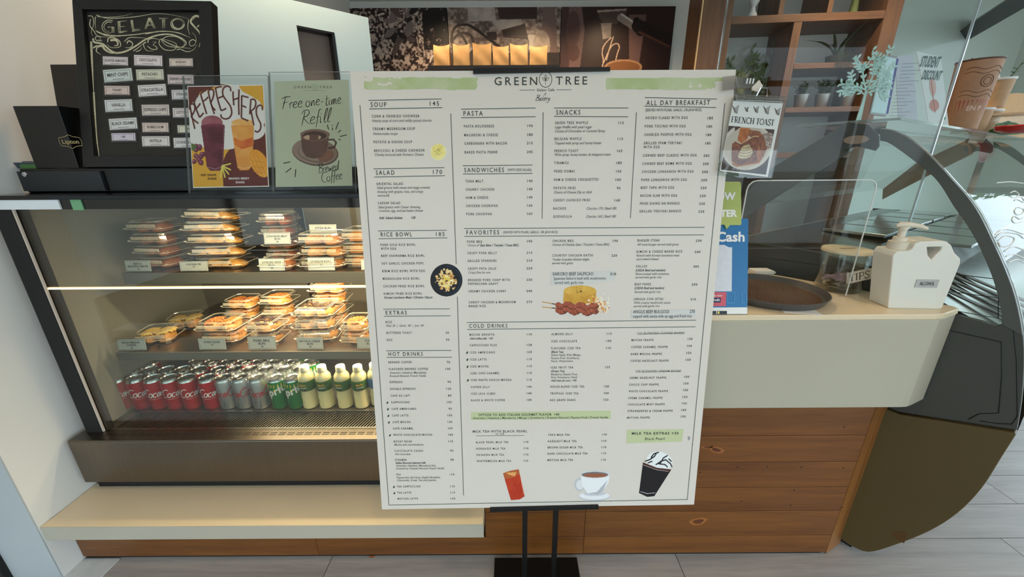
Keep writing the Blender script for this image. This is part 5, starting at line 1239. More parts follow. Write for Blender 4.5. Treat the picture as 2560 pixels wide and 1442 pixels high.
stack('pie', 560, 640, 1.225, 5, .158, .115, .0375, 'tall stack of five, upper shelf', 'upper', GU, topt=.01)
stack('bun', 405, 620, 1.235, 4, .120, .11, .0375, 'leftmost upper shelf stack', 'upper', GU)
stack('roll', 818, 640, 1.215, 3, .150, .11, .0375, 'stack behind the sausage card', 'upper', GU)
stack('bbq', 718, 640, 1.32, 4, .112, .10, .040, 'narrow middle stack, upper shelf', 'upper', GU)
stack('bun', 706, 655, 1.205, 1, .112, .09, .035, 'low in front between the two stacks, upper shelf', 'upper', GU)
stack('roll', 905, 630, 1.24, 3, .10, .11, .040, 'stack cut off by the menu board', 'upper', GU)
stack('floss', 560, 800, 1.19, 2, .135, .11, .040, 'stack behind the floss card', 'lower', GL)
stack('floss', 610, 760, 1.31, 3, .115, .10, .036, 'stack behind the front floss packs', 'lower', GL)
stack('choc', 671, 810, 1.175, 2, .100, .10, .042, 'stack behind the barbecue card', 'lower', GL)
stack('choc', 796, 790, 1.205, 3, .140, .115, .041, 'stack behind the bacon card', 'lower', GL)
stack('floss', 700, 750, 1.32, 3, .110, .10, .040, 'middle back stack, lower shelf', 'lower', GL)
stack('floss', 825, 740, 1.33, 4, .130, .10, .040, 'tall rear stack, lower shelf', 'lower', GL)
stack('floss', 893, 800, 1.175, 2, .090, .10, .042, 'rightmost lower stack beside the menu board', 'lower', GL)
clam('ensay', .112, .10, .046, (at(398, 830, Y=1.185).x, 1.185, ZS2 + .001), 12, 'clear pack of cheese-topped pastry, front left of the lower shelf', GL)
clam('ensay', .115, .10, .046, (at(465, 795, Y=1.300).x, 1.300, ZS2 + .001), 20, 'clear pack of cheese-topped pastry behind the front left one', GL)

# little name cards in acrylic sleeves
def name_card(lines, x0, y0, x1, y1, Y, lab, grp='price cards in the cake case', zb=None):
    a, b = at(x0, y1, Y=Y), at(x1, y0, Y=Y); cx = (a.x + b.x) / 2; w_ = b.x - a.x; h_ = b.z - a.z
    z = a.z if zb is None else zb
    t = thing('price_card', lab, 'card', (cx, Y, z), (R(-8), 0, R(random.uniform(-2, 2))), grp)
    part(t, 'acrylic_sleeve', MB().box(-w_ / 2 - .002, w_ / 2 + .003, -.0008, -.0002, 0, h_ + .003).box(-w_ / 2 - .002, w_ / 2 + .003, .0012, .0018, 0, h_ + .003).box(-w_ / 2, w_ / 2, 0, .022, 0.0001, .0008), M_acry)
    part(t, 'card', MB().box(-w_ / 2, w_ / 2, .0002, .0009, 0.001, h_), mat('card_paper', (196, 196, 192), .55))
    m = MB(); hh = h_ * .17; n = len(lines)
    for i, s in enumerate(lines): put_text(m, s, 0, h_ * .62 - i * hh * 1.35, hh if i < n - 1 or n == 1 else hh * .8, -.0001, align='c', bold=.02, maxw=w_ * .8)
    m.v = [(x, .0000, z) for x, y, z in m.v]
    q = [(-w_ * .46, h_ * .08), (w_ * .46, h_ * .08), (w_ * .46, h_ * .93), (-w_ * .46, h_ * .93), (-w_ * .46, h_ * .08)]; m.ribbon(q, .0007, 0.0)
    part(t, 'lettering', m, mat('card_ink', (40, 40, 44), .6)); return t
YU, YLW = 1.160, 1.110
for L, x0, y0, x1, y1, Y, zb, lab in (
    (['BEEF &', 'MUSHROOM PIE', '75'], 315, 650, 370, 678, YU, ZS1, 'white price card for beef and mushroom pie, far left of upper shelf'),
    (['CHICKEN PIE', '75'], 452, 651, 513, 676, YU, ZS1, 'white price card for chicken pie on the upper shelf'),
    (['CORNED BEEF', 'BUN', '80'], 650, 646, 706, 676, YU, ZS1, 'white price card for corned beef bun on the upper shelf'),
    (['SAUSAGE ROLL', '75'], 771, 642, 832, 674, YU, ZS1, 'white price card for sausage roll on the upper shelf'),
    (['HAM', 'BUN'], 903, 645, 960, 672, YU, ZS1, 'white price card on the upper shelf, half hidden by the menu board'),
    (['ENSAYMADA', 'CHEESE', '65'], 295, 845, 355, 872, YLW, ZS2, 'white price card for ensaymada, far left of the lower shelf'),
    (['PORK FLOSS', '70'], 497, 841, 557, 868, YLW, ZS2, 'white price card for pork floss on the lower shelf'),
    (['PORK BBQ', 'BUN', '70'], 622, 840, 683, 871, YLW, ZS2, 'white price card for pork barbecue bun on the lower shelf'),
    (['BACON & CHEESE', 'BUN', '70'], 743, 840, 803, 868, YLW, ZS2, 'white price card for bacon and cheese bun on the lower shelf'),
    (['TUNA', 'BUN'], 892, 838, 950, 866, YLW, ZS2, 'white price card for tuna bun beside the menu board edge')):
    name_card(L, x0, y0, x1, y1, Y, lab, zb=zb + .0008)
zst = ZS1 + .0372 * 1
t = name_card(['LUNCHEON MEAT', 'BUN', '80'], 662, 582, 722, 611, 1.262, 'white price card for luncheon meat bun, standing in front of the narrow middle stack')
t = name_card(['PIZZA BUN', '80'], 776, 561, 838, 592, 1.275, 'white price card for pizza bun, highest of the price cards')

# ================================================================== BACK WALL: PICTURES, BAGS, ESPRESSO BENCH
YBW = 3.86
def bw(px, py, y=YBW): p = at(px, py, Y=y); return p
ZP0 = 1.35; zpt = bw(1280, 18).z
def panel_pic(name, label, px0, px1, draw, W_, H_, nx):
    a, b = bw(px0, 100).x, bw(px1, 100).x
    # panel edges straight up: use the top row for placing
    a, b = bw(px0, 18).x, bw(px1, 18).x
    t = thing(name, label, 'picture', ((a + b) / 2, YBW, ZP0), (0, 0, 0), 'coffee pictures on the back wall')
    hw = (b - a) / 2 - .002; H = zpt - ZP0
    part(t, 'canvas_panel', MB().box(-hw, hw, .001, .03, 0, H), mat('picture_edge', (30, 24, 22), .6))
    cv = Canvas(0, 0, W_, H_, nx, int(nx * H / (2 * hw)), base=(60, 45, 42)); draw(cv)
    vis = cv; cv.build('print', lambda x, y: (-hw + 2 * hw * x / W_, -.0005, H * (1 - y / H_)), M_print, t)
# picture coordinates: 1 unit = 1 photograph pixel at the top row
def d_tree(c):
    n = vnoise(c.X / 14, c.Y / 14, 1, 21, 4); n2 = vnoise(c.X / 5, c.Y / 6, 1, 33, 2); v = n * .45 + n2 * .55
    base = np.clip((v - .42) * 6, 0, 1)[..., None]; c.img[:] = np.array((38, 26, 26)) * (1 - base) + np.array((186, 168, 156)) * base
    rs = random.Random(5)
    for _ in range(240):
        x, y = rs.random() * 292, rs.random() * 300; a = rs.random() * 180; g = rs.choice([(210, 196, 184), (30, 22, 22), (120, 104, 98), (168, 150, 140), (44, 32, 32)])
        L = rs.uniform(4, 11); c.ell(x, y, L, L * .35, g, rot=a)
        if g[0] > 150: c.ell(x + 1, y + 2, L * .8, L * .12, (96, 80, 76), rot=a)
    for _ in range(14):
        x, y = 140 + rs.random() * 80, rs.random() * 110; c.ell(x, y, rs.uniform(12, 22), rs.uniform(6, 10), rs.choice([(34, 26, 28), (120, 106, 104), (86, 72, 70)]), rot=rs.random() * 180)
    c.paint((c.X > 225) & (c.Y < 110) & (n > .38), (22, 18, 18), noise=.3, nsc=12)
def d_grind(c):
    n = vnoise(c.X / 9, c.Y / 9, 1, 41, 3); base = np.clip((n - .3) * 2.2, 0, 1)[..., None]
    c.img[:] = np.array((92, 76, 70)) * (1 - base) + np.array((176, 160, 148)) * base
    c.poly([(240, 0), (270, 0), (282, 150), (235, 150)], (120, 98, 92)); c.poly([(125, 0), (225, 0), (225, 30), (130, 30)], (60, 44, 42))
    c.poly([(50, 0), (118, 0), (122, 34), (52, 36)], (176, 164, 156), noise=.15, nsc=20); c.poly([(110, 34), (185, 30), (190, 58), (130, 60)], (182, 170, 160), noise=.1, nsc=14)
    c.ell(212, 90, 24, 20, (190, 178, 166)); c.ell(238, 100, 22, 40, (170, 152, 136), noise=.2, nsc=20)
    D = (44, 32, 30)
    for pts in ([(6, 88), (10, 62), (24, 46), (48, 44), (70, 56), (100, 80), (140, 110)], [(8, 84), (30, 66), (56, 72), (64, 100)], [(24, 60), (44, 92), (40, 130)], [(8, 90), (16, 128), (40, 134), (62, 110)]): c.line(smooth_line(pts, 5), 7, D)
    c.poly([(96, 64), (122, 62), (122, 84), (98, 84)], (60, 46, 42)); c.poly([(134, 58), (195, 42), (204, 84), (140, 78)], (58, 42, 40)); c.poly([(138, 62), (192, 48), (197, 72), (143, 74)], (36, 24, 24))
    c.poly([(140, 80), (206, 84), (204, 120), (142, 112)], (112, 100, 96), noise=.35, nsc=40); c.paint((c.Y > 118), (56, 46, 44), noise=.3, nsc=20)
def d_esp(c):
    c.img[:] = (46, 28, 26); c.paint(c.X < 30, (74, 52, 50), noise=.1, nsc=6); c.poly([(18, 0), (50, 0), (60, 60), (52, 160), (24, 160)], (112, 84, 80), noise=.12, nsc=5)
    c.ell(30, 60, 18, 50, (88, 62, 58)); c.poly([(170, 20), (214, 20), (206, 150), (180, 150)], (104, 78, 74)); c.ell(34, 120, 16, 22, (82, 54, 50))
    c.poly([(88, 8), (166, 4), (160, 22), (140, 44), (116, 48), (96, 30)], (80, 66, 60)); c.line([(92, 12), (160, 8)], 5, (164, 150, 140)); c.poly([(100, 42), (128, 42), (128, 80), (108, 84)], (150, 134, 124), noise=.25, nsc=14)
    c.line([(150, 28), (188, 52)], 20, (146, 130, 122)); c.line([(152, 20), (186, 42)], 5, (206, 196, 188)); c.ell(196, 52, 12, 26, (20, 14, 14), rot=-20)
    c.line([(196, 50), (286, 92)], 34, (34, 20, 18)); c.line([(200, 66), (280, 104)], 6, (86, 52, 40))
    for pts in ([(128, 80), (112, 100), (108, 120), (112, 140), (110, 170)], [(134, 78), (126, 110), (120, 140)], [(112, 150), (130, 104), (146, 96), (152, 106)], [(152, 106), (146, 130), (142, 170)]): c.line(smooth_line(pts, 5), 3, (190, 160, 138))
    c.ell(165, 160, 50, 22, (168, 126, 92)); c.ell(165, 160, 44, 17, (128, 84, 52))
panel_pic('coffee_picture', 'dark brown canvas picture of coffee plants, leftmost of three', 828, 1117, d_tree, 289, 380, 240)
panel_pic('coffee_picture', 'sepia canvas picture of an old coffee grinder, middle of three', 1118, 1403, d_grind, 285, 380, 240)
panel_pic('coffee_picture', 'dark canvas picture of espresso pouring, rightmost of three', 1404, 1690, d_esp, 286, 380, 240)
# tall cupboard whose top carries the bags (its body is hidden by the menu board)
YBG = 3.45
zb_ = at(1225, 171, Y=YBG).z
cup_ = thing('back_cupboard', 'tall dark cupboard behind the menu board with coffee bags on top', 'cupboard', (-.0, 3.6, 0))
K = lambda mb: sh(mb, (0, 3.6, 0))
part(cup_, 'cabinet_body', K(MB().box(-.62, .36, 3.36, 3.80, 0, zb_ - .03)), M_shelfwoodv); part(cup_, 'top', K(MB().box(-.64, .38, 3.34, 3.82, zb_ - .03, zb_)), mat('cupboard_top', (60, 52, 46), .4))
for x in (-.61, -.125): part(cup_, 'door', K(MB().box(x, x + .48, 3.34, 3.36, .08, zb_ - .05)), mat('cupboard_door', (70, 62, 56), .45))
bags = ((1107, 41, 114), (1155, 41, 112), (1206, 46, 110), (1252, 40, 116), (1297, 44, 112), (1346, 44, 116))
def bag(px, wpx, ty, i):
    x = at(px, 170, Y=YBG).x; w_ = wpx * YBG / 1085; h_ = at(px, ty, Y=YBG).z - zb_ - .0005; d_ = .055
    o = thing('coffee_bag', f'plain brown paper coffee bag, {ordn[i]} from the left in the row', 'bag', (x, YBG, zb_ + .0005), (0, 0, R(random.uniform(-8, 8))), 'brown paper coffee bags')
    m = MB(); vs = []; nz = 9; nx_ = 8
    for j in range(nz + 1):
        t = j / nz; dd = d_ * (1 - t ** 2.2) * .5 + .002; ww = w_ / 2 * (1 - .04 * math.sin(math.pi * t)); zz = h_ * t
        for k in range(nx_ + 1):
            u = -1 + 2 * k / nx_; cr = .006 * math.sin(5 * t + i + 3 * u) * math.sin(math.pi * t); vs.append((u * ww, -dd - cr, zz + (.012 * abs(u) ** 2 - .004 if t == 1 else 0)))
        for k in range(nx_ + 1):
            u = 1 - 2 * k / nx_; vs.append((u * ww, dd + .003 * math.sin(4 * t + 2 * i), zz + (.012 * abs(u) ** 2 - .004 if t == 1 else 0)))
    n = 2 * (nx_ + 1); m.add(vs, [(j * n + k, j * n + (k + 1) % n, (j + 1) * n + (k + 1) % n, (j + 1) * n + k) for j in range(nz) for k in range(n)] + [tuple(range(n))[::-1]])
    part(o, 'paper_bag', m, M_kraft, smooth=True)
    f = MB().box(-w_ * .48, w_ * .48, -.0035, .0035, h_ * .955, h_ * .985); part(o, 'fold', f, M_kraft)
for i, (px, wpx, ty) in enumerate(bags): bag(px, wpx, ty, i)

# ================================================================== WOODEN SHELVING WITH PLANTS
SF = Frame((1.2, 2.7, 0), (0, 0, R(-6)))
def sp(px, py, y=0): p = SF.hit(px, py, 1, y); return p.x, p.z
su = thing('wooden_shelving', 'tall wooden open shelving with white back behind the counter', 'shelving', SF.loc, SF.rot)
DS = .30
xl0, xl1 = sp(1748, 100)[0], sp(1822, 100)[0]
xr0, xr1 = sp(2196, 100)[0], sp(2236, 100)[0]
part(su, 'upright', MB().box(xl0, xl1, 0, DS, 0, 2.45), M_shelfwoodv, bevel=.002)
part(su, 'edge_highlight', MB().box(xl0 - .008, xl0 - .001, .0, .012, 0, 2.45), mat('warm_edge_highlight', (226, 190, 140), .2))  # glossy highlight on the upright's edge, painted in as a pale strip
part(su, 'upright', MB().box(xr0, xr1, 0, DS, 0, 2.45), M_shelfwoodv, bevel=.002)
xd0, xd1 = sp(1958, 200)[0], sp(1978, 200)[0]
part(su, 'upright', MB().box(xd0, xd1, 0.003, DS, 0, sp(1970, 50)[1] - .001), M_shelfwoodv, bevel=.002)
part(su, 'back_panel', MB().box(xl1 + .001, xr0 - .001, DS - .012, DS - .002, 0, 2.45), mat('shelf_back', (200, 200, 194), .7))
def shelf(y0, y1, xa, xb, px=2100):
    z1, z0 = sp(px, y0)[1], sp(px, y1)[1]; part(su, 'shelf_board', MB().box(xa + .0005, xb - .0005, .001, DS - .0125, z0, z1), M_shelfwood, bevel=.0015); return z1
zA = shelf(30, 50, xl1, xr0); zB = shelf(155, 169, xd1, xr0); zC = shelf(266, 279, xd1, xr0); zD = shelf(392, 404, xl1, xd0, 1900); zE = shelf(380, 394, xd1, xr0)
for px in (2071, 2190 - 90):
    x = sp(px, 10)[0]
part(su, 'upright', MB().box(sp(1950, 10)[0], sp(1962, 10)[0], .002, DS - .013, zA + .001, 2.45), M_shelfwoodv); part(su, 'upright', MB().box(sp(2072, 10)[0], sp(2084, 10)[0], .002, DS - .013, zA + .001, 2.45), M_shelfwoodv)
def sworld(x, y, z): return SF.M @ Vector((x, y, z))
# white ornamental cup on the top shelf
p = sp(1883, 20, .1); o = thing('white_ornament', 'small white bottle ornament on the top shelf', 'ornament', sworld(p[0], .1, zA + .001))
part(o, 'body', MB().lathe([(.02, 0), (.026, .004), (.028, .03), (.016, .05), (.012, .07), (.03, .1), (.032, .13)], 20, capt=False), M_white, smooth=True)
part(o, 'stopper', MB().lathe([(.012, .1), (.014, .12), (.01, .14)], 14), M_black, smooth=True)
# green vase on the top shelf
p = sp(2140, 20, .1); single('green_panel_ornament', MB().lathe([(.02, 0), (.024, .003), (.02, .06), (.014, .14), (.022, .24)], 18), mat('moss_green', (104, 118, 70), .6), 'slim mossy green vase on the top shelf', 'vase', sworld(p[0], .12, zA + .001), smooth=True)
def leaf3(mb, base, az, L, W, lift, droop, seg=6, thick=True):
    """arching blade leaf as a folded strip"""
    P = []; d = Vector((math.cos(az), math.sin(az), 0)); s_ = Vector((-math.sin(az), math.cos(az), 0)); b = Vector(base); ang = lift
    for i in range(seg + 1):
        t = i / seg; w_ = W * math.sin(math.pi * (0.12 + .88 * t)) ** .8 * .5 if t < 1 else .0004
        P.append((b - s_ * w_, b + Vector((0, 0, -w_ * .3)), b + s_ * w_)); b = b + (d * math.cos(ang) + Vector((0, 0, math.sin(ang)))) * (L / seg); ang -= droop / seg
    vs = [q for r in P for q in r]; fs = []
    for i in range(seg): k = i * 3; fs += [(k, k + 1, k + 4, k + 3), (k + 1, k + 2, k + 5, k + 4)]
    mb.add(vs, fs)
M_leafd = mat('leaf_dark_green', (52, 66, 40), .5, noise=.2, nscale=40); M_leafg = mat('leaf_green', (76, 96, 54), .5, noise=.25, nscale=40)
# spider plant on shelf B
p = sp(2086, 150, .12); pl = thing('potted_spider_plant', 'long-leaved plant with trailing stems on the middle shelf', 'plant', sworld(p[0], .12, zB + .001))
part(pl, 'pot', MB().lathe([(.035, 0), (.04, .004), (.05, .05), (.052, .055)], 20), mat('pot_dark_green', (58, 60, 44), .6), smooth=True)
rs = random.Random(11)
for i in range(9):
    m = MB(); leaf3(m, (0, 0, .05), rs.random() * 6.3 if i > 4 else (-.3, .3, 2.8, 3.4, 1.2)[i], .22, .016, rs.uniform(.7, 1.3), rs.uniform(.6, 1.5), 7); part(pl, 'leaf', m, M_leafd)
for i in range(7):
    m = MB(); x = -.06 + i * .012; pts = [(x * .4, -.02, .055), (x, -.10, .06), (x * 1.2, -.135, .01), (x * 1.25, -.137, -.02 - .01 * (i % 3))]; m.tube(smooth_line(pts, 4), .0012, 5)
    for q in smooth_line(pts, 3)[3:]: leaf3(m, q, rs.random() * 6.3, .022, .008, .2, .8, 3)
    part(pl, 'trailing_stem', m, M_leafd)
# herb pots on shelf C
M_zinc = mat('zinc_bucket', (168, 168, 162), .35, metal=.8)
def herb(px, i, label, sc_=1.0):
    x = sp(px, 250, .1)[0]; t = thing('herb_pot', label, 'potted plant', sworld(x, .09, zC + .001), (0, 0, 0), 'herb pots on the shelf')
    part(t, 'bucket', MB().lathe([(.030, 0), (.031, .001), (.041, .075), (.0425, .076), (.0425, .080), (.040, .080), (.038, .074)], 20, capt=True), M_zinc, smooth=True)
    rs = random.Random(30 + i); m = MB(); st = MB()
    for k in range(15):
        a, tl = rs.random() * 6.3, rs.uniform(.2, .8); L = rs.uniform(.05, .095) * sc_
        e = Vector((math.cos(a) * L * tl, math.sin(a) * L * tl, .078 + L * (1 - tl * .45))); b = Vector((math.cos(a) * .012, math.sin(a) * .012, .074)); st.tube([b, (b + e) / 2 + Vector((0, 0, .008)), e], .0011, 4)
        for j in range(9):
            q = b.lerp(e, .3 + .7 * j / 8); leaf3(m, q, rs.random() * 6.3, .022, .013, rs.uniform(-.2, .8), .6, 3)
    part(t, 'stems', st, M_leafd); o = part(t, 'foliage', m, M_leafg, kind='stuff')
herb(2000, 0, 'leafy herb in a zinc bucket, leftmost on the lower shelf'); herb(2052, 1, 'leafy herb in a zinc bucket, second from left', 1.15); herb(2116, 2, 'leafy herb in a zinc bucket, third from left'); herb(2170, 3, 'leafy herb in a zinc bucket behind the clear tree stand')
# tree-shaped cut-outs
def tree_cut(name, label, loc, rot, h, m_, cat='ornament', flip=1):
    t = thing(name, label, cat, loc, rot); rs = random.Random(3)
    mb = MB(); lf = MB()
    trunk = [(-.02, 0), (.0, .25), (.015 * flip, .5), (.03 * flip, .8), (.04 * flip, 1.0)]
    def br(p0, a, L, w_, d):
        n = 4; pts = [p0]; x, z = p0
        for i in range(n): a += rs.uniform(-.18, .18); x += math.cos(a) * L / n; z += math.sin(a) * L / n; pts.append((x, z))
        q = [(u * h, v * h) for u, v in smooth_line(pts, 3)]; tb_ = MB().ribbon(q, w_ * h, 0); k = len(tb_.v) // 2
        mb.v and None
        vs = [(vx, -.0015, vz) for vx, _, vz in tb_.v] + [(vx, .0015, vz) for vx, _, vz in tb_.v]; N = 2 * k
        fs = [(i, i + 1, k + i + 1, k + i) for i in range(k - 1)] + [(N + k + i, N + k + i + 1, N + i + 1, N + i) for i in range(k - 1)]
        fs += [(i + 1, i, N + i, N + i + 1) for i in range(k - 1)] + [(k + i, k + i + 1, N + k + i + 1, N + k + i) for i in range(k - 1)]; mb.add(vs, fs)
        for i in range(1, n + 1):
            for sgn in (1, -1):
                if rs.random() < .8:
                    la = a + sgn * rs.uniform(.5, 1.1); px_, pz_ = pts[i]; pp = leaf_pts(px_ * h, pz_ * h, .075 * h, .032 * h, la, 4)[:-1]; lf.prism(pp, -.0014, .0014)
        if d > 0:
            for sgn in (1, -1, .4): br(pts[rs.choice((2, 3))], a + sgn * rs.uniform(.45, .8), L * .62, w_ * .6, d - 1)
    tr = MB().prism([(-.035 * h, 0), (.035 * h, 0), (.022 * h, .3 * h), (.02 * h, .52 * h), (-.005 * h, .52 * h), (-.012 * h, .3 * h)], -.0015, .0015)
    for a, L in ((.5, .30), (.95, .42), (1.5, .48), (2.0, .42), (2.6, .32)): br((.008, .45), a, L * .9, .022, 1)
    for a, z in ((2.7, .38), (.35, .40)): br((0, z), a, .24, .016, 1)
    part(t, 'trunk', tr, m_); part(t, 'branches', mb, m_, kind='stuff'); part(t, 'leaves', lf, m_, kind='stuff'); return t
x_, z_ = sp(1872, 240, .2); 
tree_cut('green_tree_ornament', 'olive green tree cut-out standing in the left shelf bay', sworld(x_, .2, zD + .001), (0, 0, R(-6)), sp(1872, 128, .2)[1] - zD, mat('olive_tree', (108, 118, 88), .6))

# ================================================================== GELATO CABINET
PH = R(57)
GF = Frame((1.09, .93, 0), (0, 0, -PH))               # local x: along the end panel towards the customer, y: along the cabinet, away
def g(px, py, y=0): p = GF.hit(px, py, 1, y); return (p.x, p.z)
gc = thing('gelato_cabinet', 'large curved glass gelato display cabinet with grey end frame and olive lower panel', 'display cabinet', GF.loc, GF.rot)
GLEN = 1.55
arch_o = [g(*p) for p in ((2545, 1068), (2556, 1000), (2562, 920), (2560, 834), (2541, 739), (2515, 666), (2484, 598), (2454, 537), (2423, 491), (2389, 453), (2347, 407), (2286, 352), (2240, 328), (2205, 322))]
arch_i = [g(*p) for p in ((2206, 352), (2236, 362), (2324, 428), (2358, 464), (2389, 514), (2419, 556), (2446, 601), (2473, 659), (2492, 712), (2507, 773), (2508, 806))]
sill = [g(*p) for p in ((2496, 811), (2461, 801), (2389, 781), (2290, 738), (2180, 674), (2060, 631), (1960, 616), (1872, 603))]
seam_l, seam_r = g(1960, 975), g(2545, 1070)
seam_m = g(2255, 1025)
U0 = -.56
zs_l = sill[-1][1]
def gx(n_, mb, m_, **k): return part(gc, n_, mb, m_, **k)
def gpan(y0, y1):
    """grey arch and sill of an end frame, split into pieces"""
    n = len(arch_i); outer = smooth_line(arch_o, 3); inner = smooth_line(arch_i, 3)
    A = [tuple(p) for p in outer[::1]]; B = [tuple(p) for p in inner[::-1]]
    return MB().prism([tuple(p) for p in A if p[1] > arch_i[-1][1] - .02] + [tuple(p) for p in inner], y0, y1)
up = [seam_r, ] + [p for p in arch_o if seam_r[1] < p[1] < arch_i[-1][1] - .005]
zj = arch_i[-1][1]
low_out = [tuple(p) for p in smooth_line(arch_o, 3) if p[1] <= zj - .019]
sl_s = [tuple(p) for p in smooth_line([arch_i[-1]] + sill, 2)]
upper_poly = [(U0, seam_m[1] + .01), seam_m] + low_out + [tuple(p) for p in smooth_line(arch_o, 3) if zj - .019 < p[1] < zj + .0] + sl_s + [(U0, zs_l)]
M_gp = mat('end_panel_grey', (64, 65, 59), .38, noise=.03, nscale=5)
gx('end_panel', MB().prism(upper_poly, -.018, 0), M_gp, bevel=.001)
gx('end_arch', gpan(-.020, 0.0), M_greydk, bevel=.001)
olive = [(U0, .10), g(2110, 1365), g(2131, 1371), g(2180, 1368), g(2245, 1350), g(2330, 1315), g(2400, 1270), g(2460, 1208), g(2510, 1130), g(2545, 1075), g(2542, 1071), g(2255, 1027), (U0, seam_m[1] + .006)]
olive = [(a, max(b, .03)) for a, b in olive]
olive = olive[:1] + [tuple(p) for p in smooth_line(olive[1:10], 4)] + olive[10:]
gx('lower_end_panel', MB().prism(olive, -.028, 0), M_olive, bevel=.004)
gx('lower_fascia', (lambda pts: MB().add([(a, 0.001, b) for a, b in pts] + [(a, GLEN, b) for a, b in pts], [(i, i + 1, len(pts) + i + 1, len(pts) + i) for i in range(len(pts) - 1)]))(olive[6:-3]), M_olive, smooth=True)
gx('far_end_panel', MB().prism([(a, b) for a, b in upper_poly], GLEN, GLEN + .02), M_gp); gx('far_lower_panel', MB().prism(olive, GLEN, GLEN + .02), M_olive)
gx('far_arch', gpan(GLEN, GLEN + .02), M_greydk)
gx('foot', MB().box(-.03, .015, .0, .05, 0, .028), M_blackmatte)
stainp = [g(2262, 1315), g(2275, 1322), g(2268, 1345), g(2255, 1340), g(2237, 1322), g(2240, 1318)]
gx('stain', MB().prism(stainp, -.0284, -.0279), mat('brown_stain', (84, 56, 18), .5))
# grooves on the end panel
for pts in ([(2368, 683), (2513, 700), (2530, 780), (2542, 900), (2544, 1040), (2530, 1060), (2490, 1058), (2450, 1052)], [(2375, 826), (2504, 855), (2505, 940), (2497, 1032), (2448, 1034), (2420, 1048)],
            [(1872, 640), (1960, 650), (2060, 664), (2200, 672), (2368, 683)], [(2268, 707), (2376, 732), (2493, 748), (2492, 799), (2440, 790), (2389, 781)]):
    q = [GF.hit(*p, 1, -.0186) for p in pts]
    gx('panel_groove', MB().tube([(v.x, -.0186 if i < 9 else 0, v.z) for i, v in enumerate(q)], .0011, 5), M_black) if pts[0][0] != 2268 else gx('panel_groove', MB().tube([(v.x, -.002, v.z) for v in q], .001, 5), M_black)
# rear strut and hinge plate of the near end, and its twin at the far end
def strut(y0, y1, nm, m_): return gx(nm, MB().prism([g(2108, 318), g(2150, 340), g(2130, 378), g(1965, 478), g(1856, 548), g(1838, 560), g(1838, 520), g(1935, 420)], y0, y1), m_, bevel=.001)
strut(-.022, 0, 'rear_strut', M_greydk); strut(GLEN, GLEN + .02, 'far_rear_strut', mat('far_strut', (112, 98, 82), .4))
hp_ = [g(*p) for p in ((2104, 318), (2130, 306), (2180, 312), (2206, 340), (2207, 366), (2198, 377), (2150, 366), (2118, 376), (2100, 360))]
gx('hinge_plate', MB().prism(hp_, -.030, -.0225), mat('hinge_grey', (70, 72, 70), .35), bevel=.001); gx('hinge_plate', MB().prism(hp_, GLEN - .012, GLEN - .004), mat('hinge_grey', (70, 72, 70), .35))
hc = g(2150, 350); gx('hinge_cap', MB().lathe([(.028, 0), (.026, .003)], 24, (0, 0, 0), 1.0, .42).xf(Matrix.Translation((hc[0], -.031, hc[1])) @ Matrix.Rotation(R(90), 4, 'X')), mat('hinge_cap', (176, 160, 148), .2, metal=.6))
# glass: end pane, curved front, rear sloping lid, top shelf
inner_poly = [tuple(p) for p in smooth_line(arch_i, 2)] + sl_s[1:] + [g(1856, 548), g(1965, 478), g(2130, 378), g(2200, 350)]
gx('end_glass', MB().prism(inner_poly, -.008, -.003), M_glass)
ao = [tuple(p) for p in smooth_line(arch_o[2:], 4)]
fg = MB(); n = len(ao); fg.add([(a + .003, 0.002, b) for a, b in ao] + [(a + .003, GLEN, b) for a, b in ao], [(i, i + 1, n + i + 1, n + i) for i in range(n - 1)])
fgo = gx('curved_front_glass', fg, M_glass, smooth=True)
gx('glass_edge', MB().tube([(a + .004, -.0215, b) for a, b in ao], .0016, 6), M_edge)
ra, rb = g(2120, 330), g(1838, 520)
gx('rear_lid_glass', MB().add([(ra[0], 0.002, ra[1]), (rb[0], 0.002, rb[1]), (rb[0], GLEN, rb[1]), (ra[0], GLEN, ra[1])], [(0, 1, 2, 3)]), M_glass)
ZT = 1.306; ut0, ut1 = -.44, -.19
gx('top_shelf_glass', MB().box(ut0, ut1, .09, 2.5, ZT - .007, ZT), M_glass, bevel=.001)
gx('top_shelf_edge', MB().box(ut1, ut1 + .0015, .09, 2.5, ZT - .007, ZT), M_edge); gx('top_shelf_edge', MB().box(ut0, ut1, .0885, .0898, ZT - .007, ZT), M_edge)
gx('shelf_post', MB().box(-.33, -.30, 2.3, 2.33, 0, ZT - .0075), M_chrome)
for y in (.11, GLEN - .05):
    gx('shelf_bracket', MB().box(-.27, -.22, y, y + .012, hp_[2][1] - .02, ZT - .0075), M_chrome)
# steel well, rails, tubs
zw = sl_s[len(sl_s) // 2][1] - .02
M_well = mat('well_dark_steel', (92, 88, 82), .16, metal=1.0)
zd1, zd2 = .93, .80
gx('well_deck', MB().add([(U0 + .04, .004, zd1), (-.12, .004, zd1 - .02), (.13, .004, zd2), (.13, GLEN - .004, zd2), (-.12, GLEN - .004, zd1 - .02), (U0 + .04, GLEN - .004, zd1)], [(0, 1, 4, 5), (1, 2, 3, 4)]), M_well)
gx('cabinet_body', MB().box(U0, .02, .004, GLEN - .004, .1, .70), M_grey); gx('rear_ledge', MB().box(U0, U0 + .05, .004, GLEN - .004, .70, zs_l - .01), M_grey)
for i in range(5):
    y = .10 + i * .06; gx('chrome_rail', MB().tube([(-.16, y, zd1 - .012), (.135, y, zd2 + .014)], .0042, 8), M_chrome)
gx('front_tray', MB().box(-.02, .15, .003, .42, zd2 - .07, zd2 - .062), M_chrome)
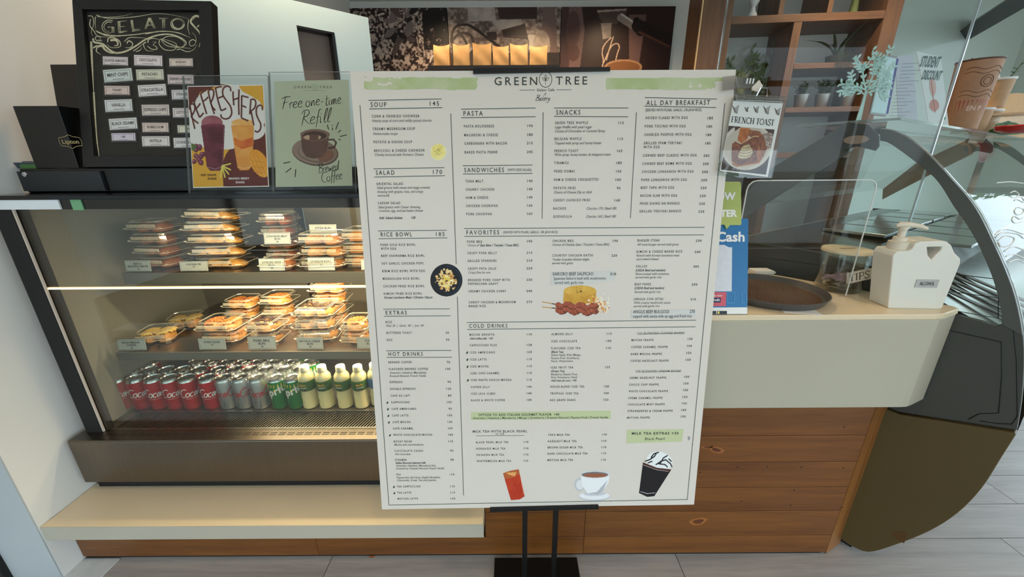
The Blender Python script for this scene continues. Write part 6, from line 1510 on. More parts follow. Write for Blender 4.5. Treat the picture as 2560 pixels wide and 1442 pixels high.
for i in range(5):
    y0 = .46 + i * .215
    for u0 in (-.42, -.21):
        tb_ = MB(); zz = zd1 - .004; x0, x1 = u0, u0 + .19
        tb_.box(x0, x1, y0, y0 + .19, zz, zz + .012); gx('tub_lid', tb_, M_chrome, bevel=.002)
# white script on the curved glass, stuck on the pane
bv = BVHTree.FromPolygons([Vector(v) for v in fg.v], fg.f)
def glasspt(px, py):
    o = GF.I @ ORG; d = (GF.I.to_3x3() @ ray(px, py)).normalized(); h = bv.ray_cast(o, d)[0]
    return None if h is None else h - d * .002
Z5 = zc(2160, 300, 2.6222)
gl_m = MB()
for pts in ([(958, 478), (990, 466), (1015, 490), (985, 510), (958, 500)], [(985, 510), (1030, 505), (1049, 530)], [(985, 530), (1000, 520), (1045, 540)], [(985, 548), (1040, 560)], [(1000, 575), (985, 600), (1005, 622), (1040, 610), (1045, 585), (1010, 572)],
            [(970, 650), (985, 630), (1020, 650), (1045, 640)], [(968, 655), (990, 675), (1045, 665)], [(870, 412), (960, 405), (1045, 415)], [(905, 395), (1045, 432)], [(860, 750), (900, 722), (960, 720), (1045, 748)], [(865, 770), (905, 740), (1000, 745), (1045, 775)],
            [(880, 790), (930, 760), (985, 775), (960, 820), (900, 830), (880, 800)], [(920, 860), (980, 830), (1045, 850)], [(915, 900), (980, 880), (1045, 905)], [(930, 940), (1000, 915), (1045, 935)]):
    q = [glasspt(*Z5(*p)) for p in [tuple(v) for v in smooth_line(pts, 4)]]
    q = [v for v in q if v is not None]
    if len(q) > 2: gl_m.tube(q, .0016, 4)
if gl_m.v: gx('white_script_lettering', gl_m, M_paper)

# things on the cabinet's top shelf (local y is the distance along the cabinet)
def gtop(px, py, y):  # local x where a sight line meets the vertical plane at y
    p = GF.hit(px, py, 1, y); return p
def onshelf(px, y): 
    # find local x at height ZT along the vertical plane local y
    p = GF.hit(px, 300, 1, y); return GF.M @ Vector((min(max(p.x, ut0 + .01), ut1 - .01), y, ZT + .0006))
FACE = (0, 0, R(-40))
def place(px, py, D):
    """stand something on the shelf at ground distance D (world Y)"""
    p = at(px, py, Y=D); return Vector((p.x, D, ZT + .0006))
p = place(2146, 300, 1.235); h_ = at(2168, 128, Y=1.235).z - ZT
t = tree_cut('mint_tree_stand', 'pale mint tree cut-out standing on the cabinet top', p, (0, 0, R(-12)), h_, mat('mint_tree', (176, 210, 200), .5), flip=1)
def zq(f, pts, y=0): return [(lambda q: (q.x, q.z))(f.hit(*p_, 1, y)) for p_ in pts]
def flatthing(name, label, cat, base_px, D, rotz, lean=0, group=None):
    p = place(*base_px, D); f = Frame(p, (-R(lean), 0, R(rotz))); return thing(name, label, cat, f.loc, f.rot, group), f
t, f = flatthing('table_sign', 'pale blue-white framed sign tilted on the cabinet top', 'sign', (2205, 292), 1.34, -18, 8)
q = zq(f, ((2174, 286), (2216, 290), (2244, 142), (2208, 134))); q = [(a, max(b, .001)) for a, b in q]; mid = [(sum(a for a, _ in q) / 4 + (a - sum(a for a, _ in q) / 4) * .86, sum(b for _, b in q) / 4 + (b - sum(b for _, b in q) / 4) * .93) for a, b in q]
part(t, 'frame', MB().prism(q, 0, .006), M_chrome, bevel=.001); part(t, 'face', MB().prism(mid, -.0015, -.0003), mat('sign_pale', (206, 236, 240), .4)); part(t, 'blue_side', MB().prism([mid[1], (mid[1][0] + .006, mid[1][1]), (mid[2][0] + .006, mid[2][1]), mid[2]], -.0016, -.0004), mat('blue_violet', (84, 84, 150), .4))
t, f = flatthing('menu_card', 'folded white menu sheet in a clear stand on the cabinet top', 'menu card', (2262, 300), 1.44, -14, 4)
q = zq(f, ((2246, 302), (2295, 310), (2282, 138), (2238, 140))); q = [(a, max(b, .001)) for a, b in q]
part(t, 'sheet', MB().prism(q, 0, .002), mat('menu_sheet', (190, 194, 202), .5)); m = MB()
xs_ = [a for a, _ in q]; zs_ = [b for _, b in q]; wq = max(xs_) - min(xs_)
for i in range(17):
    z = min(zs_) + (max(zs_) - min(zs_)) * (.08 + .05 * i); m.box(min(xs_) + wq * .22, min(xs_) + wq * (.5 + .12 * ((i * 7) % 3)), -.0008, -.0004, z, z + .0012)
part(t, 'printed_lines', m, mat('grey_ink', (120, 120, 128), .6))
t, f = flatthing('discount_card', 'tall white student discount card with green heading', 'card', (2340, 312), 1.52, -14, 4)
q = zq(f, ((2322, 310), (2372, 316), (2352, 142), (2292, 128))); q = [(a, max(b, .001)) for a, b in q]
part(t, 'sheet', MB().prism(q, 0, .002), mat('discount_paper', (216, 222, 218), .45)); cvx = Canvas(2292, 128, 2380, 316, 70, 150, clear=True)
cvx.ell(2332, 215, 9, 24, (206, 170, 156), rot=-5); cvx.ell(2336, 262, 13, 16, (196, 140, 128)); cvx.line([(2318, 240), (2362, 246)], 2, (206, 206, 206)); cvx.ell(2352, 222, 7, 5, (220, 220, 216)); cvx.ell(2358, 295, 7, 5, (90, 150, 120)); cvx.line([(2328, 200), (2338, 280)], 3, (176, 110, 96))
cvx.build('food_print', lambda x, y: (lambda v: (v.x, -.0006, v.z))(f.hit(x, y, 1, -.0006)), M_print, t)
for s, x, y, x2, hpx in (('STUDENT', 2298, 166, 2346, 25), ('DISCOUNT', 2303, 198, 2350, 22)):
    m = MB(); a, b = f.hit(x, y, 1, -.001), f.hit(x2, y, 1, -.001); put_text(m, s, a.x, a.z, (f.hit(x, y - hpx, 1, -.001).z - a.z), -.001, width=b.x - a.x, bold=.03, rot=-R(6)); part(t, 'heading', m, mat('deep_green_ink', (72, 96, 86), .5))
# kraft bucket
p = place(2395, 318, 1.66); r_ = .064; bt = thing('kraft_bucket', 'large brown paper bucket with red band on the cabinet top', 'bucket', p, (0, 0, 0)); hb = at(2395, 152, Y=1.66).z - ZT
part(bt, 'body', MB().lathe([(r_ * .8, 0), (r_ * .82, .002), (r_, hb - .004)], 36, capt=False), mat('bucket_kraft', (168, 124, 92), .55, noise=.1, nscale=30), smooth=True)
part(bt, 'rim', MB().lathe([(r_, hb - .006), (r_ * 1.03, hb - .004), (r_ * 1.03, hb), (r_ * .98, hb)], 36, capb=False, capt=False), mat('bucket_rim', (92, 60, 44), .5), smooth=True)
fb = lambda x, z: ((r_ * (.8 + .2 * z / hb) + .0008) * math.sin(x / r_ - .5), -(r_ * (.8 + .2 * z / hb) + .0008) * math.cos(x / r_ - .5), z)
m = MB(); n = 14; m.add([fb(-.05 + .012 * i, hb * .20) for i in range(n)] + [fb(-.05 + .012 * i, hb * .42) for i in range(n)], [(i, i + 1, n + i + 1, n + i) for i in range(n - 1)]); part(bt, 'red_band', m, mat('brick_red', (158, 72, 62), .5))
fb2 = lambda x, z: tuple(c * 1.004 if k < 2 else c for k, c in enumerate(fb(x, z)))
m = MB(); put_text(m, 'EN P', .01, hb * .27, .016, align='c', fmap=fb2, bold=.03); part(bt, 'band_lettering', m, mat('band_white', (206, 170, 156), .5))
for rr_, ww in ((.020, .0022), (.012, .0018)):
    m = MB(); qq = [fb(rr_ * math.cos(a) + .02, hb * .68 + rr_ * math.sin(a)) for a in np.linspace(0, 6.28, 24)]; m.tube(qq, ww / 2, 4); part(bt, 'ring_print', m, mat('print_brown', (96, 62, 50), .5))
for zz in (.86, .80, .54, .48):
    m = MB(); m.tube([fb(-.05 + i * .01, hb * (zz + .02 * math.sin(i * .9))) for i in range(13)], .0009, 4); part(bt, 'wave_print', m, mat('print_brown', (96, 62, 50), .5))
# stacked paper tubs with white lids lying in two tiers
def tub(px, py, D, hpx, label, tilt=0, z_=None, rr=.045):
    p = place(px, py, D); h_ = hpx * D / 1050
    if z_ is not None: p.z = z_
    t = thing('paper_tub', label, 'tub', p, (0, R(tilt), 0), 'paper tubs with white rims on the cabinet top')
    part(t, 'tub_body', MB().lathe([(rr * .74, 0), (rr * .76, .002), (rr * .97, h_ - .008)], 28), mat('tub_kraft', (186, 150, 112), .55, noise=.06, nscale=30), smooth=True)
    part(t, 'tub_rim', MB().lathe([(rr, h_ - .010), (rr * 1.04, h_ - .008), (rr * 1.04, h_), (rr * .5, h_ + .001), (.0005, h_ + .001)], 28, capb=False), M_paper, smooth=True)
    m = MB(); a0 = .8
    m.add([(rr * .77 * math.sin(a0), -rr * .77 * math.cos(a0), .003), (rr * .77 * math.sin(a0 + .35), -rr * .77 * math.cos(a0 + .35), .003), (rr * .98 * math.sin(a0 + .35), -rr * .98 * math.cos(a0 + .35), h_ - .010), (rr * .98 * math.sin(a0), -rr * .98 * math.cos(a0), h_ - .010)], [(0, 1, 2, 3)]); part(t, 'white_stripe', m, M_paper)
    return h_
for i, (px, D) in enumerate(((2402, 1.92), (2437, 2.02), (2462, 2.16))):
    h_ = tub(px, 325, D, 62, f'lower tier kraft tub with white rim, {ordn[i]} from the left', rr=.042)
    if i in (0, 1): tub(px + (34, 46)[i], 270, D, 66, f'upper tier kraft tub with white rim, {ordn[i]} from the left', z_=ZT + h_ + .003, rr=.042)
# grass plant in front of them
p = place(2412, 290, 1.78); pl = thing('grass_plant', 'small grassy plant among the tubs on the cabinet top', 'plant', p)
part(pl, 'pot', MB().lathe([(.02, 0), (.027, .03), (.028, .034)], 16), mat('pot_dark_green', (58, 60, 44), .6), smooth=True)
for i in range(16):
    m = MB(); leaf3(m, (0, 0, .03), rs.random() * 6.3, rs.uniform(.10, .19), .006, rs.uniform(.8, 1.4), rs.uniform(.3, 1.1), 6); part(pl, 'blade', m, M_leafg)
tb_ = MB(); 
p = place(2452, 300, 2.35); pl = thing('seed_plant', 'tall wispy plant with seed heads behind the bucket', 'plant', p)
part(pl, 'pot', MB().lathe([(.025, 0), (.035, .05), (.036, .054)], 16), M_zinc, smooth=True)
for i in range(9):
    a = rs.random() * 6.3; L = rs.uniform(.25, .42); e = Vector((math.cos(a) * L * .3, math.sin(a) * L * .3, L)); m = MB(); m.tube([(0, 0, .05), (e.x * .3, e.y * .3, L * .6), e], .0012, 4)
    for j in range(9): q = Vector((e.x * .3, e.y * .3, L * .6)).lerp(e, j / 8); leaf3(m, q, rs.random() * 6.3, .025, .010, .6, .8, 3)
    part(pl, 'stem', m, M_leafg)
# round topped wooden board and a clear box with green inside
p = place(2508, 322, 2.38); wbd = single('wooden_board', MB().prism([(-.09, 0), (.12, 0), (.12, .14)] + [(.015 + .105 * math.cos(R(a)), .14 + .10 * math.sin(R(a))) for a in range(15, 180, 15)] + [(-.09, .14)], -.008, .008), mat('pale_wood', (206, 172, 130), .45, noise=.05, nscale=12, stretch=(8, 1, 1)), 'pale wooden board with a rounded top at the far right', 'board', p, (R(-6), 0, R(-16)), bevel=.002)
p = place(2508, 332, 2.02); bxo = thing('clear_box', 'clear box with wooden lid and green contents, far right of the cabinet top', 'box', p, (0, 0, R(-30)))
part(bxo, 'box_wall', MB().box(-.075, .075, -.05, .05, .0, .085), M_acry); part(bxo, 'box_lid', MB().box(-.08, .08, -.055, .055, .086, .096), mat('pale_wood', (206, 172, 130), .45)); part(bxo, 'green_filling', blob(.10, .07, .055, 4, .15), mat('green_fill', (70, 140, 70), .6), smooth=True)
bs = MB().lathe([(.05, 0), (.075, .012), (.08, .03), (.076, .034), (.06, .014), (.0005, .006)], 28, capt=False)
single('red_bowl', bs, mat('red_enamel', (168, 44, 40), .25), 'shallow red bowl at the right end of the cabinet top', 'bowl', place(2540, 345, 1.9), smooth=True)

# dark wall rail at the far right and a ceiling beam
a, b = at(2470, 62, X=4.2), at(2560, 8, X=4.2)
pa_, pb_ = Vector((4.02, 3.9, 2.25)), Vector((3.0, 2.24, 2.25))
struct('trim_3', MB().tube([pa_, pb_], .075, 4), M_black)

# ================================================================== ON THE WORKTOP
ZC = .8504
# tall clear screen
a = at(1822, 0, Y=1.0).x; xr_ = 1.036
gs = thing('tall_glass_screen', 'tall clear glass screen standing behind the hand sanitiser jug', 'glass screen', (xr_ - .2, 1.0, ZC))
G2 = lambda mb: sh(mb, (xr_ - .2, 1.0, ZC))
part(gs, 'pane', G2(MB().box(a, xr_, 1.0, 1.006, ZC, 1.95)), M_screen); part(gs, 'polished_edge', G2(MB().box(xr_, xr_ + .0015, 1.0, 1.006, ZC, 1.95)), mat('glass_edge_bright', (214, 232, 244), .08, metal=.6)); part(gs, 'polished_edge', G2(MB().box(a - .001, a, 1.0, 1.006, ZC, 1.95)), M_edge)
# low acrylic guard with pass-through
gx0, gx1 = at(1856, 540, Y=.965).x, at(2110, 745, Y=.965).x + .004; zt = at(2100, 450, Y=.965).z
def rr2(x0, x1, z0, z1, r): return [(x1 - r + r * math.cos(R(a)), z1 - r + r * math.sin(R(a))) for a in (0, 30, 60, 90)] + [(x0 + r + r * math.cos(R(a)), z1 - r + r * math.sin(R(a))) for a in (90, 120, 150, 180)]
lg = thing('low_acrylic_guard', 'low clear acrylic guard with rounded corners in front of the tips jar', 'acrylic guard', ((gx0 + gx1) / 2, .965, ZC))
G3 = lambda mb: sh(mb, ((gx0 + gx1) / 2, .965, ZC))
outl = rr2(gx0, gx1, ZC, zt, .022); lo = [(gx0, ZC), (gx0 + .012, ZC), (gx0 + .012, ZC + .062), (gx1 - .02, ZC + .062), (gx1 - .02, ZC), (gx1, ZC)]
part(lg, 'pane', G3(MB().prism([p for p in outl] + lo, .965, .968)), M_acry)
part(lg, 'polished_edge', G3(MB().tube([(p[0], .9665, p[1]) for p in [(gx1, ZC + .002)] + outl + [(gx0, ZC + .002)]], .0015, 6)), mat('edge_pale', (222, 226, 222), .15, trans=.2))
# tray
tcx, tcy, tr_ = .687, .985, .137
tcx = at(2070, 740, Y=.944).x - tr_ + .002
tray = thing('round_tray', 'round brown woven-pattern serving tray with grey rim', 'tray', (tcx, tcy, ZC + .0012))
part(tray, 'rim', MB().lathe([(tr_ * .88, 0), (tr_ * .93, .003), (tr_, .018), (tr_ * 1.005, .020), (tr_ * .985, .0205), (tr_ * .925, .007), (tr_ * .88, .005)], 56, capt=True), mat('tray_grey', (78, 76, 74), .45), smooth=True)
mt = mat('tray_brown', (72, 50, 34), .5); part(tray, 'surface', MB().lathe([(tr_ * .90, .0052), (.001, .0053)], 56, capb=False), mt)
m = MB(); st = .0068
for i in range(-18, 19):
    for j in range(-18, 19):
        x, y = i * st + (j % 2) * st / 2, j * st * .9
        if x * x + y * y < (tr_ * .89) ** 2: m.add([(x - .0026, y, .0054), (x, y - .0022, .0054), (x + .0026, y, .0054), (x, y + .0022, .0054), (x, y, .0068)], [(0, 1, 4), (1, 2, 4), (2, 3, 4), (3, 0, 4)])
part(tray, 'raised_studs', m, mat('tray_stud', (96, 72, 52), .45), kind='stuff')
single('paper_slip', MB().box(-.04, .04, -.022, .022, 0, .0008), M_paper, 'small white paper slip poking out under the tray', 'paper', (at(2000, 778, Z=ZC).x, .868, ZC), (0, 0, R(-12)))
wc = at(1888, 672, Z=ZC); single('plastic_dish', MB().prism([(-.03, 0), (.03, 0), (.038, .006), (.03, .012), (-.03, .012)], -.02, .02), M_white, 'small white plastic piece behind the tray beside the blue sign', 'plastic piece', (wc.x - .012, 1.195, ZC), bevel=.002)
# tips jar
jc = Vector((.922, 1.033, ZC)); J = thing('tips_jar', 'clear jar with cream lid holding coins and folded notes, with a tips sign', 'jar', jc); jr = .0555; jh = .114
part(J, 'jar_wall', MB().lathe([(jr * .92, 0), (jr * .95, .002), (jr, jh - .004), (jr * .97, jh - .004), (jr * .92, .004)], 40, capt=False), M_plastic, smooth=True)
part(J, 'jar_base', MB().lathe([(jr * .9, .0005), (jr * .9, .003)], 40), M_acry)
part(J, 'lid', MB().lathe([(jr * .99, jh - .008), (jr * 1.03, jh - .006), (jr * 1.03, jh), (jr * 1.0, jh + .002), (.0005, jh + .002)], 40, capb=False), mat('lid_cream', (222, 206, 172), .4), smooth=True)
part(J, 'coin_slot', MB().prism([(-.02, -.0035), (.02, -.0035), (.022, 0), (.02, .0035), (-.02, .0035)], jh + .0021, jh + .0027, axis=2), mat('slot_brown', (150, 124, 90), .6))
M_coin = mat('coin', (166, 158, 146), .35, metal=.8); rs = random.Random(9)
for i in range(34):
    a, r = rs.random() * 6.3, math.sqrt(rs.random()) * jr * .68; cm = MB().lathe([(.0115, 0), (.0118, .0004), (.0118, .0014), (.0115, .0018)], 14)
    cm.xf(Matrix.Translation((r * math.cos(a), r * math.sin(a), .005 + .0016 * (i // 3) + .004)) @ Matrix.Rotation(rs.uniform(-.5, .5), 4, 'X') @ Matrix.Rotation(rs.uniform(-.4, .4), 4, 'Y')); c_ = single('coin', cm, M_coin, 'silver coin in the tips jar', 'coin', jc, group='coins in the tips jar')
nt_ = MB(); nn = 10
vs = [((i / nn - .5) * .075, (j / 5 - .5) * .05, .034 + .007 * math.sin(i * 1.1 + j) + .004 * math.cos(2.1 * j)) for j in range(6) for i in range(nn + 1)]
nt_.add(vs, [(j * (nn + 1) + i, j * (nn + 1) + i + 1, (j + 1) * (nn + 1) + i + 1, (j + 1) * (nn + 1) + i) for j in range(5) for i in range(nn)])
o = single('folded_banknote', nt_, mat('note_lilac', (168, 148, 164), .6, noise=.15, nscale=60), 'crumpled lilac banknote on the coins in the tips jar', 'banknote', jc + Vector((-.01, -.012, .004)), (0, 0, R(20)))
so = o.modifiers.new('thick', 'SOLIDIFY'); so.thickness = .0006
a, b = at(2118, 700, Y=.972), at(2178, 676, Y=.972)
tsn = thing('tips_sign', 'small cream sign reading tips, fixed aslant on the jar', 'sign', (a.x, .972, a.z), (0, R(-13), 0)); L_ = (b - a).length
part(tsn, 'plate', MB().box(-.001, L_ + .003, 0, .0015, -.012, .020), mat('tips_cream', (206, 196, 176), .5), bevel=.0005); m = MB(); serif(m, 'TIPS', .004, -.006, .020, -.0004, .15, width=L_ - .008); part(tsn, 'lettering', m, mat('tips_ink', (74, 58, 50), .5))
m = MB(); m.ribbon([(.0005, -.0105), (L_ + .0015, -.0105), (L_ + .0015, .0185), (.0005, .0185), (.0005, -.0105)], .0006, -.0004); part(tsn, 'border', m, mat('tips_ink', (74, 58, 50), .5))
# hand sanitiser jug
jf = Frame((.985, .905, ZC), (0, 0, R(-4)))
def jp(px, py): p = jf.hit(px, py, 1, -.012); return (p.x, p.z)
jug = thing('sanitiser_jug', 'translucent white plastic jug with pump, labelled alcohol', 'jug', jf.loc, jf.rot)
M_jug = mat('jug_hdpe', (226, 224, 212), .38, trans=.12, sss=.3)
body = [jp(2176, 768), jp(2190, 773), jp(2330, 773), jp(2341, 764), jp(2384, 655), jp(2384, 642), jp(2370, 628), jp(2358, 604), jp(2340, 601), jp(2278, 603), jp(2264, 612), jp(2255, 620), jp(2212, 622), jp(2198, 636), jp(2166, 758)]
body = [(a, max(b, 0.0)) for a, b in body]
hole = [jp(2300, 614), jp(2338, 613), jp(2336, 622), jp(2320, 634), jp(2312, 644), jp(2302, 632)]
from mathutils.geometry import tessellate_polygon
def holed(outer, inner, d0, d1):
    ar = lambda P: sum(P[i][0] * P[(i + 1) % len(P)][1] - P[(i + 1) % len(P)][0] * P[i][1] for i in range(len(P)))
    if ar(outer) < 0: outer = outer[::-1]
    if ar(inner) > 0: inner = inner[::-1]
    al = outer + inner; tri = tessellate_polygon([[Vector((p[0], p[1], 0)) for p in outer], [Vector((p[0], p[1], 0)) for p in inner]])
    n = len(al); no = len(outer); vs = [(p[0], d0, p[1]) for p in al] + [(p[0], d1, p[1]) for p in al]; fs = []
    for t in tri:
        a_, b_, c_ = [al[i] for i in t]; cr = (b_[0] - a_[0]) * (c_[1] - a_[1]) - (b_[1] - a_[1]) * (c_[0] - a_[0])
        t = tuple(t) if cr > 0 else tuple(t)[::-1]; fs += [t, tuple(i + n for i in t[::-1])]
    for o_, m_ in ((0, no), (no, n - no)):
        for i in range(m_): a_, b_ = o_ + i, o_ + (i + 1) % m_; fs.append((b_, a_, n + a_, n + b_))
    return MB().add(vs, fs)
body = [jp(2204, 770), jp(2212, 773), jp(2330, 773), jp(2340, 764), jp(2384, 655), jp(2384, 642), jp(2370, 628), jp(2362, 610), jp(2352, 601), jp(2340, 598), jp(2284, 600), jp(2272, 606), jp(2266, 618), jp(2258, 623), jp(2228, 624), jp(2218, 636)]
body = [(a, max(b, 0.0)) for a, b in body]
hole = [jp(2302, 614), jp(2338, 613), jp(2336, 622), jp(2322, 634), jp(2313, 645), jp(2304, 634)]
mbj = holed(body, hole, -.028, .030)
part(jug, 'body', mbj, M_jug, bevel=.006)
a, b = jp(2270, 713), jp(2332, 694); m = MB().box(a[0], b[0], -.0292, -.0285, a[1], b[1]); part(jug, 'label_strip', m, mat('label_grey', (170, 170, 166), .5)); m = MB(); put_text(m, 'ALCOHOL', (a[0] + b[0]) / 2, a[1] + (b[1] - a[1]) * .3, (b[1] - a[1]) * .42, -.0296, align='c', width=(b[0] - a[0]) * .66, bold=.01); part(jug, 'lettering', m, M_black)
c0 = jp(2254, 622); c1 = jp(2258, 600)
part(jug, 'neck_collar', MB().lathe([(.020, -.004), (.020, .016), (.014, .018), (.013, .026), (.008, .027)], 24, (c0[0], 0, c0[1])), mat('pump_cream', (214, 204, 184), .4), smooth=True)
part(jug, 'pump_stem', MB().lathe([(.007, .026), (.007, .042), (.0085, .043), (.0095, .052)], 16, (c0[0], 0, c0[1])), mat('pump_cream', (214, 204, 184), .4), smooth=True)
zt_ = c0[1] + .052; sn = []
part(jug, 'pump_head', MB().tube([(c0[0] - .018, 0, zt_ + .001), (c0[0] - .008, 0, zt_ + .004), (c0[0] + .010, 0, zt_ + .004), (c0[0] + .034, -.004, zt_ + .001), (c0[0] + .048, -.006, zt_ - .005)], [.003, .0065, .0065, .005, .0035], 10), mat('pump_cream', (214, 204, 184), .4), smooth=True)
part(jug, 'pump_nozzle', MB().tube([(c0[0] + .046, -.006, zt_ - .004), (c0[0] + .042, -.006, zt_ - .016)], .0018, 8), M_acry)
# blue payment sign with a green speech bubble
sf_ = Frame((at(1867, 792, Z=ZC).x, at(1867, 792, Z=ZC).y, ZC + .0004), (-R(16), 0, 0))
if sf_.loc.y < .845: sf_ = Frame((at(1867, 792, Y=.846).x, .846, ZC + .0004), (-R(16), 0, 0))
def bp(px, py, y=0): p = sf_.hit(px, py, 1, y); return (p.x, p.z)
ps = thing('payment_sign', 'blue payment sign with green speech bubble, half hidden by the menu board', 'sign', sf_.loc, sf_.rot)
bw0, bz1 = -.155, bp(1871, 546)[1]
part(ps, 'panel', MB().prism([(bw0, 0), (0, 0), (bp(1871, 546)[0], bz1 - .003), (bp(1871, 546)[0] - .003, bz1), (bw0, bz1)], 0, .003), mat('payment_blue', (22, 104, 158), .35))
part(ps, 'white_band', MB().prism([(bw0, 0.0005), (-.0005, .0005), (bp(1868, 765)[0], bp(1868, 768)[1]), (bw0, bp(1868, 768)[1])], -.0004, -.0001), M_paper)
part(ps, 'photo_panel', MB().prism([(bw0 + .02, bp(1829, 728)[1]), bp(1829, 728), bp(1830, 618), bp(1822, 618), bp(1810, 612), (bw0 + .02, bp(1810, 612)[1])], -.0004, -.0001), mat('photo_pale', (206, 208, 214), .5, noise=.05, nscale=60))
part(ps, 'pink_box', MB().prism([(bw0 + .02, bp(1815, 765)[1]), bp(1814, 765), bp(1816, 730), (bw0 + .02, bp(1815, 730)[1])], -.0004, -.0001), mat('pink_red', (200, 84, 96), .5))
part(ps, 'navy_pill', MB().prism([(bp(1780, 756)[0], bp(1780, 756)[1]), bp(1801, 756), bp(1802, 744), bp(1780, 744)], -.0008, -.0005), mat('navy', (30, 34, 78), .5))
for x0, x1, nm in ((1779, 1790, 'store_badge'), (1792, 1817, 'store_badge')): part(ps, nm, MB().prism([bp(x0, 785), bp(x1, 785), bp(x1, 777), bp(x0, 777)], -.0008, -.0005), M_black)
part(ps, 'yellow_mark', MB().prism([bp(1793.5, 784), bp(1798, 784), bp(1798, 778), bp(1793.5, 778)], -.0012, -.0009), mat('mark_yellow', (220, 200, 80), .5))
for x0, x1 in ((1818, 1836), (1854, 1866)):
    m = MB(); q = [bp(x0, 757), bp(x1, 757), bp(x1, 730), bp(x0, 730), bp(x0, 757)]; m.ribbon(q, .0022, -.0006); part(ps, 'square_outline', m, mat('mid_blue', (60, 132, 182), .4))
m = MB(); a, b = bp(1861, 603), bp(1798, 603); put_text(m, 'GCash', a[0], a[1], bp(1861, 580)[1] - a[1], -.0008, align='r', bold=.03, kx=1.08); part(ps, 'lettering', m, M_paper)
m = MB(); a = bp(1799, 752); put_text(m, 'Credit', a[0], a[1], .0055, -.0011, align='r', bold=.02); a = bp(1805, 741); put_text(m, 'PAY LATER WITH', a[0], a[1], .0034, -.0007, align='r', bold=.02); part(ps, 'small_lettering', m, M_paper)
bub = [bp(1851, 560), bp(1849, 563), bp(1823, 563), bp(1814, 573), bp(1809, 562), (bw0 + .05, bp(1809, 562)[1]), (bw0 + .05, bp(1810, 455)[1]), bp(1846, 455), bp(1850, 459)]
part(ps, 'bubble', MB().prism(bub, -.004, -.001), mat('bubble_green', (168, 178, 96), .4)); m = MB()
for s, px, py, hh in (('NOW', 1839, 499, 17), ('COUNTER', 1843, 541, 16)): a = bp(px, py, -.0045); m = MB(); put_text(m, s, a[0], a[1], bp(px, py - hh, -.0045)[1] - a[1], -.0045, align='r', bold=.045); part(ps, 'bubble_word', m, M_paper)
# french toast card clipped to the edge of the menu board
Z6 = zc(1800, 180, 5.15)
def tp(x, y, yy=-.012): p = MF.hit(*Z6(x, y), 1, yy); return (p.x, p.z)
ft = thing('french_toast_card', 'white french toast card in a clear sleeve clipped to the menu board', 'card', MF.loc, MF.rot)
part(ft, 'sleeve', MB().prism([tp(150, 330), tp(868, 368), tp(655, 1400), tp(-40, 1330)], -.0150, -.0146).prism([tp(150, 330), tp(868, 368), tp(655, 1400), tp(-40, 1330)], -.0104, -.0100), M_acry)
part(ft, 'paper', MB().prism([tp(170, 370), tp(808, 402), tp(612, 1352), tp(-5, 1272)], -.0125, -.0121), M_paper)
cv = Canvas(0, 690, 700, 1320, 150, 135, base=(64, 42, 34)); 
cv.ell(330, 960, 380, 330, (206, 198, 184), col2=(190, 180, 164), nsc=4); cv.ell(330, 960, 330, 290, (186, 174, 158)); cv.poly([(0, 1150), (130, 1290), (0, 1290)], (64, 38, 32)); cv.poly([(500, 1320), (700, 1180), (700, 1320)], (40, 28, 26)); cv.poly([(600, 690), (700, 690), (700, 780)], (70, 40, 30)); cv.poly([(90, 690), (190, 690), (110, 760)], (70, 40, 36))
cv.ell(620, 850, 130, 110, (196, 182, 170), col2=(110, 84, 76), nsc=60); cv.poly([(180, 700), (330, 700), (320, 840), (240, 920), (170, 880)], (186, 108, 42), col2=(160, 84, 30), nsc=14); cv.poly([(320, 720), (480, 730), (560, 800), (640, 960), (600, 1100), (520, 1000), (420, 850), (320, 800)], (112, 60, 32), col2=(150, 86, 44), nsc=20)
cv.poly([(230, 930), (390, 810), (480, 800), (520, 860), (560, 980), (590, 1120), (560, 1160), (230, 1260), (160, 1230), (120, 1100), (100, 940), (140, 900)], (140, 74, 38), col2=(96, 48, 26), nsc=26); cv.poly([(500, 900), (560, 1000), (588, 1120), (540, 1160), (500, 1060)], (176, 104, 54), col2=(150, 84, 44), nsc=20)
cv.line([(240, 920), (400, 810), (480, 800)], 14, (196, 150, 96)); cv.line([(150, 1190), (240, 1250), (560, 1165)], 16, (190, 120, 60))
for k, (x, y, rx, ry) in enumerate(((325, 1080, 105, 48), (335, 1045, 108, 46), (335, 1010, 98, 40), (325, 980, 80, 34), (325, 955, 55, 24), (350, 940, 30, 16))): cv.ell(x, y + 8, rx, ry, (150, 126, 92), rot=-12); cv.ell(x - 3, y, rx * .96, ry * .86, (214, 196, 160), rot=-12, col2=(190, 166, 126), nsc=9)
qq = [tp(108, 692), tp(700, 742), tp(588, 1322), tp(8, 1258)]
cv.X.shape; cv.build('toast_picture', (lambda x, y: (lambda u, v: tuple(np.array([(qq[0][0] * (1 - u) + qq[1][0] * u) * (1 - v) + (qq[3][0] * (1 - u) + qq[2][0] * u) * v, -.0128, (qq[0][1] * (1 - u) + qq[1][1] * u) * (1 - v) + (qq[3][1] * (1 - u) + qq[2][1] * u) * v])))(x / 700, (y - 690) / 630)), M_gloss_print, ft)
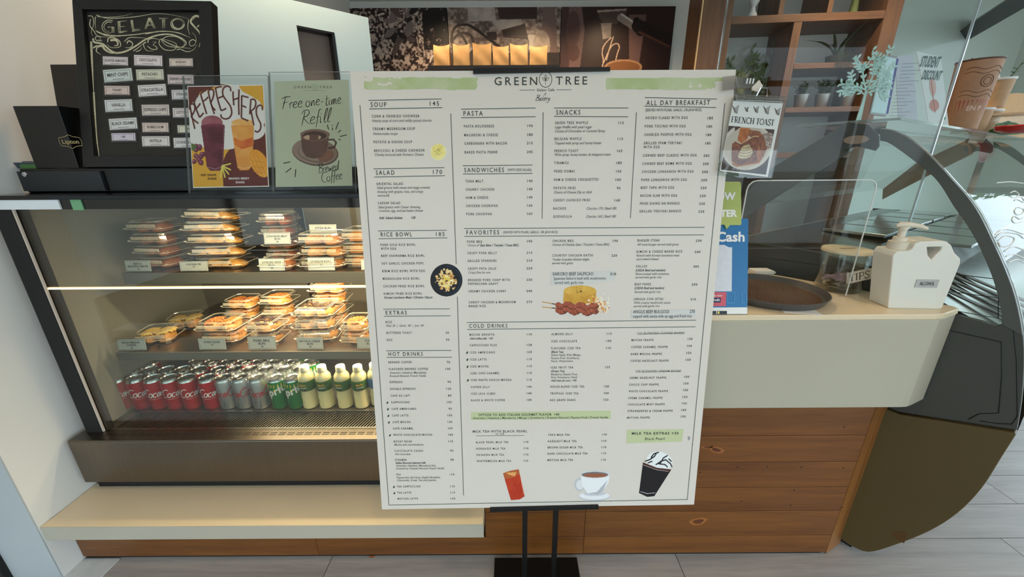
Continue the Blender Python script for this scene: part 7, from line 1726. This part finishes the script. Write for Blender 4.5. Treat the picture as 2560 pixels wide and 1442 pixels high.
a, b = tp(138, 648), tp(690, 692); an = math.atan2(b[1] - a[1], b[0] - a[0]); m = MB(); serif(m, 'FRENCH TOAST', a[0], a[1], .0115, -.0128, .16, rot=an, width=math.hypot(b[0] - a[0], b[1] - a[1])); part(ft, 'lettering', m, mat('card_ink', (40, 40, 44), .6))
for cx, cy, sc_ in ((200, 460, 1), (340, 465, .6), (465, 465, .8), (600, 470, 1), (740, 490, .9)):
    m = MB(); 
    for k in range(5):
        for sg in (-1, 1): a = tp(cx + sg * 45 * sc_ * (1 - k * .12), cy - 40 * sc_ + k * 20 * sc_ + 10); b = tp(cx + 8 * (k - 2), cy + 10 + k * 16 * sc_); m.ribbon([a, b], .0013, -.0128)
    part(ft, 'leaf_sprig', m, mat('sprig_grey', (104, 98, 94), .6))
clp = thing('clear_clip', 'clear plastic clip holding the french toast card', 'clip', MF.loc, MF.rot)
M_clip = glass('clip_plastic', (232, 230, 226), .05, 5.0)
part(clp, 'jaw', MB().prism([tp(190, 300), tp(805, 330), tp(800, 398), tp(185, 372)], -.022, -.0152), M_clip, bevel=.0015); part(clp, 'jaw', MB().prism([tp(190, 300), tp(805, 330), tp(800, 398), tp(185, 372)], -.0098, -.006), M_clip, bevel=.0015)
part(clp, 'spring', MB().tube([(*[tp(430, 330)[0]], -.020, tp(430, 330)[1]), (tp(470, 230)[0], -.026, tp(470, 230)[1]), (tp(550, 240)[0], -.026, tp(550, 240)[1]), (tp(575, 330)[0], -.020, tp(575, 330)[1])], .0014, 6), M_chrome)
part(clp, 'white_tab', MB().prism([tp(400, 200), tp(490, 110), tp(540, 190), tp(470, 260), tp(400, 240)], -.016, -.013), mat('tab_cream', (206, 198, 184), .4))
part(clp, 'arm', MB().prism([tp(40, 60), tp(210, 40), tp(260, 210), tp(30, 240)], -.012, -.008), M_clip, bevel=.001); part(clp, 'arm', MB().prism([tp(210, 50), tp(460, 80), tp(420, 220), tp(230, 200)], -.010, -.007), M_clip, bevel=.001)
for x0 in (340, 380, 420): part(clp, 'rib', MB().prism([tp(x0 - 5, 150), tp(x0 + 10, 80), tp(x0 + 22, 82), tp(x0 + 8, 152)], -.0125, -.0105), mat('rib_pale', (226, 230, 232), .2))
